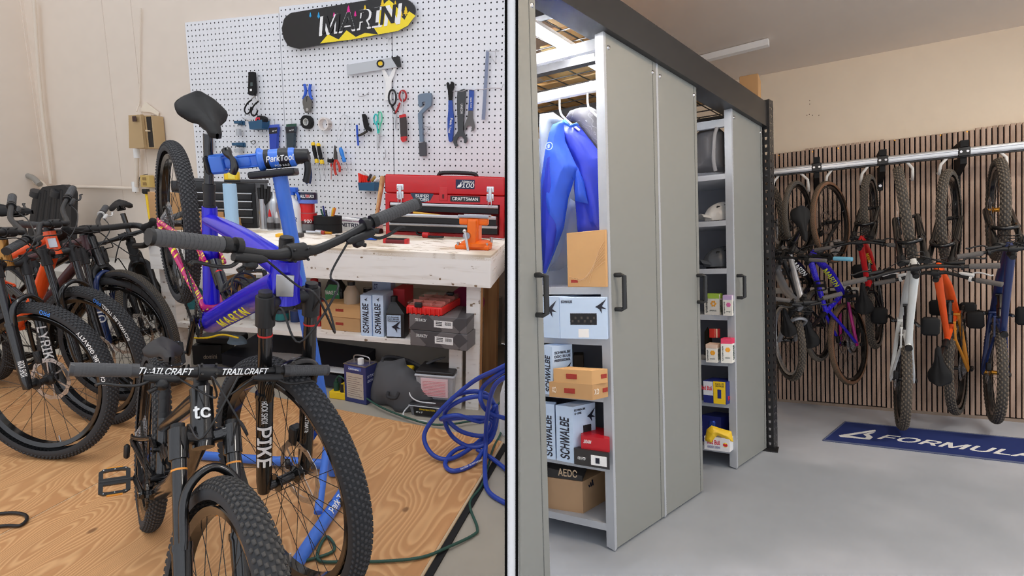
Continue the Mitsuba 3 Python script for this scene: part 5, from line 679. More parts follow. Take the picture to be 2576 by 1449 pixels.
part(k, 'opening_shade', cat((np.array(op[:-1] + [top_ + V(0, .0, -.0)]), np.array([[i, (i + 1) % 24, 24] for i in range(24)]))), C((20, 20, 22), .95)); part(k, 'rim', tube(op, .010, 8), C((58, 58, 60), .9)); part(k, 'side_flap', tube(smoothpath([top_ + V(.06, .06, .0), top_ + V(.15, .06, .06), top_ + V(.24, .05, .10)], 5), [.03, .03, .03, .03, .03, .028, .026, .024, .02, .015, .01], 8, sx=.3), 'black_canvas'); e = c + V(.02, -.185, .12); part(k, 'grab_strap', tube(smoothpath([e + V(-.03, .0, 0), e + V(-.02, -.02, -.02), e + V(.03, -.02, -.02), e + V(.04, .0, .01)], 5), .009, 8), C((50, 50, 52), .9))  # near-black patch on the closed top, painted as the shade inside the bag
single('yellow_tool_case', box(top_ + V(-.01, .005, .01), (.12, .05, .035), rz(.2), .006), YEL, 'yellow object showing inside the open duffel bag', 'case')
for lb, bl, br, tp, z0, cl in (('lower grey bucket of construction screws with a white rim', (1030, 1045), (1118, 1055), 1018, 0.0, C((120, 122, 126), .35)), ('upper clear grey bucket with black lid and pink label', (1046, 1002), (1140, 1010), 940, None, C((164, 166, 170), .3))):
    if z0 is None: z0 = zb2
    f = pface(LF, bl, br, tp, z0, .17); k = thing('screw_bucket', lb, 'bucket', 'screw buckets stacked under the bench'); part(k, 'tub', hexa([onf(f, .06, 0, -.01), onf(f, .94, 0, -.01), onf(f, .94, 0, -.16), onf(f, .06, 0, -.16), onf(f, 0, 1, 0), onf(f, 1, 1, 0), onf(f, 1, 1, -.17), onf(f, 0, 1, -.17)]), cl)
    part(k, 'rim', bx(f, (-.03, 1.03), (-.03, 1.03), (.9, 1.0), .004), C((190, 192, 196), .35)); part(k, 'lid', bx(f, (-.01, 1.01), (-.01, 1.01), (1.0, 1.14), .006), C((40, 40, 42), .4)); zb2 = z0 + f['h'] * 1.14
    hp_ = [onf(f, -.03, .8, -.08), onf(f, -.12, .35, .03), onf(f, .1, .05, .05), onf(f, .6, .0, .05)]; part(k, 'bail_handle', tube(smoothpath(hp_, 5), .004, 8), C((220, 220, 220), .4))
    if 'upper' in lb:
        part(k, 'label', hexa([onf(f, .16, .12, .004), onf(f, .86, .12, .004), onf(f, .86, .12, -.01), onf(f, .16, .12, -.01), onf(f, .14, .86, .006), onf(f, .86, .86, .006), onf(f, .86, .86, -.01), onf(f, .14, .86, -.01)]), C((226, 196, 198), .5)); [part(k, 'print_line', tube([onf(f, .19, .2 + i * .06, .006), onf(f, .8, .2 + i * .06, .006)], .0016, 4), C((214, 130, 136))) for i in range(10)]
    else: part(k, 'label', hexa([onf(f, .14, .15, .003), onf(f, .76, .15, .003), onf(f, .76, .15, -.01), onf(f, .14, .15, -.01), onf(f, .12, .85, .004), onf(f, .76, .85, .004), onf(f, .76, .85, -.01), onf(f, .12, .85, -.01)]), C((28, 28, 28), .4)); part(k, 'lettering', decal('CONSTRUCTION', onf(f, .52, .72, .006), f['x'], (0, 0, 1), .13 * f['h'], .45 * f['w']), YEL); part(k, 'lettering', decal('#9 x 2"', onf(f, .30, .45, .006), f['x'], (0, 0, 1), .14 * f['h'], .2 * f['w']), WHITE)
# dark trunk liner and boxes further left under the bench
single('trunk_liner', prism([LF.z(560, 925)[:2], LF.z(860, 985)[:2], LF.z(880, 930)[:2] + V(0, .5), LF.z(560, 890)[:2] + V(0, .5)], .02, .10), C((34, 38, 52), .6), 'dark blue black mat lying under the bench behind the fork', 'mat'); 
for x, y, a_, l_ in ((690, 905, .1, 'lower'), (715, 898, .2, 'upper'), (850, 935, .1, 'rightmost')): q = LF.z(x, y, .12); single('plastic_sheet', box(q + V(0, 0, .01), (.22, .08, .012), rz(a_), .004), C((214, 216, 220), .4), l_ + ' white plastic panel lying on the dark mat under the bench', 'panel', 'white panels on the dark mat')
f = floorbox('component_box', 'black box with pale lettering behind the small saddle', (486, 918), (560, 915), 870, .3, C((30, 30, 32), .5), 'box'); part(f['k'], 'lettering', front(f, 'domini', .6, .4, .22, .45, bold=False), C((200, 180, 160))); h0 = f['h']; q = f['o'] + f['x'] * .1 - f['n'] * .1 + V(0, 0, h0)
single('laptop_case', box(q + V(.08, .02, .03), (.3, .16, .05), rz(.3), .01), C((40, 42, 46), .5), 'dark case resting on the black box', 'case'); single('blue_glove', cloth(q + V(.24, 0, .02), (.07, .05, .06), 4), C((160, 190, 214), .7), 'crumpled pale blue glove on the black box', 'glove')
single('yellow_cable', tube(smoothpath([LF.z(480, 850, .3), LF.z(520, 850, .32), LF.z(560, 842, .34), LF.z(600, 850, .32)], 6), .006, 8), YEL, 'yellow cable under the bench behind the bike frame', 'cable')
# blue air hose
HB = M('hose_blue', (38, 66, 160), .35); hc = LF.z(1180, 1100, .05); pts = []
def hz(px, py, z): return LF.z(px, py, z)
path = [(1300, 905, .6), (1250, 930, .53), (1190, 960, .42), (1120, 1020, .28), (1075, 1075, .16), (1068, 1110, .1), (1090, 1145, .05), (1130, 1155, .035), (1180, 1130, .05), (1230, 1080, .12), (1240, 1010, .28), (1200, 985, .36), (1140, 1000, .3), (1118, 1050, .2), (1140, 1100, .09), (1190, 1125, .06), (1235, 1105, .1), (1250, 1040, .24), (1225, 1000, .34), (1165, 1005, .32), (1120, 1040, .22), (1160, 1085, .13), (1230, 1092, .12), (1248, 1020, .3), (1215, 1060, .2), (1150, 1045, .24), (1110, 1055, .2), (1190, 1050, .22), (1240, 1060, .2), (1222, 1110, .08), (1150, 1130, .05), (1120, 1165, .03), (1140, 1185, .03), (1190, 1168, .03), (1218, 1130, .06)]
k = single('air_hose', tube(smoothpath([hz(*q) for q in path], 7), .0105, 10), HB, 'coiled bright blue air hose by the bench leg', 'hose')
part(k, 'trailing_end', tube(smoothpath([hz(1300, 935, .56), hz(1245, 970, .46), hz(1225, 1050, .25), hz(1222, 1120, .08), hz(1220, 1190, .03), hz(1232, 1240, .012), hz(1300, 1280, .012)], 7), .0105, 10), HB); part(k, 'trailing_end', tube(smoothpath([hz(1200, 1130, .05), hz(1240, 1155, .03), hz(1290, 1195, .012)], 6), .0105, 10), HB); part(k, 'loose_loop', tube(smoothpath([hz(1300, 915, .58), hz(1250, 945, .5), hz(1215, 975, .4), hz(1210, 1010, .34), hz(1235, 1040, .26), hz(1300, 1060, .2)], 6), .0105, 10), HB)
part(k, 'lettering', wrap('CAUTION · DO NOT EXCEED', hz(1160, 1180, .045), hz(1205, 1160, .05), .0110, ORG - hz(1180, 1170, .05), .006, w=.12), WHITE)
single('white_jug', lathe([(.001, 0), (.055, 0), (.06, .02), (.06, .22), (.04, .3), (.001, .3)], 24, None, LF.z(1284, 1090, .0)), C((206, 210, 214), .4), 'edge of a pale plastic jug at the right of the workshop', 'jug')
# ---------------------------------------------------------------- on the wall: box, conduit, socket, papers; the big black liner
def wl(px, py, off=.0): return LF.y(px, py, WY - off)
P0, P1 = wl(328, 373, .12), wl(378, 290, .12); w0 = wl(359, 290, .12); k = thing('timer_box', 'tan metal timer box with half open door on the cream wall', 'timer box')
TANB = M('tan_metal', (186, 158, 116), .4); h_ = P1[2] - P0[2]; zc = (P1[2] + P0[2]) / 2
part(k, 'back_box', box(((P0[0] + P1[0]) / 2 + .02, WY - .06, zc), (P1[0] - P0[0], .12, h_), bev=.004), TANB); part(k, 'inside', box((w0[0] + .08, WY - .122, zc), (.06, .006, h_ * .92)), C((30, 28, 26))); dq = [wl(325, 373, .16), wl(362, 372, .13), wl(358, 288, .13), wl(323, 290, .16)]
part(k, 'door', hexa([dq[0], dq[1], dq[1] + V(0, .012, 0), dq[0] + V(0, .012, 0), dq[3], dq[2], dq[2] + V(0, .012, 0), dq[3] + V(0, .012, 0)]), TANB); c = wl(338, 299, .165); part(k, 'window', box(c, (.05, .008, .05), bev=.002), C((60, 36, 34), .3)); part(k, 'hasp', box(wl(372, 329, .14), (.03, .03, .014)), C((214, 196, 164), .4)); part(k, 'door_edge', box(wl(361, 330, .14), (.012, .03, h_)), TANB)
single('instruction_sheet', flat([(wl(x, y)[0], wl(x, y)[2]) for x, y in ((383, 368), (398, 290), (382, 283), (352, 280), (367, 256), (402, 283), (392, 330), (388, 372))], .003, PR_, (0, WY - .006, 0)), C((228, 218, 200), .8), 'faded instruction papers tucked behind the timer box', 'papers'); q = wl(388, 295, .012); k = list(scene)[-1]
for s, x, y in (('RAIN', 387, 292), ('100', 380, 300), ('MANUAL', 386, 305)): part(k, 'lettering', decal(s, wl(x, y, .012), (1, 0, -.1), (0, 0, 1), .018, .07), C((60, 50, 50)))
part(k, 'picture', flat([(wl(x, y)[0], wl(x, y)[2]) for x, y in ((379, 312), (391, 309), (387, 342), (380, 340))], .001, PR_, (0, WY - .011, 0)), C((90, 88, 88)))
PIPE = M('conduit_paint', (222, 210, 194), .6)
def conduit(label, pts, r, off, joints=()):
    q = [wl(*p_, off) for p_ in pts]; k = single('conduit', tube(smoothpath(q, 6) if len(q) > 2 else q, r, 12), PIPE, label, 'conduit')
    for p_ in joints: c = wl(*p_, off); part(k, 'coupling', cyl(c - V(0, 0, .05), c + V(0, 0, .05), r * 1.4), WHITE)
conduit('painted conduit running up the wall corner', [(85, 0), (101, 230), (128, 462)], .017, .05); conduit('short conduit below the timer box', [(344, 375), (343, 470)], .021, .05, [(344, 385), (340, 470)]); conduit('horizontal conduit running left from the socket', [(340, 474), (140, 469)], .017, .05); conduit('thick bent conduit at the far left of the wall', [(0, 452), (50, 447), (90, 456), (110, 470), (118, 500)], .034, .10, [(28, 448)])
single('grey_pipe', tube(smoothpath([wl(0, 437, .16), wl(40, 436, .16), wl(80, 446, .16), wl(100, 464, .16)], 6), .03, 12), C((150, 146, 138), .6), 'grey pipe above the bent conduit at the far left', 'pipe')
single('wall_cable', tube(smoothpath([wl(354, 20, .01), wl(352, 120, .01), wl(351, 250, .01), wl(347, 268, .03), wl(344, 280, .05)], 6), .006, 6), PIPE, 'painted cable running down the wall to the timer box', 'cable')
c = wl(371, 456, .03); k = single('wall_socket', box(c, (.13, .06, .12), bev=.006), C((206, 176, 104), .5), 'yellowed wall socket left of the rear wheel', 'socket'); part(k, 'outlet', box(c + V(0, -.032, .025), (.05, .006, .03), bev=.002), C((150, 120, 70))); part(k, 'outlet', box(c + V(0, -.032, -.025), (.05, .006, .03), bev=.002), C((150, 120, 70))); part(k, 'plug', box(c + V(.03, -.05, -.10), (.06, .05, .05), bev=.008), BLK)
single('yellow_power_cord', tube(smoothpath([c + V(.03, -.06, -.12), wl(368, 490, .08), wl(376, 545, .1), wl(386, 590, .1)], 6), .012, 8), YEL, 'yellow power cord hanging from the wall socket', 'cord'); single('thin_wire', tube(smoothpath([wl(372, 438, .04), wl(352, 445, .03), wl(349, 470, .03), wl(341, 484, .03)], 6), .003, 6), BLK, 'thin black wire looping left of the wall socket', 'wire')
# the ribbed black trunk liner leaning in the corner
pl_ = [(116, 470), (168, 464), (188, 480), (186, 600), (170, 700), (60, 700), (80, 570), (90, 500)]; q = np.array([wl(x, y, .45) for x, y in pl_]); k = single('cargo_liner', flat(Polygon(q[:, [0, 2]]).buffer(-.05).buffer(.05), .06, PR_ @ np.eye(3), (0, WY - .42, 0)), C((40, 40, 42), .6), 'ribbed black cargo liner leaning against the wall behind the bikes', 'liner')
for x0, y0, x1, y1 in ((104, 486, 72, 690), (118, 480, 90, 690), (132, 478, 110, 690), (146, 477, 128, 690), (158, 478, 146, 690)): part(k, 'rib', tube([wl(x0, y0, .47), wl(x1, y1, .47)], .022, 8), C((34, 34, 36), .5))
for x in (92, 143): part(k, 'clip_pad', tube([wl(x, 480, .48), wl(x - 3, 494, .48)], .05, 10), C((52, 52, 54), .5))
single('wall_strip', tube(smoothpath([wl(-30, 508, .03), wl(30, 498, .03), wl(88, 484, .03)], 4), .016, 8), BLK, 'black strip along the left end of the workshop wall', 'strip')
# things at the floor's left edge
single('black_cable_loop', tube(smoothpath([LF.z(-20, 1294, .026), LF.z(30, 1290, .026), LF.z(62, 1295, .026), LF.z(67, 1308, .026), LF.z(50, 1322, .026), LF.z(20, 1322, .026), LF.z(-20, 1326, .026)], 6), .006, 8), BLK, 'black cable loop lying on the plywood at the left', 'cable')


# ---------------------------------------------------------------- the bicycles of the workshop
POSE = {"marin": [[-2.4443, 1.8973, 0.7467, 0.0976, 0.4319, -0.5092, 0.2273, -0.0, 0.2456, 0.1, -0.0706, -0.1675, 0.4452, 0.1766, 0.3091, -0.9417], {"ac": 0.56, "ht": 0.11, "st": 0.4421, "sp": 0.2796, "stem": 0.045, "rise": 0.0817, "wb": 1.534, "bar": 0.6597, "cs": 0.6867, "ha": 77.5549, "sweep": 0.0175}], "trailcraft": [[-1.9349, 1.2867, -0.0201, -0.149, -0.0041, -0.5582, 0.1246, -0.1496, 0.3193, -0.1006, 0.2356, -0.1329, 0.2602, 0.0166, -0.156, 0.1677], {"R": 0.3903, "wb": 1.4862, "ac": 0.5084, "bar": 0.5968, "rise": 0.01, "sweep": 0.02, "ha": 56.4682, "st": 0.2889, "sp": 0.2076, "tw": 0.065, "ht": 0.1392}], "gold": [[-3.8686, 1.1359, 0.0665, -0.0521, 0.0339, 0.2442, 0.0003, -0.0297, -0.0277, 0.2038], {"ac": 0.5447, "ha": 79.6908, "ral": -0.045}], "orange": [[-4.1043, 1.8891, 0.1579, 0.065, 0.1177, -0.102, 0.1577, -0.0117, -0.0053, 0.12], {"ac": 0.5471, "ha": 73.2838, "ral": -0.125}], "maroon": [[-4.2215, 1.7064, 0.0642, -0.0622, 0.0313, 0.2517, 0.003, -0.0316, -0.0817, 0.1628], {"ac": 0.5069, "ha": 76.4894, "ral": -0.045}], "gravel": [[-4.0808, 2.0394, 0.0399, 0.0263, -0.0054, 0.0161, -0.0553, 0.0484], {"R": 0.35, "tw": 0.042, "wb": 1.03, "ac": 0.4, "ht": 0.15, "bar": 0.44, "rise": 0.0, "sweep": -0.08, "ha": 71.0, "bb": 0.27}], "black": [[-3.9284, 2.932, 0.0366, 0.1855, -0.0462, -0.6093, -0.3653, 0.0282], {"R": 0.35, "tw": 0.05, "wb": 1.05, "ac": 0.45}]}
def splat(base, spot, k=90.0, t=.16):
    b_, s_ = lin(base), lin(spot)
    def fn(p, n, uv): d, d2, r = voronoi(p.x * k + p.y * 31, p.z * k - p.y * 47); return mix(b_, s_, dr.select((r > .55) & (d < t + .2 * r), 1.0, 0.0))
    return proc(fn)
M('violet_blue', (30, 18, 196), .18, coat=1.0, metal=.25); M('magenta_splash', splat((176, 16, 96), (230, 220, 60)), .25, coat=.8); M('bronze', (170, 118, 44), .18, metal=.7, coat=1.0); M('orange_paint', (238, 84, 22), .3, coat=.6); M('maroon_paint', (70, 42, 46), .4, coat=.3); M('fork_blue', (24, 44, 92), .25, coat=.6)
SCL = lambda pose: math.exp(pose[0][7])
b = bike('violet blue full suspension bike with magenta rear end clamped in the stand', POSE['marin'], dict(lever_out=.5, lever_down=.9, frame='violet_blue', rear='magenta_splash', rocker='magenta_splash', full=1, knobs=74, fat=1.5, bend=0, knob=(200, 40, 40), crank=-95, pedal_a=40, tilt=4, saddle_w=.17, saddle_l=1.05, gl=lambda c: LF.at(1050, 512, LF.depth(c)), gr=lambda c: LF.at(378, 596, LF.depth(c)), loop=1.2, valve_a=-1.2, upper=.44, knobcol=C((66, 66, 68), .85), grip_l=.15, ring=(200, 40, 36), cap=BLK, shift2=1))
r_ = b['root']; a_, c_ = b['wpt'](b['dt'][4]), b['wpt'](b['dt'][-3]); tow = lambda P: ORG - P
part(r_, 'lettering', wrap('M A R I N', c_, a_, .0505, tow((a_ + c_) / 2) + V(0, 0, -.3), .030, .50, .36, lean=.25), C((232, 226, 50), .4)); h0, h1 = b['wpt'](b['hb']), b['wpt'](b['htop']); part(r_, 'head_badge', tf(box((0, 0, 0), (.042, .006, .06), bev=.0015), np.column_stack([unit(np.cross(h1 - h0, tow(h0))) * -1, -unit(np.cross(unit(np.cross(h1 - h0, tow(h0))), h1 - h0)) * -1, unit(h1 - h0)]), (h0 + h1) / 2 + unit(tow(h0) - unit(h1 - h0) * (tow(h0) @ unit(h1 - h0))) * .043), STEEL, 'brushed metal head badge')
def leglabel(b, i, s, at0, h, w, col, face=None, flip=False, lean=0.0):
    q0 = b['fpt'](b['ft'][i] + b['leg'] * b['ln'] * b['upper']); q1 = b['fpt'](b['fb'][i]); part(b['root'], 'lettering', wrap(s, q0, q1, .0226 * (np.linalg.norm(q1 - q0) / (b['ln'] * (1 - b['upper']))), (ORG - q0) if face is None else face, h, at0, w, flip=flip, lean=lean), col)
leglabel(b, 0, 'PIKE', .52, .036, .13, WHITE, flip=False); leglabel(b, 0, 'ROCK SHOX', .16, .014, .07, C((226, 226, 226))); leglabel(b, 1, 'ULTIMATE', .45, .009, .06, WHITE)
part(r_, 'lettering', arc_text(b, 'WT  i35', .032, (700, 1400), -1, 1.12), WHITE)
# bottle cage
q0, q1 = b['dt'][10], b['dt'][14]; mid = (q0 + q1) / 2 + b['us'] * .0 + V(-.02, 0, .06); dd = unit(q0 - q1); cg = [tube(smoothpath([mid + dd * .07 * s_ + V(0, .036 * math.sin(t), 0) + np.cross(dd, V(0, 1, 0)) * -.036 * math.cos(t) for t in np.linspace(.6, 5.7, 9)], 4), .004, 6) for s_ in (-1, 0, 1)] + [tube([mid - dd * .075 + np.cross(dd, V(0, 1, 0)) * .036 * s_ * 0 + V(0, .036 * s_, 0), mid + dd * .075 + V(0, .036 * s_, 0)], .004, 6) for s_ in (-1, 1)]
part(r_, 'bottle_cage', b['W'](cat(*cg)), BLK); MAR = b
b = bike('small gloss black kids full suspension bike in the foreground with black bar lettered in white', POSE['trailcraft'], dict(lever_out=.4, lever_down=1.0, fat=1.15, frame=GLOSS, rear=GLOSS, full=1, knobs=64, kid=1, crank=178, pedal_a=50, tilt=0, reflector=1, saddle=C((48, 46, 46), .7), post=BLK, knobcol=C((70, 68, 66), .85), stanchion=GLOSS, fork=GLOSS, crown=GLOSS, gl=lambda c: LF.at(822, 931, LF.depth(c)), gr=lambda c: LF.at(180, 929, LF.depth(c)), ring=(230, 150, 60), grip_l=.125, collar=C((60, 60, 62), .4), loop=1.3, upper=.5))
r_ = b['root']; w0, w1 = b['fpt'](b['clamp']), b['fpt'](b['gr'])
for g_, at_ in ((b['gr'], .36), (b['gl'], .30)): q = b['fpt'](g_); a_, c_ = (q, w0) if q[0] * 1 < w0[0] or LF.px(q)[0] < LF.px(w0)[0] else (w0, q); u_ = (1 - at_) if LF.px(q)[0] < LF.px(w0)[0] else at_; part(r_, 'lettering', wrap('TRAILCRAFT', a_, c_, .0150, tow(w0), .0135, u_ + .02 if u_ > .5 else u_ - .02, .105, lean=.3), WHITE)
h0, h1 = b['wpt'](b['hb']), b['wpt'](b['htop']); part(r_, 'lettering', wrapv('tc', h0, h1, .0300, tow(h0), .03, .036), WHITE); TRC = b
PILE = 'bikes parked in a row by the left wall'
b = bike('gold bronze bike at the left edge with white lettered black fork', POSE['gold'], dict(frame='bronze', full=1, knobs=72, loop=.8, knobcol=C((60, 60, 61), .85), hub=BLK, saddle=MATT, gl=lambda c: LF.at(31, 495, LF.depth(c))), PILE); leglabel(b, 1, 'LYRIK', .42, .034, .15, WHITE); leglabel(b, 0, 'ROCK SHOX', .72, .02, .07, WHITE); part(b['root'], 'lettering', arc_text(b, 'SCHWALBE GRAVITY', .019, (235, 905), -1), WHITE); part(b['root'], 'lettering', arc_text(b, 'PRO', .019, (125, 800), -1), C((60, 130, 220)))
b = bike('orange full suspension bike with a muddy frame second from the left wall', POSE['orange'], dict(frame='orange_paint', full=1, knobs=66, loop=.8, gl=lambda c: LF.at(183, 474, LF.depth(c)), gr=lambda c: LF.at(16, 632, LF.depth(c))), PILE); part(b['root'], 'lettering', arc_text(b, 'SCHWALBE TRAIL', .019, (325, 790), -1), WHITE); part(b['root'], 'lettering', arc_text(b, 'PRO', .019, (262, 748), -1), C((60, 130, 220))); h0, h1 = b['wpt'](b['hb']), b['wpt'](b['htop']); part(b['root'], 'head_badge', tf(box((0, 0, 0), (.032, .003, .045), bev=.001), basis(tow(h0), h1 - h0)[:, [1, 2, 0]], (h0 + h1) / 2 + unit(tow(h0)) * .031), STEEL)
b = bike('maroon full suspension bike with blue fork lowers behind the orange bike', POSE['maroon'], dict(frame='maroon_paint', full=1, knobs=90, tread='fine', fork='fork_blue', caliper=ALU, lever=C((190, 188, 184), .4), loop=.7, gl=lambda c: LF.at(266, 522, LF.depth(c))), PILE); leglabel(b, 0, 'IQ', .45, .036, .07, WHITE)
bike('black drop bar gravel bike between the maroon bike and the wall', POSE['gravel'], dict(frame=GLOSS, tread='fine', drop=1, rigid=1, knobs=60, cables=False, knobcol=C((84, 76, 66), .85)), PILE)
bike('black bike with blue lettered tube furthest back against the wall', POSE['black'], dict(frame=MATT, knobs=60, tread='fine', lod=2, rigid=1, knobcol=C((92, 80, 66), .85)), PILE)
# ---------------------------------------------------------------- the repair stand
k = thing('repair_stand', 'blue bike repair stand holding the violet bike by its seatpost', 'repair stand'); D0 = LF.depth(MAR['wpt'](MAR['stt'] + MAR['us'] * .14)); SPd = unit(MAR['wpt'](MAR['spt']) - MAR['wpt'](MAR['stt'])); L0 = LF.at
foot = LF.z(842, 1190, .03); ptop = L0(703, 436, D0 + .05); part(k, 'post', tube([ptop, foot], .026, 18), 'stand_blue'); mid = lambda t: ptop + (foot - ptop) * t
part(k, 'post_collar', cat(cyl(mid(.33), mid(.40), .034), box(mid(.365) + V(.04, -.02, 0), (.05, .05, .07), bev=.008)), BLK)
cl = L0(541, 413, D0); ax_ = unit(L0(745, 394, D0 + .04) - cl); E_ = np.column_stack([ax_, unit(np.cross(SPd, ax_)), np.cross(ax_, unit(np.cross(SPd, ax_)))]); m_ = D0 / FPX
def sb(c, s, bev=.006): return box(cl + E_ @ (V(*c) * m_), V(*s) * m_, E_, bev)
part(k, 'clamp_jaw', cat(sb((8, 0, 0), (34, 40, 42)), sb((10, 0, 20), (38, 30, 8)), sb((10, 0, -20), (38, 30, 8))), 'stand_blue'); part(k, 'jaw_pad', cat(sb((-14, 0, 0), (12, 44, 46), .008)), BLK)
part(k, 'arm', cat(sb((56, 0, 0), (66, 26, 28), .008), sb((86, 0, 14), (60, 22, 5)), sb((86, 0, -14), (60, 22, 5)), sb((88, -6, 0), (50, 5, 26))), 'stand_blue'); hd = cl + E_ @ (V(104, 0, 0) * m_); he = cl + E_ @ (V(196, 0, 0) * m_)
part(k, 'head', tube([hd, hd + ax_ * .004, hd + ax_ * .012, hd + ax_ * .02, he - ax_ * .006, he], [.02, .042, .042, .034, .034, .03], 24), 'stand_blue'); part(k, 'head_ring', cyl(hd + ax_ * .026, hd + ax_ * .042, .0352), BLK); nf = unit(ORG - hd - ax_ * (ax_ @ (ORG - hd)))
lb = part(k, 'label', tube([hd + ax_ * .075, he - ax_ * .02], .0346, 24), C((24, 24, 26), .4)); part(k, 'lettering', wrap('ParkTool', hd, he, .0352, nf, .019, .64, .095, lean=.25), WHITE); part(k, 'lettering', wrap('PCS 10.2', hd, he, .0352, nf - E_[:, 2] * .9, .008, .64, .05), WHITE)
part(k, 'clamp_handle', tube(smoothpath([cl + E_ @ (V(40, -18, 34) * m_), cl + E_ @ (V(44, -24, 22) * m_), cl + E_ @ (V(52, -26, 8) * m_), cl + E_ @ (V(52, -28, -10) * m_), cl + E_ @ (V(44, -26, -24) * m_)], 5), np.interp(np.linspace(0, 1, 21), [0, .15, .4, .7, 1], [.016, .016, .009, .014, .012]), 12), GLOSS)
part(k, 'turn_lever', cat(cyl(he, he + ax_ * .045, .028, .024), tube(smoothpath([he + ax_ * .04, he + E_ @ (V(24, 0, 6) * m_), he + E_ @ (V(24, -4, -30) * m_), he + E_ @ (V(12, -6, -66) * m_)], 5), np.linspace(.013, .011, 16), 12)), BLK)
part(k, 'tool_tray_bracket', box(ptop + ax_ * -.012 + V(0, -.01, 0), (112 * m_, .09, 18 * m_), np.column_stack([ax_, unit(np.cross(V(0, 0, 1), ax_)), unit(np.cross(ax_, unit(np.cross(V(0, 0, 1), ax_))))]), .006), BLK)
g0, g1, g2 = LF.z(868, 1232, .045), LF.z(728, 1446, .03), LF.z(372, 1136, .03); hub_ = foot + V(0, 0, .02)
part(k, 'foot_tube', tube([g0 + (g0 - g1) * .08, g1 + (g1 - g0) * .1], .024, 14), 'stand_blue'); part(k, 'foot_tube', tube([LF.z(866, 1172, .05), LF.z(700, 1160, .05)], .022, 14), 'stand_blue'); part(k, 'foot_tube', tube([LF.z(700, 1160, .05), g2], .020, 14), 'stand_blue'); part(k, 'brace', tube([LF.z(800, 1290, .06), mid(.86)], .016, 12), 'stand_blue'); part(k, 'brace', tube([LF.z(770, 1120, .08), LF.z(800, 1075, .12), mid(.83)], .018, 12), 'stand_blue')
for q in (LF.z(722, 1165, .05), LF.z(805, 1075, .14), g0 * .8 + g1 * .2, LF.z(866, 1212, .06)): part(k, 'joint', box(q, (.05, .05, .04), bev=.012), BLK)
part(k, 'lettering', wrap('Park Tool', g1, g0, .0246, ORG - g0, .026, .80, .15, lean=.2), WHITE)
# ---------------------------------------------------------------- added shop lights out of view, for highlights on the gloss tubes
for x, y, a_, lb in ((-1.15, 1.2, .3, 'added shop light out of view nearer the partition, for highlights'), (-2.7, 1.0, .3, 'added shop light out of view nearer the left wall, for highlights')):
    k = thing('added_shop_light', lb, 'light', 'added shop lights'); q = V(x, y, 3.0); R_ = rz(a_); part(k, 'housing', box(q + V(0, 0, .03), (1.25, .16, .04), R_, .006), WHITE); kt = part(k, 'lit_panel', box(q, (1.2, .12, .016), R_), WHITE); scene[kt]['emitter'] = {'type': 'area', 'radiance': {'type': 'rgb', 'value': [13, 13, 12.6]}}
    for s_ in (-.5, .5): e = q + R_ @ V(s_, 0, .05); part(k, 'chain', cyl(e, e + V(0, 0, 1.2), .004), STEEL)
# ---------------------------------------------------------------- added partition, covering the join of the two rooms
Rg, Dn, Fw = RL; wv = 33 / FPX * 1.15; c0 = ORG + Fw * 1.15 + Rg * ((1286.5 - CX) / FPX * 1.15); Fv = unit(V(Fw[0], Fw[1], 0)); upv = unit(-Dn)
PR3 = np.column_stack([Rg, np.cross(upv, Rg), upv]); f_dir = PR3[:, 1]
kp = struct('added_partition', box(c0 + f_dir * 4.0 + upv * .2, (wv * .98, 8.0, 5.2), PR3), C((250, 250, 250), .6, spec=.2), 'added thin white partition wall between the workshop and the storage room, seen end on')
kp2 = [part(kp, 'edge_strip', box(c0 + Rg * s * (wv * .41) - f_dir * .002 + upv * .2, (wv * .2, .008, 5.2), PR3), C((4, 4, 4), .8, spec=0.1)) for s in (-1, 1)]

# ================================================================ THE STORAGE ROOM (right of the partition), in its own level
G = MR; RY = 5.64
lim = lambda y: -.5776 * y + .05       # where the partition stands, seen from this side
def grad_tex(base, amp): return wall_tex(base, amp)
M('sand_wall', wall_tex((238, 220, 196), .02), .85, spec=.2); M('ceiling_paint', wall_tex((214, 202, 190), .02), .9, spec=.2)
def epoxy(p, n, uv):
    a = fbm(p.x * .9 + 4, p.y * .9, p.z * .9, 4); b = fbm(p.x * 7, p.y * 7, p.z * 7, 3); c = mix(lin((158, 164, 172)), lin((184, 188, 196)), smoothstep(.35, .65, a)); return c * (1 + .10 * (b - .5))
M('epoxy_floor', proc(epoxy), .45, spec=.35)
struct('floor', prism([(lim(.4), .4), (5.4, .4), (5.4, 5.68), (lim(5.68), 5.68)], -.1, 0), 'epoxy_floor', 'mottled grey concrete floor of the storage room'); struct('wall_back', box((1.1, RY + .09, 1.6), (8.6, .1, 3.2)), 'sand_wall'); CZ = 3.1
struct('ceiling', prism([(lim(.4), .4), (5.4, .4), (5.4, 5.68), (lim(5.68), 5.68)], CZ, CZ + .1), 'ceiling_paint')
q = RF.z(1750, 130, CZ); struct('trim_1', box(q + V(.2, .1, -.03), (.7, .06, .05), rz(-.1)), WHITE, 'white ceiling track end above the black beam')
for x, y in ((2037, 253), (2037, 262), (2036, 288), (2044, 290), (2030, 290), (2060, 290)): c = RF.y(x, y, RY); part('wall_back_001', 'nail_hole', box(c, (.006, .01, .006)), C((120, 90, 70)))
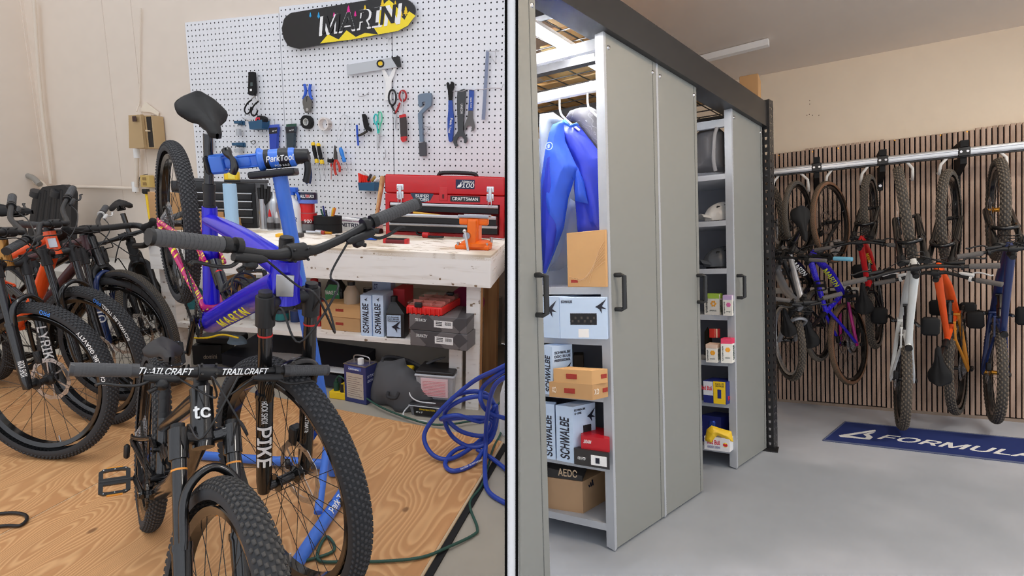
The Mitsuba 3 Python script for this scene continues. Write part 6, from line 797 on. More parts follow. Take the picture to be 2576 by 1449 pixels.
# ---- slatted wall covering
sw = thing('slat_wall', 'vertical wooden slat panelling on black felt behind the hanging bikes', 'slat panel'); M('slat_wood', wood_tex((196, 168, 148), (170, 144, 126), 30, 1.0), .6); M('slat_wood2', wood_tex((188, 160, 140), (162, 136, 118), 30, 1.0), .6)
X0, NS, PT_ = -.72, 72, .0352; zT = 2.335
part(sw, 'felt', box((X0 + NS * PT_ / 2, RY + .02, zT / 2 + .01), (NS * PT_, .02, zT - .02)), C((30, 32, 38), .95, spec=.1)); sl_ = [mikit.ply(tf(box((0, 0, 0), (.0255, .022, zT - .02 + d_), bev=.0015), None), m_, True) for m_ in ('slat_wood', 'slat_wood2') for d_ in (0, .02)]
for i in range(NS):
    k = free(sw + '__slat'); z_o = .012 if (i // 17) % 2 else 0; Tm = MR @ np.array([[1, 0, 0, X0 + (i + .5) * PT_], [0, 1, 0, RY + .0], [0, 0, 1, (zT + .02) / 2 + z_o], [0, 0, 0, 1.0]]); scene[k] = {**sl_[(i * 7 // 5) % 2 * 2], 'to_world': mi.ScalarTransform4f(Tm.tolist())}
for x, y in ((1959, 391), (2044, 382), (2109, 373), (2251, 353), (2366, 340), (2433, 331)): c = RF.y(x, y, RY - .012); part(sw, 'screw', cyl(c, c + V(0, .02, 0), .006, n=8), GOLD)
struct('baseboard_back', box((.6, RY + .0, .012), (3.2, .03, .024)), C((150, 132, 116), .6))
# ---- rail with brackets and hooks
ry = RY - .24; rz0 = RF.y(2240, 402, ry)[2]; k = thing('bike_rail', 'long aluminium rail on black brackets carrying the bike hooks', 'rail'); rl = RF.y(1925, 440, ry)[0]
part(k, 'rail', cat(box((.9, ry, rz0), (3.2, .05, .062), bev=.008), box((.9, ry - .026, rz0 + .012), (3.2, .006, .014), bev=.002), box((.9, ry - .026, rz0 - .018), (3.2, .006, .008), bev=.002)), ALU); part(k, 'rail_slot', box((.9, ry - .004, rz0 - .036), (3.2, .03, .008)), BLK)
for px_ in (2062, 2228, 2432): 
    x = RF.y(px_ - 8, 390, ry)[0]; b_ = part(k, 'bracket', cat(hexa([(x - .025, ry - .04, rz0 + .035), (x + .025, ry - .04, rz0 + .035), (x + .025, RY, rz0 + .035), (x - .025, RY, rz0 + .035), (x - .025, ry - .04, rz0 + .085), (x + .025, ry - .04, rz0 + .085), (x + .025, RY, rz0 + .085), (x - .025, RY, rz0 + .085)]), hexa([(x - .02, ry, rz0 - .09), (x + .02, ry, rz0 - .09), (x + .02, RY, rz0 - .16), (x - .02, RY, rz0 - .16), (x - .02, ry, rz0 - .035), (x + .02, ry, rz0 - .035), (x + .02, RY, rz0 - .035), (x - .02, RY, rz0 - .035)]), box((x, RY - .012, rz0 - (.27 if px_ > 2400 else .12)), (.04, .022, .5 if px_ > 2400 else .2), bev=.003)), MATT)
    [part(b_, 'bolt', m_, STEEL) for m_ in ([cyl((x + dx, ry - .034, rz0 + dz), (x + dx, ry - .02, rz0 + dz), .009, n=10) for dx in (-.02, .02) for dz in (0,)] + [cyl((x, RY - .03, rz0 + dz), (x, RY - .02, rz0 + dz), .012, n=10) for dz in ((-.14, -.49) if px_ > 2400 else (-.18,))])]; part(b_, 'rail_joint', box((x, ry - .003, rz0), (.075, .058, .07), bev=.004), BLK)
HOOKW = C((226, 224, 220), .4)
def hook(px0, py0, px1, py1, px2, py2, col=HOOKW):
    p0 = RF.y(px0, py0, ry); p1 = RF.y(px1, py1, ry - .02); p2 = RF.y(px2, py2, ry - .03); single('bike_hook', tube([p0 + V(0, 0, .03), p0, p1, p2, p2 + V(0, .03, -.035), p2 + V(0, .07, -.02)], .0085, 10, sx=1.3), col, ['pale bike hook holding the wheel of the ' + s for s in ('silver bike behind the rack post', 'black bike with white lettering', 'blue and pink bike', 'red kids bike', 'white bike', 'orange bike', 'navy bike')][HN[0]], 'hook', 'bike hooks on the rail'); HN[0] += 1
HN = [0]
for a_ in ((1958, 443, 1948, 455, 1944, 470), (2015, 437, 2032, 452, 2034, 470), (2094, 425, 2080, 444, 2078, 460), (2188, 412, 2168, 438, 2166, 452), (2278, 404, 2296, 424, 2296, 440), (2388, 391, 2367, 414, 2364, 426), (2510, 378, 2532, 396, 2532, 416)): hook(*a_)
# ---- hanging bikes
POSER = {"navy": [[1.137, 5.5693, 0.4578, 1.1577, -1.2514, 1.1302, 0.0019, 0.0], {"bar": 0.56}], "orange": [[1.001, 5.6091, 0.5294, 1.0923, -1.4977, 0.9114, -0.0035, -0.0323], {}], "white": [[0.5223, 5.2592, 0.4568, 1.2792, -1.2853, 1.1221, 0.1743, 0.0], {}], "red": [[0.4398, 5.6135, 0.8845, 1.1249, -1.4299, 0.991, -0.0139, -0.1104], {"R": 0.3, "wb": 1.0, "ac": 0.45, "bar": 0.66, "st": 0.33, "sp": 0.15, "tw": 0.058, "cs": 0.4, "bb": 0.28}], "blue": [[0.3265, 5.613, 0.6545, 0.9084, -1.517, 0.9244, -0.0383, -0.0458], {"R": 0.36, "tw": 0.045, "wb": 1.08, "ac": 0.45, "bar": 0.7}], "black": [[0.0584, 5.344, 0.8548, 1.0531, -1.5777, 0.9298, -0.0533, -0.1954], {"R": 0.36, "tw": 0.05, "wb": 1.1, "ac": 0.5}], "silver": [[-0.5001, 5.3275, 1.5841, 0.8227, 1.1353, -0.9551, -0.0047, -0.0479], {"R": 0.34, "tw": 0.05, "wb": 1.05, "ac": 0.42, "bar": 0.5}]}
HG = 'bikes hanging from the wall rail'
M('hang_blue', splat((44, 32, 200), (150, 140, 230), 110, .03), .25, coat=.6); M('hang_pink', (190, 24, 130), .3, coat=.6); M('hang_white', (222, 224, 222), .35, coat=.4); M('hang_orange', (240, 90, 30), .35, coat=.4); M('hang_amber', (214, 140, 40), .4, coat=.3); M('hang_navy', (26, 44, 92), .3, coat=.6); M('hang_red', (206, 24, 30), .3, coat=.5); M('hang_silver', (170, 172, 176), .35, metal=.5)
DT = C((108, 98, 86), .9); GG = C((96, 92, 90), .8)
def hang(n, label, **st):
    st = dict(dict(lod=2, sidewall=C((72, 68, 64), .85), knobcol=KNOB, grip=GG, saddle=MATT, loop=.6, knobs=46), **st); return bike(label, POSER[n], st, HG)
hang('silver', 'silver bike hung wheel down behind the rack post, partly hidden', frame='hang_silver', knobcol=DT, fork='hang_silver', rim=ALU, discs=False)
b = hang('black', 'black bike with white letters on its tube hanging left of the blue bike', frame=GLOSS, tread='fine', knobcol=DT, gears=False); q0, q1 = b['wpt'](b['dt'][3]), b['wpt'](b['dt'][-3]); part(b['root'], 'lettering', wrap('MARIN', q0, q1, .03, ORG - q0, .036, .45, .26, lean=.2), WHITE)
b = hang('blue', 'blue to pink faded hardtail with tan sidewall tyres hanging on the rail', frame='hang_blue', rear='hang_blue', stay2='hang_pink', sidewall=TAN, tread='fine', knobcol=C((96, 86, 72), .85), gl_col=GG, gr_col=C((120, 190, 220), .6), rigid=1, fork=BLK); q0, q1 = b['wpt'](b['dt'][4]), b['wpt'](b['dt'][-2]); part(b['root'], 'lettering', wrap('MARIN', q0, q1, .034, ORG - q0, .036, .5, .24, lean=.2), C((220, 226, 60)))
ra_, ss = b['wpt'](b['ra']), None; part(b['root'], 'lettering', arc_text(b, 'SCHWALBE', .018, (2128, 500), 1, .55, RF), C((60, 44, 36)))
b = hang('red', 'small red and black bike with yellow print hanging between blue and white bikes', frame='hang_red', rear=GLOSS, full=1, knobcol=DT, kid=1, pouch=1); q0, q1 = b['wpt'](b['dt'][3]), b['wpt'](b['dt'][-3]); part(b['root'], 'lettering', wrap('MARIN', q0, q1, .033, ORG - q0, .02, .5, .16), C((236, 200, 50)))
hang('white', 'white full suspension bike with muddy tyres hanging on the rail', frame='hang_white', rear='hang_white', full=1, knobcol=DT, pouch=1, hub=BLK, no_seat=1)
b = hang('orange', 'orange bike with amber rear end hanging bar forward on the rail', frame='hang_orange', rear='hang_amber', full=1, knobcol=DT, gl=lambda c: RF.at(2200, 714, RF.depth(c)), gr=lambda c: RF.at(2522, 716, RF.depth(c)), lever=C((210, 210, 208), .4), pouch=1, saddle_l=1.05)
hang('navy', 'navy blue bike with gold hubs hanging rightmost on the rail', frame='hang_navy', rear='hang_navy', full=1, knobcol=DT, hub=GOLD, pouch=1, no_seat=1)
# white power channel on the slats
q0, q1 = RF.y(1945, 733, RY - .03), RF.y(2160, 728, RY - .03); single('wall_channel', box((q0 + q1) / 2, (q1[0] - q0[0], .05, .055), bev=.006), C((206, 200, 190), .5), 'white cable channel on the slat wall behind the blue bike', 'cable channel'); q = RF.y(2125, 722, RY - .04); single('power_adapter', box(q, (.08, .05, .09), bev=.01), WHITE, 'white power adapter on the slat wall', 'adapter'); single('white_jug', box(RF.y(2105, 622, RY - .06), (.10, .08, .14), bev=.03), C((214, 210, 206), .5), 'white canister behind the tan wheel', 'canister')
# ---- the floor mat
m = [RF.z(2071, 1109), RF.z(2126, 1063), RF.z(2126, 1063) + (RF.z(2576, 1106) - RF.z(2126, 1063)) * 1.7, RF.z(2071, 1109) + (RF.z(2576, 1167) - RF.z(2071, 1109)) * 1.7]; k = single('floor_mat', prism(m, 0, .006), C((44, 56, 108), .9, spec=.1), 'long navy floor mat with white lettering under the hanging bikes', 'mat'); e0 = unit(m[3] - m[0]); n0 = V(-e0[1], e0[0], 0); wd = (m[1] - m[0]) @ n0
part(k, 'border', cat(*[tube([m[i] + V(0, 0, .004), m[(i + 1) % 4] + V(0, 0, .004)], .007, 6) for i in range(4)]), C((84, 92, 120), .7)); o = m[0] + n0 * wd * .5 + V(0, 0, .0062); hL = wd * .36
L_ = RF.z(2207, 1097, .006); R_ = RF.z(2600, 1146, .006); part(k, 'lettering', decal('FORMULA', L_ + (R_ - L_) * .5 + n0 * .0, R_ - L_, n0, hL * .62, np.linalg.norm(R_ - L_), lean=.45), C((228, 228, 226), .8))
lg = lambda pts: flat(Polygon([(RF.z(x, y, .006)[0], RF.z(x, y, .006)[1]) for x, y in pts]), .001, None, (0, 0, .006)); part(k, 'logo', lg([(2110, 1095), (2202, 1081), (2203, 1085), (2135, 1096), (2176, 1102), (2180, 1099), (2171, 1092), (2190, 1088), (2201, 1088), (2186, 1093), (2196, 1100), (2188, 1106), (2113, 1099)]), C((228, 228, 226), .8))

# ---------------------------------------------------------------- the rack with pull-out cabinets
KA = RF.z(1548, 1388); E1 = unit(RF.z(1928, 1131) - KA); NO = V(E1[1], -E1[0], 0); IN = V(-1, 0, 0)
def sp(s, z=0.0, out=0.0): return KA + E1 * s + NO * out + V(0, 0, z)
def onp(x, y, out=0.0): return RF.pl(x, y, KA + NO * out, NO)
SLATE = M('cabinet_grey', (138, 140, 136), .4, spec=.4); SHELF = M('shelf_grey', (172, 176, 182), .4, spec=.4); RACK = M('rack_black', (34, 34, 36), .35, spec=.5)
ST = lambda s: 2.372 - .05 * s
deep = lambda s: min(1.1, sp(s)[0] - lim(sp(s)[1] - .02) - .06)   # how far back the rack reaches at a place along it
def cabinet(label, s0, s1, handle, shelves, rail=None):
    """a pull-out unit: front panel, handle, shelves, the far side sheet and the back post"""
    D0_, D1_ = max(deep(s0) - .06, .02), max(deep(s1) - .06, .02); k = thing('pull_out_cabinet', label, 'cabinet', 'grey pull-out cabinets in the black rack'); t0, t1 = ST(s0), ST(s1)
    q = [sp(s0), sp(s1), sp(s1, 0, -.028), sp(s0, 0, -.028)]; part(k, 'front_panel', hexa([p_ + V(0, 0, .012) for p_ in q] + [sp(s0, t0), sp(s1, t1), sp(s1, t1, -.028), sp(s0, t0, -.028)]), SLATE)
    part(k, 'panel_edge', hexa([sp(s0 - .004, 0.004, .001), sp(s0 + .012, .012, .002), sp(s0 + .012, .012, -.045), sp(s0 - .004, .012, -.045), sp(s0 - .004, t0, .001), sp(s0 + .012, t0, .002), sp(s0 + .012, t0, -.045), sp(s0 - .004, t0, -.045)]), SHELF)
    part(k, 'edge_fold', hexa([sp(s1 - .034, .012, .002), sp(s1 - .031, .012, .002), sp(s1 - .031, .012, -.004), sp(s1 - .034, .012, -.004), sp(s1 - .034, t1 - .005, .002), sp(s1 - .031, t1 - .005, .002), sp(s1 - .031, t1, -.004), sp(s1 - .034, t1, -.004)]), C((108, 110, 108), .4))
    for s in (s0 + .035, s1 - .03): c = sp(s, ST(s) - .07); part(k, 'screw', lathe([(.001, .007), (.008, .005), (.011, 0)], 14, basis(NO), c), CHROME)
    if handle is not None:
        h0, h1, z0, z1 = handle; part(k, 'handle', tube([sp(h0, z1, 0), sp(h0, z1, .03), sp(h0 + .012, z1 - .005, .042), sp(h0 + .012, z0 + .005, .042), sp(h0, z0, .03), sp(h0, z0, 0)], [.010, .011, .011, .011, .011, .010], 10), C((34, 36, 38), .35))
    b0, b1 = sp(s0, 0, -.03), sp(s1, 0, -.03)
    e0, e1_ = b0 + IN * D0_, b1 + IN * D1_; up = lambda p_, z: p_ + V(0, 0, z)
    for z in shelves: part(k, 'shelf', hexa([up(p_, z - .034) for p_ in (b0, b1, e1_, e0)] + [up(p_, z) for p_ in (b0, b1, e1_, e0)]), SHELF)
    f0 = sp(s1 - .02, 0, -.03); f1_ = f0 + IN * D1_; part(k, 'side_sheet', hexa([up(p_, .05) for p_ in (f0, f0 + E1 * .008, f1_ + E1 * .008, f1_)] + [up(p_, 2.05) for p_ in (f0, f0 + E1 * .008, f1_ + E1 * .008, f1_)]), C((150, 154, 164), .5))
    part(k, 'end_sheet', hexa([up(p_, .05) for p_ in (e0, e1_, e1_ + IN * .008, e0 + IN * .008)] + [up(p_, 2.1) for p_ in (e0, e1_, e1_ + IN * .008, e0 + IN * .008)]), C((168, 172, 180), .5))
    for z in rail or []: part(k, 'top_rail', hexa([b0 + V(0, 0, z - .025), b0 + E1 * .03 + V(0, 0, z - .025), b0 + E1 * .03 + IN * D0_ + V(0, 0, z - .025), b0 + IN * D0_ + V(0, 0, z - .025), b0 + V(0, 0, z + .025), b0 + E1 * .03 + V(0, 0, z + .025), b0 + E1 * .03 + IN * D0_ + V(0, 0, z + .025), b0 + IN * D0_ + V(0, 0, z + .025)]), SHELF)
    return k
Z1 = [onp(1527, y)[2] for y in (722, 854, 1001, 1181, 1336)]; ZR, ZT_ = onp(1513, 222)[2], onp(1511, 100)[2]
s4 = 1.355; Z4 = [onp(x, y)[2] for x, y in ((1832, 431), (1834, 551), (1835, 675), (1837, 795), (1838, 914), (1839, 1022), (1840, 1140))]
sAt = lambda x, y: (RF.pl(x, y, KA, NO) - KA) @ E1
sb_, st_, sr_ = sAt(1307, 1449), sAt(1307, 0), -.452; k0 = thing('pull_out_cabinet', 'nearest grey pull-out cabinet cut off by the partition', 'cabinet', 'grey pull-out cabinets in the black rack')
part(k0, 'front_panel', hexa([sp(sb_, .012), sp(sr_, .012), sp(sr_, .012, -.028), sp(sb_, .012, -.012), sp(st_, ST(st_)), sp(sr_, ST(sr_)), sp(sr_, ST(sr_), -.028), sp(st_, ST(st_), -.012)]), SLATE); part(k0, 'edge_fold', hexa([sp(sr_ - .037, .012, .002), sp(sr_ - .034, .012, .002), sp(sr_ - .034, .012, -.004), sp(sr_ - .037, .012, -.004), sp(sr_ - .037, ST(sr_) - .005, .002), sp(sr_ - .034, ST(sr_) - .005, .002), sp(sr_ - .034, ST(sr_) - .005, -.004), sp(sr_ - .037, ST(sr_) - .005, -.004)]), C((108, 110, 108), .4))
part(k0, 'screw', lathe([(.001, .007), (.008, .005), (.011, 0)], 14, basis(NO), sp(sr_ - .018, ST(sr_) - .07)), CHROME); part(k0, 'handle', tube([sp(-.49, 1.285, 0), sp(-.49, 1.285, .03), sp(-.478, 1.28, .042), sp(-.478, 1.135, .042), sp(-.49, 1.13, .03), sp(-.49, 1.13, 0)], [.010, .011, .011, .011, .011, .010], 10), C((34, 36, 38), .35))
k1 = cabinet('grey pull-out cabinet with the jacket and tyre boxes behind its panel', .0, .447, (.045, 0, 1.115, 1.272), Z1, [ZT_])
cabinet('grey pull-out cabinet in the middle of the rack joined to its left neighbour', .452, .885, (.855, 0, 1.10, 1.25), [.1], None)
k4 = cabinet('farthest grey pull-out cabinet with drinks and helmets beside the rack post', s4, 1.857, (1.40, 0, 1.095, 1.235), Z4, [onp(1830, 300)[2]])
# ---- rack frame: beam, posts, deck
rk = thing('storage_rack', 'tall black steel storage rack above and around the grey cabinets', 'rack'); bt0, bt1, bb0, bb1 = onp(1560, 0, .03), onp(1920, 251, .03), onp(1417, 3, .03), onp(1916, 310, .03)
ext = lambda a, b, s: a + (b - a) * ((s - (a - KA) @ E1) / ((b - a) @ E1)); sB, sE = sAt(1312, 0) + .02, 1.90
def beamline(off, n_, zsh=(0, 0)): q = [ext(bb0, bb1, sB), ext(bb0, bb1, sE), ext(bt0, bt1, sE), ext(bt0, bt1, sB)]; return hexa([q[0] - NO * off, q[1] - NO * off, q[1] - NO * (off + .05), q[0] - NO * (off + .05), q[3] - NO * off, q[2] - NO * off, q[2] - NO * (off + .05), q[3] - NO * (off + .05)])
part(rk, 'beam', beamline(0, 0), RACK); q0, q1 = ext(bb0, bb1, sB), ext(bb0, bb1, sE); part(rk, 'beam_lip', hexa([q0, q1, q1 - NO * .12, q0 - NO * .12, q0 + V(0, 0, .012), q1 + V(0, 0, .012), q1 - NO * .12 + V(0, 0, .012), q0 - NO * .12 + V(0, 0, .012)]), RACK)
pz = onp(1925, 255, .03); pc = sp(1.905, 0, .0); ph = pz[2]
def post(c, h, key='post'):
    """an angle post with rows of keyholes"""
    hole = []; w_ = .075; pl_ = Polygon([(0, 0), (w_, 0), (w_, h), (0, h)])
    for i in range(int(h / .052)):
        for x in (.022, .054): y = .03 + i * .052; pl_ = pl_.difference(Polygon([(x - .006, y), (x + .006, y), (x + .009, y + .02), (x - .009, y + .02)]))
    part(rk, key, cat(flat(pl_, .003, np.column_stack([NO * -1, V(0, 0, 1), np.cross(-NO, V(0, 0, 1))]), c + NO * .03), flat(pl_, .003, np.column_stack([E1, V(0, 0, 1), np.cross(E1, V(0, 0, 1))]), c + NO * .03)), RACK); part(rk, 'foot_plate', box(c + V(0, 0, .004), (.12, .12, .008)), RACK)
post(sp(1.875, 0, .01), ph + .02); post(sp(1.875, 0, .01) + IN * 1.1, ph + .02)
zt = lambda s, o=0: 2.44 - .05 * s + o
for i in range(19): s = sB + .02 + i * .13; part(rk, 'cross_wire', tube([sp(s, zt(s), -.05), sp(s, zt(s), -.05) + IN * max(deep(s) - .06, .01)], .004, 6), DARKSTEEL)
for j in range(8):
    o = IN * (.05 + j * .14); s_ = next((s for s in np.arange(sB, 1.8, .05) if deep(s) > .12 + j * .14), None)
    if s_ is not None: part(rk, 'long_wire', tube([sp(s_, zt(s_, .008), -.05) + o, sp(1.85, zt(1.85, .008), -.05) + o], .004, 6), DARKSTEEL)
def hbar(s, w, z0, z1): d_ = IN * (deep(s) - .06); q = [sp(s, 0, -.05), sp(s + w, 0, -.05), sp(s + w, 0, -.05) + d_, sp(s, 0, -.05) + d_]; return hexa([p_ + V(0, 0, zt(s, z0)) for p_ in q] + [p_ + V(0, 0, zt(s, z1)) for p_ in q])
for s in (-.25, .3, 1.0, 1.7): part(rk, 'deck_support', hbar(s, .05, -.06, -.015), RACK)
b0_, b1_ = sp(1.0, zt(1.0, -.05), -.05) + IN * 1.06, sp(sE, zt(1.9, -.05), -.05) + IN * 1.06; part(rk, 'back_beam', tube([b0_, b1_], .05, 4), RACK)
M('loft_wood', wood_tex((214, 172, 112), (196, 150, 90), 2, 8), .6)
for i in range(14): y = 1.95 + i * .15; x0, x1 = lim(y - .08) + .16, KA[0] + (y - KA[1]) * .271 - .16; x1 - x0 > .08 and single('loft_plank', box(((x0 + x1) / 2, y, 2.53 - .045 * (y - 2)), (x1 - x0, .143, .022), bev=.003), 'loft_wood', 'pale timber plank lying across the top of the rack', 'plank', 'loft planks on top of the rack')
# LED tube
t0, t1 = RF.z(1330, 66, 2.395), RF.z(1500, 168, 2.395); dl = unit(t1 - t0); k = thing('tube_light', 'bright LED tube light under the rack deck above the jackets', 'light'); part(k, 'housing', hexa([t0 + V(-.03, 0, .012), t1 + V(-.03, 0, .012), t1 + V(.03, 0, .012), t0 + V(.03, 0, .012), t0 + V(-.03, 0, .03), t1 + V(-.03, 0, .03), t1 + V(.03, 0, .03), t0 + V(.03, 0, .03)]), WHITE)
kt = part(k, 'lit_tube', tube([t0, t1], .018, 14), WHITE); scene[kt]['emitter'] = {'type': 'area', 'radiance': {'type': 'rgb', 'value': [230, 234, 240]}}
# ---- what stands on the shelves of the near cabinet
def rbox(name, label, cat, bl, br, top, z, d, mat, group=None): f = pface(RF, bl, br, top, z, d); f['k'] = single(name, bx(f, bev=.002), mat, label, cat, group); return f
def cbox(name, label, cat, c, l, r, top, z, mat, group=None):
    """a box seen on its corner: sightings of the near, left and right lower corners"""
    P, Lp, Rp = RF.z(*c, z), RF.z(*l, z), RF.z(*r, z); n = V(*(ORG - P)[:2], 0); h = RF.pl(c[0], top, P, n)[2] - z; b4 = [P, Rp, Rp + Lp - P, Lp]; k = single(name, hexa(b4 + [q + V(0, 0, h) for q in b4]), mat, label, cat, group)
    def face(a, b): x = b - a; w = np.linalg.norm(x); x = x / w; nn = V(x[1], -x[0], 0); nn = nn if nn @ (ORG - a) > 0 else -nn; return dict(o=a, x=x, n=nn, w=w, h=h, d=.1, z=z, k=k)
    return k, face(Lp, P), face(P, Rp), h
BIRD = [(0, .3), (.35, .5), (1, 1), (.6, .35), (1, .1), (.55, .15), (.6, -.3), (.35, .1)]
def bird(k, f, u, v, s): part(k, 'bird_logo', flat([((x - .5) * s, (y - .4) * s) for x, y in BIRD], .001, np.column_stack([f['x'], V(0, 0, 1), f['n']]), onf(f, u, v, .0015)), INK)
LBL = C((156, 46, 34), .5)
f = rbox('cardboard_box', 'plain tan cardboard box under the blue jacket', 'box', (1428, 722), (1525, 722), 586, Z1[0], .3, CARD2); part(f['k'], 'label', bx(f, (.10, .28), (-.005, 0), (.08, .13)), LBL); [part(f['k'], 'line_print', tube(smoothpath([onf(f, .05 + i * .09, .2 - .02 * i, .001), onf(f, .35 + i * .05, .12 + .02 * i, .001), onf(f, .7 + .02 * i, .3 + .05 * i, .001), onf(f, .98, .45 + .06 * i, .001)], 5), .0012, 4), C((226, 190, 146), .7)) for i in range(7)]
GB = 'pale blue tyre boxes in the near cabinet'
f = rbox('tyre_box', 'pale blue tyre box partly hidden by the nearest cabinet', 'box', (1366, 849), (1408, 852), 746, Z1[1], .3, SKY, GB); bird(f['k'], f, .55, .72, .06)
f = rbox('tyre_box', 'wide pale blue tyre box with a window showing the tyre', 'box', (1409, 852), (1528, 854), 749, Z1[1], .3, SKY, GB); k = f['k']; part(k, 'window', bx(f, (.23, .79), (-.002, .02), (.34, .62)), C((22, 24, 28), .7)); [part(k, 'tyre_knob', bx(f, (.26 + .065 * i, .30 + .065 * i), (-.006, .01), (.40 + .08 * (i % 2), .46 + .08 * (i % 2))), C((70, 66, 62), .8)) for i in range(8)]; part(k, 'lettering', front(f, 'SCHWALBE', .16, .90, .06, .24), INK); bird(k, f, .88, .80, .05); part(k, 'sticker', bx(f, (.40, .62), (-.003, 0), (.04, .24)), WHITE)
k, fl, fr_, h = cbox('sealant_box', 'tall pale blue sealant box on the third shelf behind brown boxes', 'box', (1392, 995), (1362, 988), (1442, 985), 872, Z1[2], SKY); part(k, 'lettering', decal('SCHWALBE', onf(fl, .6, .42), V(0, 0, 1), -fl['x'], .14 * h, .75 * h, lean=.1), INK); [part(k, 'lettering', decal(s, onf(fr_, .5, .86 - .08 * i), fr_['x'], (0, 0, 1), .05 * h, .8 * fr_['w']), INK) for i, s in enumerate(('SCHWALBE', 'DOC BLUE', 'PROFESSIONAL'))]; bird(k, fr_, .8, .55, .03)
k, fl, fr_, h = cbox('component_carton', 'lower wide brown carton with red labels on the third shelf', 'box', (1491, 1007), (1382, 998), (1530, 998), 968, Z1[2], CARD); part(k, 'label', box(onf(fl, .48, .5), (.05, .004, .022), np.column_stack([fl['x'], -fl['n'], V(0, 0, 1)])), LBL); part(k, 'label', box(onf(fr_, .8, .5), (.03, .004, .018), np.column_stack([fr_['x'], -fr_['n'], V(0, 0, 1)])), LBL); part(k, 'lettering', front(fl, 'XO', .12, .5, .35, .1), C((240, 226, 206))); part(k, 'lettering', front(fr_, 'XO', .25, .5, .35, .28), C((240, 226, 206)))
k, fl, fr_, h2_ = cbox('component_carton', 'upper brown carton with a red label on the third shelf', 'box', (1489, 968), (1393, 961), (1529, 962), 933, Z1[2] + h, CARD2); part(k, 'label', box(onf(fl, .48, .5), (.05, .004, .022), np.column_stack([fl['x'], -fl['n'], V(0, 0, 1)])), LBL); part(k, 'label', box(onf(fr_, .75, .5), (.03, .004, .018), np.column_stack([fr_['x'], -fr_['n'], V(0, 0, 1)])), LBL)
for (c, l, r, tp, lb) in (((1398, 1157), (1365, 1152), (1403, 1148), 1018, 'pale blue tyre box at the left of the fourth shelf'), ((1444, 1166), (1401, 1158), (1500, 1150), 1024, 'tall pale blue tyre box with bird print beside the red box')):
    k, fl, fr_, h = cbox('tyre_box', lb, 'box', c, l, r, tp, Z1[3], SKY, GB); part(k, 'lettering', decal('SCHWALBE', onf(fl, .5, .42), V(0, 0, 1), -fl['x'], .5 * fl['w'] * 1, .74 * h, lean=.1), INK)
    if 'tall' in lb: bird(k, fr_, .8, .8, .05); part(k, 'lettering', front(fr_, 'SCHWALBE', .3, .93, .035, .5), INK); part(k, 'lettering', front(fr_, 'G-ONE', .22, .87, .035, .3), INK); part(k, 'window', box(onf(fr_, .62, .5, -.002), (.05, .006, .07), np.column_stack([fr_['x'], -fr_['n'], V(0, 0, 1)])), C((26, 26, 30), .7))
k, fl, fr_, h = cbox('crank_box', 'black box with white sticker under the red box', 'box', (1446, 1168), (1440, 1160), (1534, 1182), 1128, Z1[3], C((44, 42, 42), .45)); part(k, 'lettering', front(fr_, 'TRUVATIV', .2, .45, .17, .24, lean=.2), WHITE); part(k, 'label', box(onf(fr_, .7, .45), (.075, .003, .045), np.column_stack([fr_['x'], -fr_['n'], V(0, 0, 1)])), WHITE); part(k, 'barcode', cat(*[box(onf(fr_, .62 + .012 * i, .45, .003), (.0025, .002, .025), np.column_stack([fr_['x'], -fr_['n'], V(0, 0, 1)])) for i in range(9)]), INK)
k, fl, fr_, h2_ = cbox('red_box', 'red component box on top of the black box', 'box', (1462, 1128), (1466, 1100), (1534, 1138), 1096, Z1[3] + h, C((190, 26, 40), .4)); part(k, 'lettering', front(fr_, 'SRAM', .22, .6, .26, .26, lean=.2), WHITE)
k, fl, fr_, h = cbox('shoe_box', 'open brown shoe box on the bottom shelf', 'box', (1467, 1292), (1372, 1277), (1536, 1252), 1212, Z1[4], C((176, 142, 108), .8)); part(k, 'three_stripe_logo', cat(*[flat([(x, 0), (x + .01, 0), (x + .004 - .0, .012 + .009 * i), (x - .006, .012 + .009 * i)], .001, np.column_stack([fr_['x'], V(0, 0, 1), fr_['n']]), onf(fr_, .22, .72)) for i, x in enumerate((0, .014, .028))]), INK); top = fl['o'] + V(0, 0, h)
single('shoe_box_cover', hexa([top + fl['n'] * .0 + V(0, 0, .003), onf(fl, 1, 1, 0) + V(0, 0, .003), onf(fl, 1, 1, -.16) + V(0, 0, .06), onf(fl, 0, 1, -.16) + V(0, 0, .06), top + V(0, 0, .05), onf(fl, 1, 1, 0) + V(0, 0, .028), onf(fl, 1, 1, -.16) + V(0, 0, .09), top - fl['n'] * .16 + V(0, 0, .11)]), C((40, 38, 38), .6), 'dark box lid with tan letters lying on the shoe box', 'lid'); part('shoe_box_cover', 'lettering', front(fl, 'AEDC', .62, 1.22, .22, .5), C((196, 170, 140)))
single('patterned_tin', bx(pface(RF, (1444, 962), (1470, 962), 893, Z1[2], .1), bev=.004), C((74, 62, 50), .6), 'dark diamond patterned package behind the brown cartons', 'package')
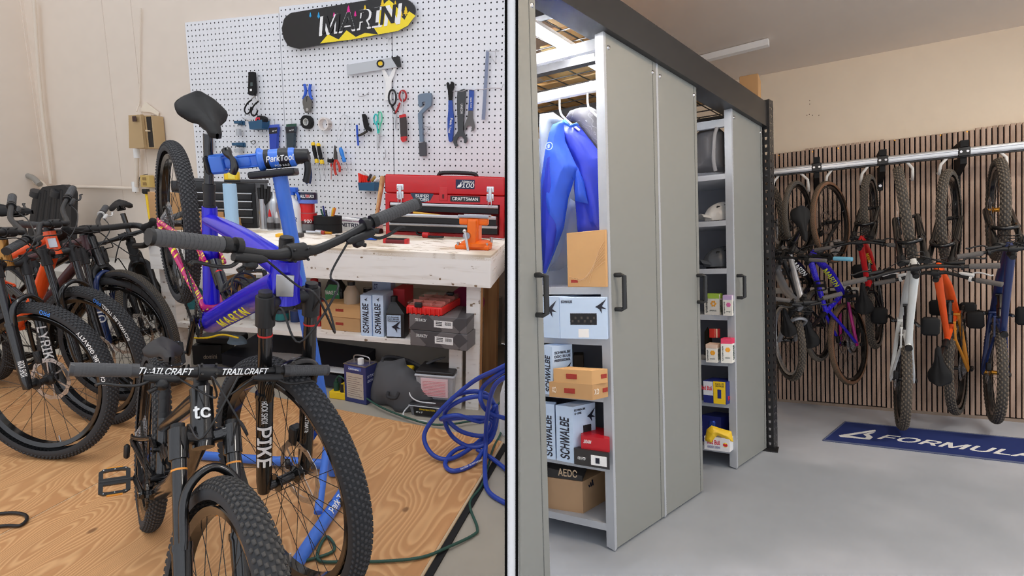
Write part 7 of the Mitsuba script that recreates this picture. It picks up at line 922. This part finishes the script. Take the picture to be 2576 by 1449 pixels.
# ---- clothes
def puff(poly, P, n, th, folds=.012, seed=1, size=.03):
    """a soft sheet of cloth hanging in a plane, rounded to its edges and creased"""
    q3 = np.array([RF.pl(x, y, P, n) for x, y in poly]); ux = unit(np.cross(V(0, 0, 1), n)); q2 = np.stack([(q3 - P) @ ux, q3[:, 2]], 1); pg = Polygon(q2).buffer(0); pg = max(getattr(pg, 'geoms', [pg]), key=lambda g: g.area); v, f_ = trimesh.creation.triangulate_polygon(pg, engine='earcut'); v3 = np.column_stack([v, np.zeros(len(v))]); v3, f_ = trimesh.remesh.subdivide_to_size(v3, f_, size); mm = trimesh.Trimesh(v3, f_, process=True); v3, f_ = np.array(mm.vertices), np.array(mm.faces)
    from shapely import points, distance
    d = distance(pg.exterior, points(v3[:, :2])); e = np.sqrt(np.clip(d / (th * 1.2), 0, 1)); w = meshkit.fbm(np.stack([v3[:, 0] * 9 + v3[:, 1] * 3, v3[:, 1] * 2.5, v3[:, 0] * 0 + seed], 1), 3, seed) - .5
    o_ = th * e + folds * 3 * w * e; a = (P * V(1, 1, 0)) + v3[:, :1] * ux + v3[:, 1:2] * V(0, 0, 1); n_ = n * (1 if n @ (ORG - P) > 0 else -1); fr = a + o_[:, None] * n_; bk = a - (.4 * th * e)[:, None] * n_
    fn = np.cross(fr[f_[:, 1]] - fr[f_[:, 0]], fr[f_[:, 2]] - fr[f_[:, 0]]); ff = f_ if (fn @ n_).sum() > 0 else f_[:, ::-1]; return cat((fr, ff), (bk, ff[:, ::-1]))
cc = (1300, 240, 2.787); pm = sp(.12, 0, -.25) + IN * .0; nw = V(0, -1, 0); jk = thing('jacket', 'bright blue jacket hanging in the open cabinet', 'jacket'); NYL = M('blue_nylon', (40, 84, 208), .45, sheen=.3); NYL2 = M('deep_blue_nylon', (36, 52, 186), .45, sheen=.3)
part(jk, 'body', puff(cv(cc, [(330, 172), (370, 212), (420, 190), (530, 330), (610, 440), (640, 700), (640, 980), (428, 965), (412, 760), (400, 640), (410, 520), (330, 400), (255, 235)]), pm + V(0, .03, 0), nw, .045, .016, 3), NYL2); part(jk, 'sleeve', puff(cv(cc, [(335, 168), (250, 205), (225, 270), (200, 400), (172, 600), (172, 900), (187, 1254), (205, 1245), (270, 1090), (330, 930), (362, 720), (400, 600), (428, 512), (385, 420), (340, 320), (330, 215)]), pm - V(0, .03, 0), nw, .05, .018, 5), NYL); part(jk, 'collar', puff(cv(cc, [(318, 178), (340, 165), (368, 205), (420, 188), (440, 210), (380, 225), (330, 205)]), pm - V(0, .06, 0), nw, .02, .003, 2, .02), C((50, 110, 222), .5)); part(jk, 'side_panel', puff(cv(cc, [(215, 420), (262, 400), (300, 800), (260, 1080), (195, 1245), (188, 1240), (176, 900), (180, 650)]), pm - V(0, .062, 0), nw, .03, .008, 8), NYL2); part(jk, 'cuff_fold', puff(cv(cc, [(405, 520), (430, 505), (470, 600), (500, 760), (410, 740)]), pm - V(0, .02, 0), nw, .03, .01, 9), NYL)
q = RF.pl(1387, 370, pm - V(0, .085, 0), nw); part(jk, 'round_logo', lathe([(.016, 0), (.02, 0), (.02, .002), (.016, .002), (.016, 0)], 28, PR_ , q + V(0, -.025, 0)), C((180, 200, 240))); part(jk, 'logo_mark', flat([(-.008, -.010), (.002, -.010), (.004, .004), (.0, .012), (-.008, .004)], .002, PR_, q + V(0, -.025, 0)), C((180, 200, 240)))
single('white_shirt', puff(cv(cc, [(160, 130), (255, 118), (330, 170), (250, 210), (215, 330), (172, 560), (160, 400)]), pm + V(0, .10, 0), nw, .04, .02, 4), C((206, 222, 240), .8), 'pale striped shirt hanging behind the blue jacket', 'shirt'); single('patterned_shirt', puff(cv(cc, [(335, 165), (370, 110), (440, 85), (520, 80), (600, 125), (640, 420), (600, 420), (530, 330), (425, 195)]), pm + V(0, .06, 0), nw, .04, .02, 6), 'swirl_cloth' if 'swirl_cloth' in scene else M('swirl_cloth', proc(lambda p, n, uv: mix(lin((104, 102, 106)), lin((214, 214, 218)), 1 - smoothstep(.0, .10, dr.abs(dr.sin(fbm(p.x * 9, p.y * 9, p.z * 9, 2) * 46))))), .8), 'grey shirt with white swirl print hanging behind the jacket', 'shirt'); single('grey_garment', puff(cv(cc, [(372, 720), (430, 760), (440, 980), (360, 1180), (290, 1230), (222, 1235), (300, 1010)]), pm + V(0, .12, 0), nw, .04, .01, 7), C((170, 180, 196), .8), 'plain grey garment hanging below the jacket sleeve', 'garment')
for i, (x, y) in enumerate(((1408, 228), (1478, 212))): p_ = [RF.pl(x + a, y + b_, pm, nw) for a, b_ in ((16, 0), (10, -6), (2, 0), (0, 20), (2, 55), (18, 75), (50, 100))]; single('clothes_hanger', tube(smoothpath(p_, 6), .006, 8), WHITE, ('white hanger carrying the blue jacket', 'white hanger carrying the swirl shirt')[i], 'hanger')
p_ = RF.pl(1440, 232, pm, nw); single('hanging_rail', box((p_[0] - .03, p_[1], RF.pl(1440, 250, pm, nw)[2] + .04), (.42, .03, .05), bev=.004), WHITE, 'white clothes rail inside the open cabinet', 'rail')
# ---- far cabinet: bag, helmets, drinks
bq = lambda x, y, s=s4 + .22: RF.pl(x, y, sp(s), V(0, -1, 0))
k = single('padded_bag', puff([(1760, 330), (1785, 318), (1805, 318), (1824, 335), (1830, 400), (1826, 432), (1750, 436), (1750, 340)], sp(s4 + .12), V(0, -1, 0), .12, .03, 3), C((84, 84, 88), .6), 'charcoal padded bag on the top shelf of the far cabinet', 'bag'); part(k, 'zip', tube(smoothpath([bq(1803, 322, s4 - .0), bq(1797, 345, s4 - .02), bq(1795, 400, s4 - .02), bq(1800, 430, s4)], 6), .012, 8), C((130, 128, 130), .5))
def helmet(label, c, z, s, col):
    P = RF.pl(*c, sp(s4 + .2, 0, -.02), V(0, -1, 0)) * V(1, 1, 0) + V(0, 0, z); a = np.linspace(0, 2 * np.pi, 40, endpoint=False); b_ = np.linspace(-.15, np.pi / 2, 12); A_, B_ = np.meshgrid(a, b_); Q = np.stack([.125 * np.cos(A_) * np.cos(B_) * (1 + .15 * (np.cos(A_) < 0)), .095 * np.sin(A_) * np.cos(B_), .12 * np.sin(B_) + .03], -1) * s; groove = .93 + .07 * np.cos(A_ * 5 + 1.5 * B_) ** 2; Q[..., :2] *= groove[..., None]; m_ = surf(Q, cv=True)
    k = single('helmet', tf(m_, rz(.5), P), col, label, 'helmet', 'bike helmets in the far cabinet'); part(k, 'visor', tf(surf(np.array([[(-.115 * s - .06 * s * v, (u - .5) * .16 * s, .055 * s + .012 * s * v - .03 * s * (2 * u - 1) ** 2) for u in np.linspace(0, 1, 9)] for v in (0, .5, 1)])), rz(.5), P), col)
    for i in range(4):
        for sg in (-1, 1): part(k, 'vent', tf(box((.02 * s + .05 * s * (i - 1.5), sg * .052 * s, (.118 - .008 * abs(i - 1.5)) * s), (.035 * s, .014 * s, .02 * s), rax((1, 0, 0), -sg * .5), .004), rz(.5), P), C((24, 26, 30), .6))
    part(k, 'brow_band', tf(lathe([(.10 * s, 0), (.108 * s, 0), (.104 * s, .03 * s)], 24), np.diag([1.1, .86, 1.0]), P), C((40, 42, 46), .6))
helmet('white bike helmet with visor in the far cabinet', (1822, 549), Z4[1], .92, C((226, 226, 224), .3)); helmet('dark grey bike helmet one shelf below the white helmet', (1822, 671), Z4[2], .98, C((84, 90, 98), .4))
def snack(label, c, l, r, tp, z, topc, fruit):
    k, fl, fr_, h = cbox('snack_carton', label, 'box', c, l, r, tp, z, C((238, 236, 228), .5), 'cartons of sports food in the far cabinet'); part(k, 'lid_band', hexa([onf(fl, 0, .80, .002), onf(fl, 1, .80, .002), onf(fr_, 1, .80, .002), onf(fl, 0, .80, .0) + (onf(fr_, 1, .8, 0) - onf(fl, 1, .8, 0)), onf(fl, 0, 1.01, .002), onf(fl, 1, 1.01, .002), onf(fr_, 1, 1.01, .002), onf(fl, 0, 1.01, .0) + (onf(fr_, 1, 1.01, 0) - onf(fl, 1, 1.01, 0))]), topc)
    part(k, 'lettering', decal('skratch', onf(fl, .18, .40), V(0, 0, -1), fl['x'], .13 * fl['w'], .6 * h), C((70, 74, 74))); part(k, 'lettering', decal('skratch', onf(fr_, .5, .42), V(0, 0, -1), fr_['x'], .5 * fr_['w'], .6 * h), C((50, 70, 70)))
    for i in range(6): a = i * 1.05; part(k, 'print_dot', lathe([(.001, .001), (.007, .001), (.007, 0)], 10, np.column_stack([fl['x'], np.cross(fl['n'], fl['x']), fl['n']]), onf(fl, .62 + .13 * math.cos(a), .55 + .13 * math.sin(a) * fl['w'] / h)), C(fruit, .5))
    part(k, 'lettering', front(fl, ('hydration' if tp > 800 else 'energy'), .6, .22, .07, .45, bold=False), C((90, 100, 100)))
snack('green topped sports snack carton on the handle-height shelf', (1810, 793), (1772, 791), (1818, 789), 741, Z4[3], C((170, 205, 80), .5), (240, 170, 60)); snack('lilac topped snack carton beside the green topped one', (1842, 795), (1819, 794), (1850, 790), 744, Z4[3], C((196, 170, 210), .5), (220, 110, 170))
snack('open white hydration carton with packets standing in it', (1804, 913), (1776, 911), (1813, 907), 868, Z4[4], C((226, 200, 180), .5), (246, 170, 40)); snack('white hydration carton with pink and yellow top', (1842, 914), (1814, 913), (1850, 909), 853, Z4[4], C((226, 60, 100), .5), (246, 170, 40))
for i, x in enumerate((1790, 1797, 1804)): P_ = RF.z(x, 905, Z4[4]); single('snack_packet', box(P_ + V(.0, .03, .17), (.035, .008, .06), rz(.4 * i - .3), .002), C(((220, 60, 50), (230, 190, 160), (200, 40, 40))[i], .5), ('red', 'pale', 'dark red')[i] + ' packet sticking out of the open hydration carton', 'packet')
single('work_gloves', puff([(1772, 835), (1780, 822), (1788, 838), (1792, 860), (1788, 900), (1773, 905)], sp(s4 + .2, 0, -.1), V(0, -1, 0), .04, .02, 3), C((64, 58, 44), .8), 'dark and yellow work gloves behind the hydration cartons', 'gloves')
NAVY = C((36, 44, 116), .35)
k, fl, fr_, h = cbox('drinks_pack', 'navy and yellow pack of drink cans with red lettering', 'pack', (1828, 1018), (1770, 1012), (1850, 1008), 962, Z4[5], NAVY); part(k, 'white_panel', hexa([onf(fl, 0, .35, .001), onf(fl, .42, .35, .001), onf(fl, .42, .35, -.005), onf(fl, 0, .35, -.005), onf(fl, 0, .98, .001), onf(fl, .42, .98, .001), onf(fl, .42, .98, -.005), onf(fl, 0, .98, -.005)]), C((216, 218, 226), .4)); part(k, 'yellow_panel', hexa([onf(fl, .44, 0, .002), onf(fl, .96, 0, .002), onf(fl, .96, 0, -.005), onf(fl, .44, 0, -.005), onf(fl, .44, 1.0, .002), onf(fl, .96, 1.0, .002), onf(fl, .96, 1.0, -.005), onf(fl, .44, 1.0, -.005)]), C((240, 200, 30), .4)); part(k, 'lettering', decal('Red Bull', onf(fl, .14, .68, .002), fl['x'], (0, 0, 1), .18 * h, .5 * fl['w']), C((204, 30, 50))); part(k, 'lettering', decal('8.4 FL OZ', onf(fl, .72, .9, .003), fl['x'], (0, 0, 1), .07 * h, .36 * fl['w']), INK); part(k, 'lettering', decal('24 PACK', onf(fl, .72, .8, .003), fl['x'], (0, 0, 1), .07 * h, .36 * fl['w']), INK); part(k, 'can_print', box(onf(fl, .70, .45, .003), (.022, .002, .4 * h), np.column_stack([fl['x'], -fl['n'], V(0, 0, 1)])), NAVY); part(k, 'lettering', decal('Red', onf(fr_, .5, .25, .001), fr_['x'], (0, 0, 1), .18 * h, .7 * fr_['w']), C((204, 30, 50)))
k, fl, fr_, h = cbox('drinks_tray', 'torn open drinks tray with wrinkled yellow film on the lowest shelf', 'pack', (1836, 1138), (1772, 1130), (1850, 1126), 1104, Z4[6], C((226, 226, 228), .4)); part(k, 'lettering', decal('Red Bull', onf(fl, .38, .62, .001), fl['x'], (0, 0, 1), .3 * h, .5 * fl['w']), C((204, 30, 50))); part(k, 'lettering', decal('ENERGY DRINK', onf(fl, .38, .25, .001), fl['x'], (0, 0, 1), .16 * h, .5 * fl['w']), C((120, 120, 160))); part(k, 'sun_logo', lathe([(.001, .001), (.014, .001), (.014, 0)], 16, np.column_stack([fl['x'], np.cross(fl['n'], fl['x']), fl['n']]), onf(fl, .83, .5, .001)), YEL); part(k, 'bull_logo', cat(*[flat([(0, 0), (.012, .008), (.02, .004), (.018, -.006), (.006, -.01)], .001, np.column_stack([fl['x'] * s, V(0, 0, 1), fl['n'] * s]), onf(fl, .83 + .04 * s * -1, .5, .003)) for s in (-1, 1)]), C((204, 30, 50)))
part(k, 'yellow_film', puff([(1772, 1108), (1778, 1080), (1790, 1070), (1815, 1078), (1840, 1085), (1845, 1112), (1825, 1105), (1805, 1095), (1790, 1115)], fl['o'] + V(0, .0, 0), V(.2, -1, 0), .04, .03, 6, .02), C((238, 196, 40), .35))
for i, (x, y) in enumerate(((1790, 1085), (1806, 1088))): P_ = RF.z(x, 1120, Z4[6]) + V(0, .06, .02); kk = single('drink_can', lathe([(.001, 0), (.022, 0), (.026, .006), (.026, .12), (.02, .13), (.001, .13)], 18, None, P_), C(((60, 90, 190), (190, 194, 204))[i], .25, metal=.5), ('blue', 'silver')[i] + ' drink can in the torn tray', 'drink can')
k, fl, fr_, h = cbox('navy_pack', 'dark navy drinks pack behind the torn tray', 'pack', (1815, 1118), (1765, 1110), (1850, 1108), 1050, Z4[6], NAVY)
# carton on the rack's top by the beam
c0 = onp(1895, 240, -.2); single('cardboard_box', box(c0 + V(-.02, .0, .0), (.13, .2, .26), bev=.004), CARD, 'brown carton with printed numbers standing on top of the rack', 'box')
# warm storage room lamp, out of view, placed to light the upper wall
k = thing('unseen_ceiling_lamp', 'unseen warm round ceiling lamp above the rack, placed to light the upper wall', 'lamp'); lc = V(.1, 1.9, CZ - .05); part(k, 'base', lathe([(.001, .05), (.2, .05), (.2, .03), (.19, .02)], 32, None, lc), WHITE); kt = part(k, 'diffuser', lathe([(.19, .02), (.17, -.02), (.1, -.04), (.001, -.045)][::-1], 32, None, lc), WHITE); scene[kt]['emitter'] = {'type': 'area', 'radiance': {'type': 'rgb', 'value': [30, 23, 16]}}
for x, y, lb in ((2.3, 3.9, 'unseen long ceiling light placed to light the wall behind the bikes'), (2.0, 1.6, 'unseen long ceiling light further forward, placed to light the storage room')):  # long lights out of view, placed to brighten the back wall and slats
    k = thing('unseen_ceiling_light', lb, 'light', 'unseen ceiling lights of the storage room'); part(k, 'housing', box((x, y, CZ - .03), (1.3, .2, .05), bev=.006), WHITE); kt = part(k, 'diffuser', box((x, y, CZ - .065), (1.24, .16, .02)), WHITE); scene[kt]['emitter'] = {'type': 'area', 'radiance': {'type': 'rgb', 'value': [30, 28.5, 26]}}
G = np.eye(4)
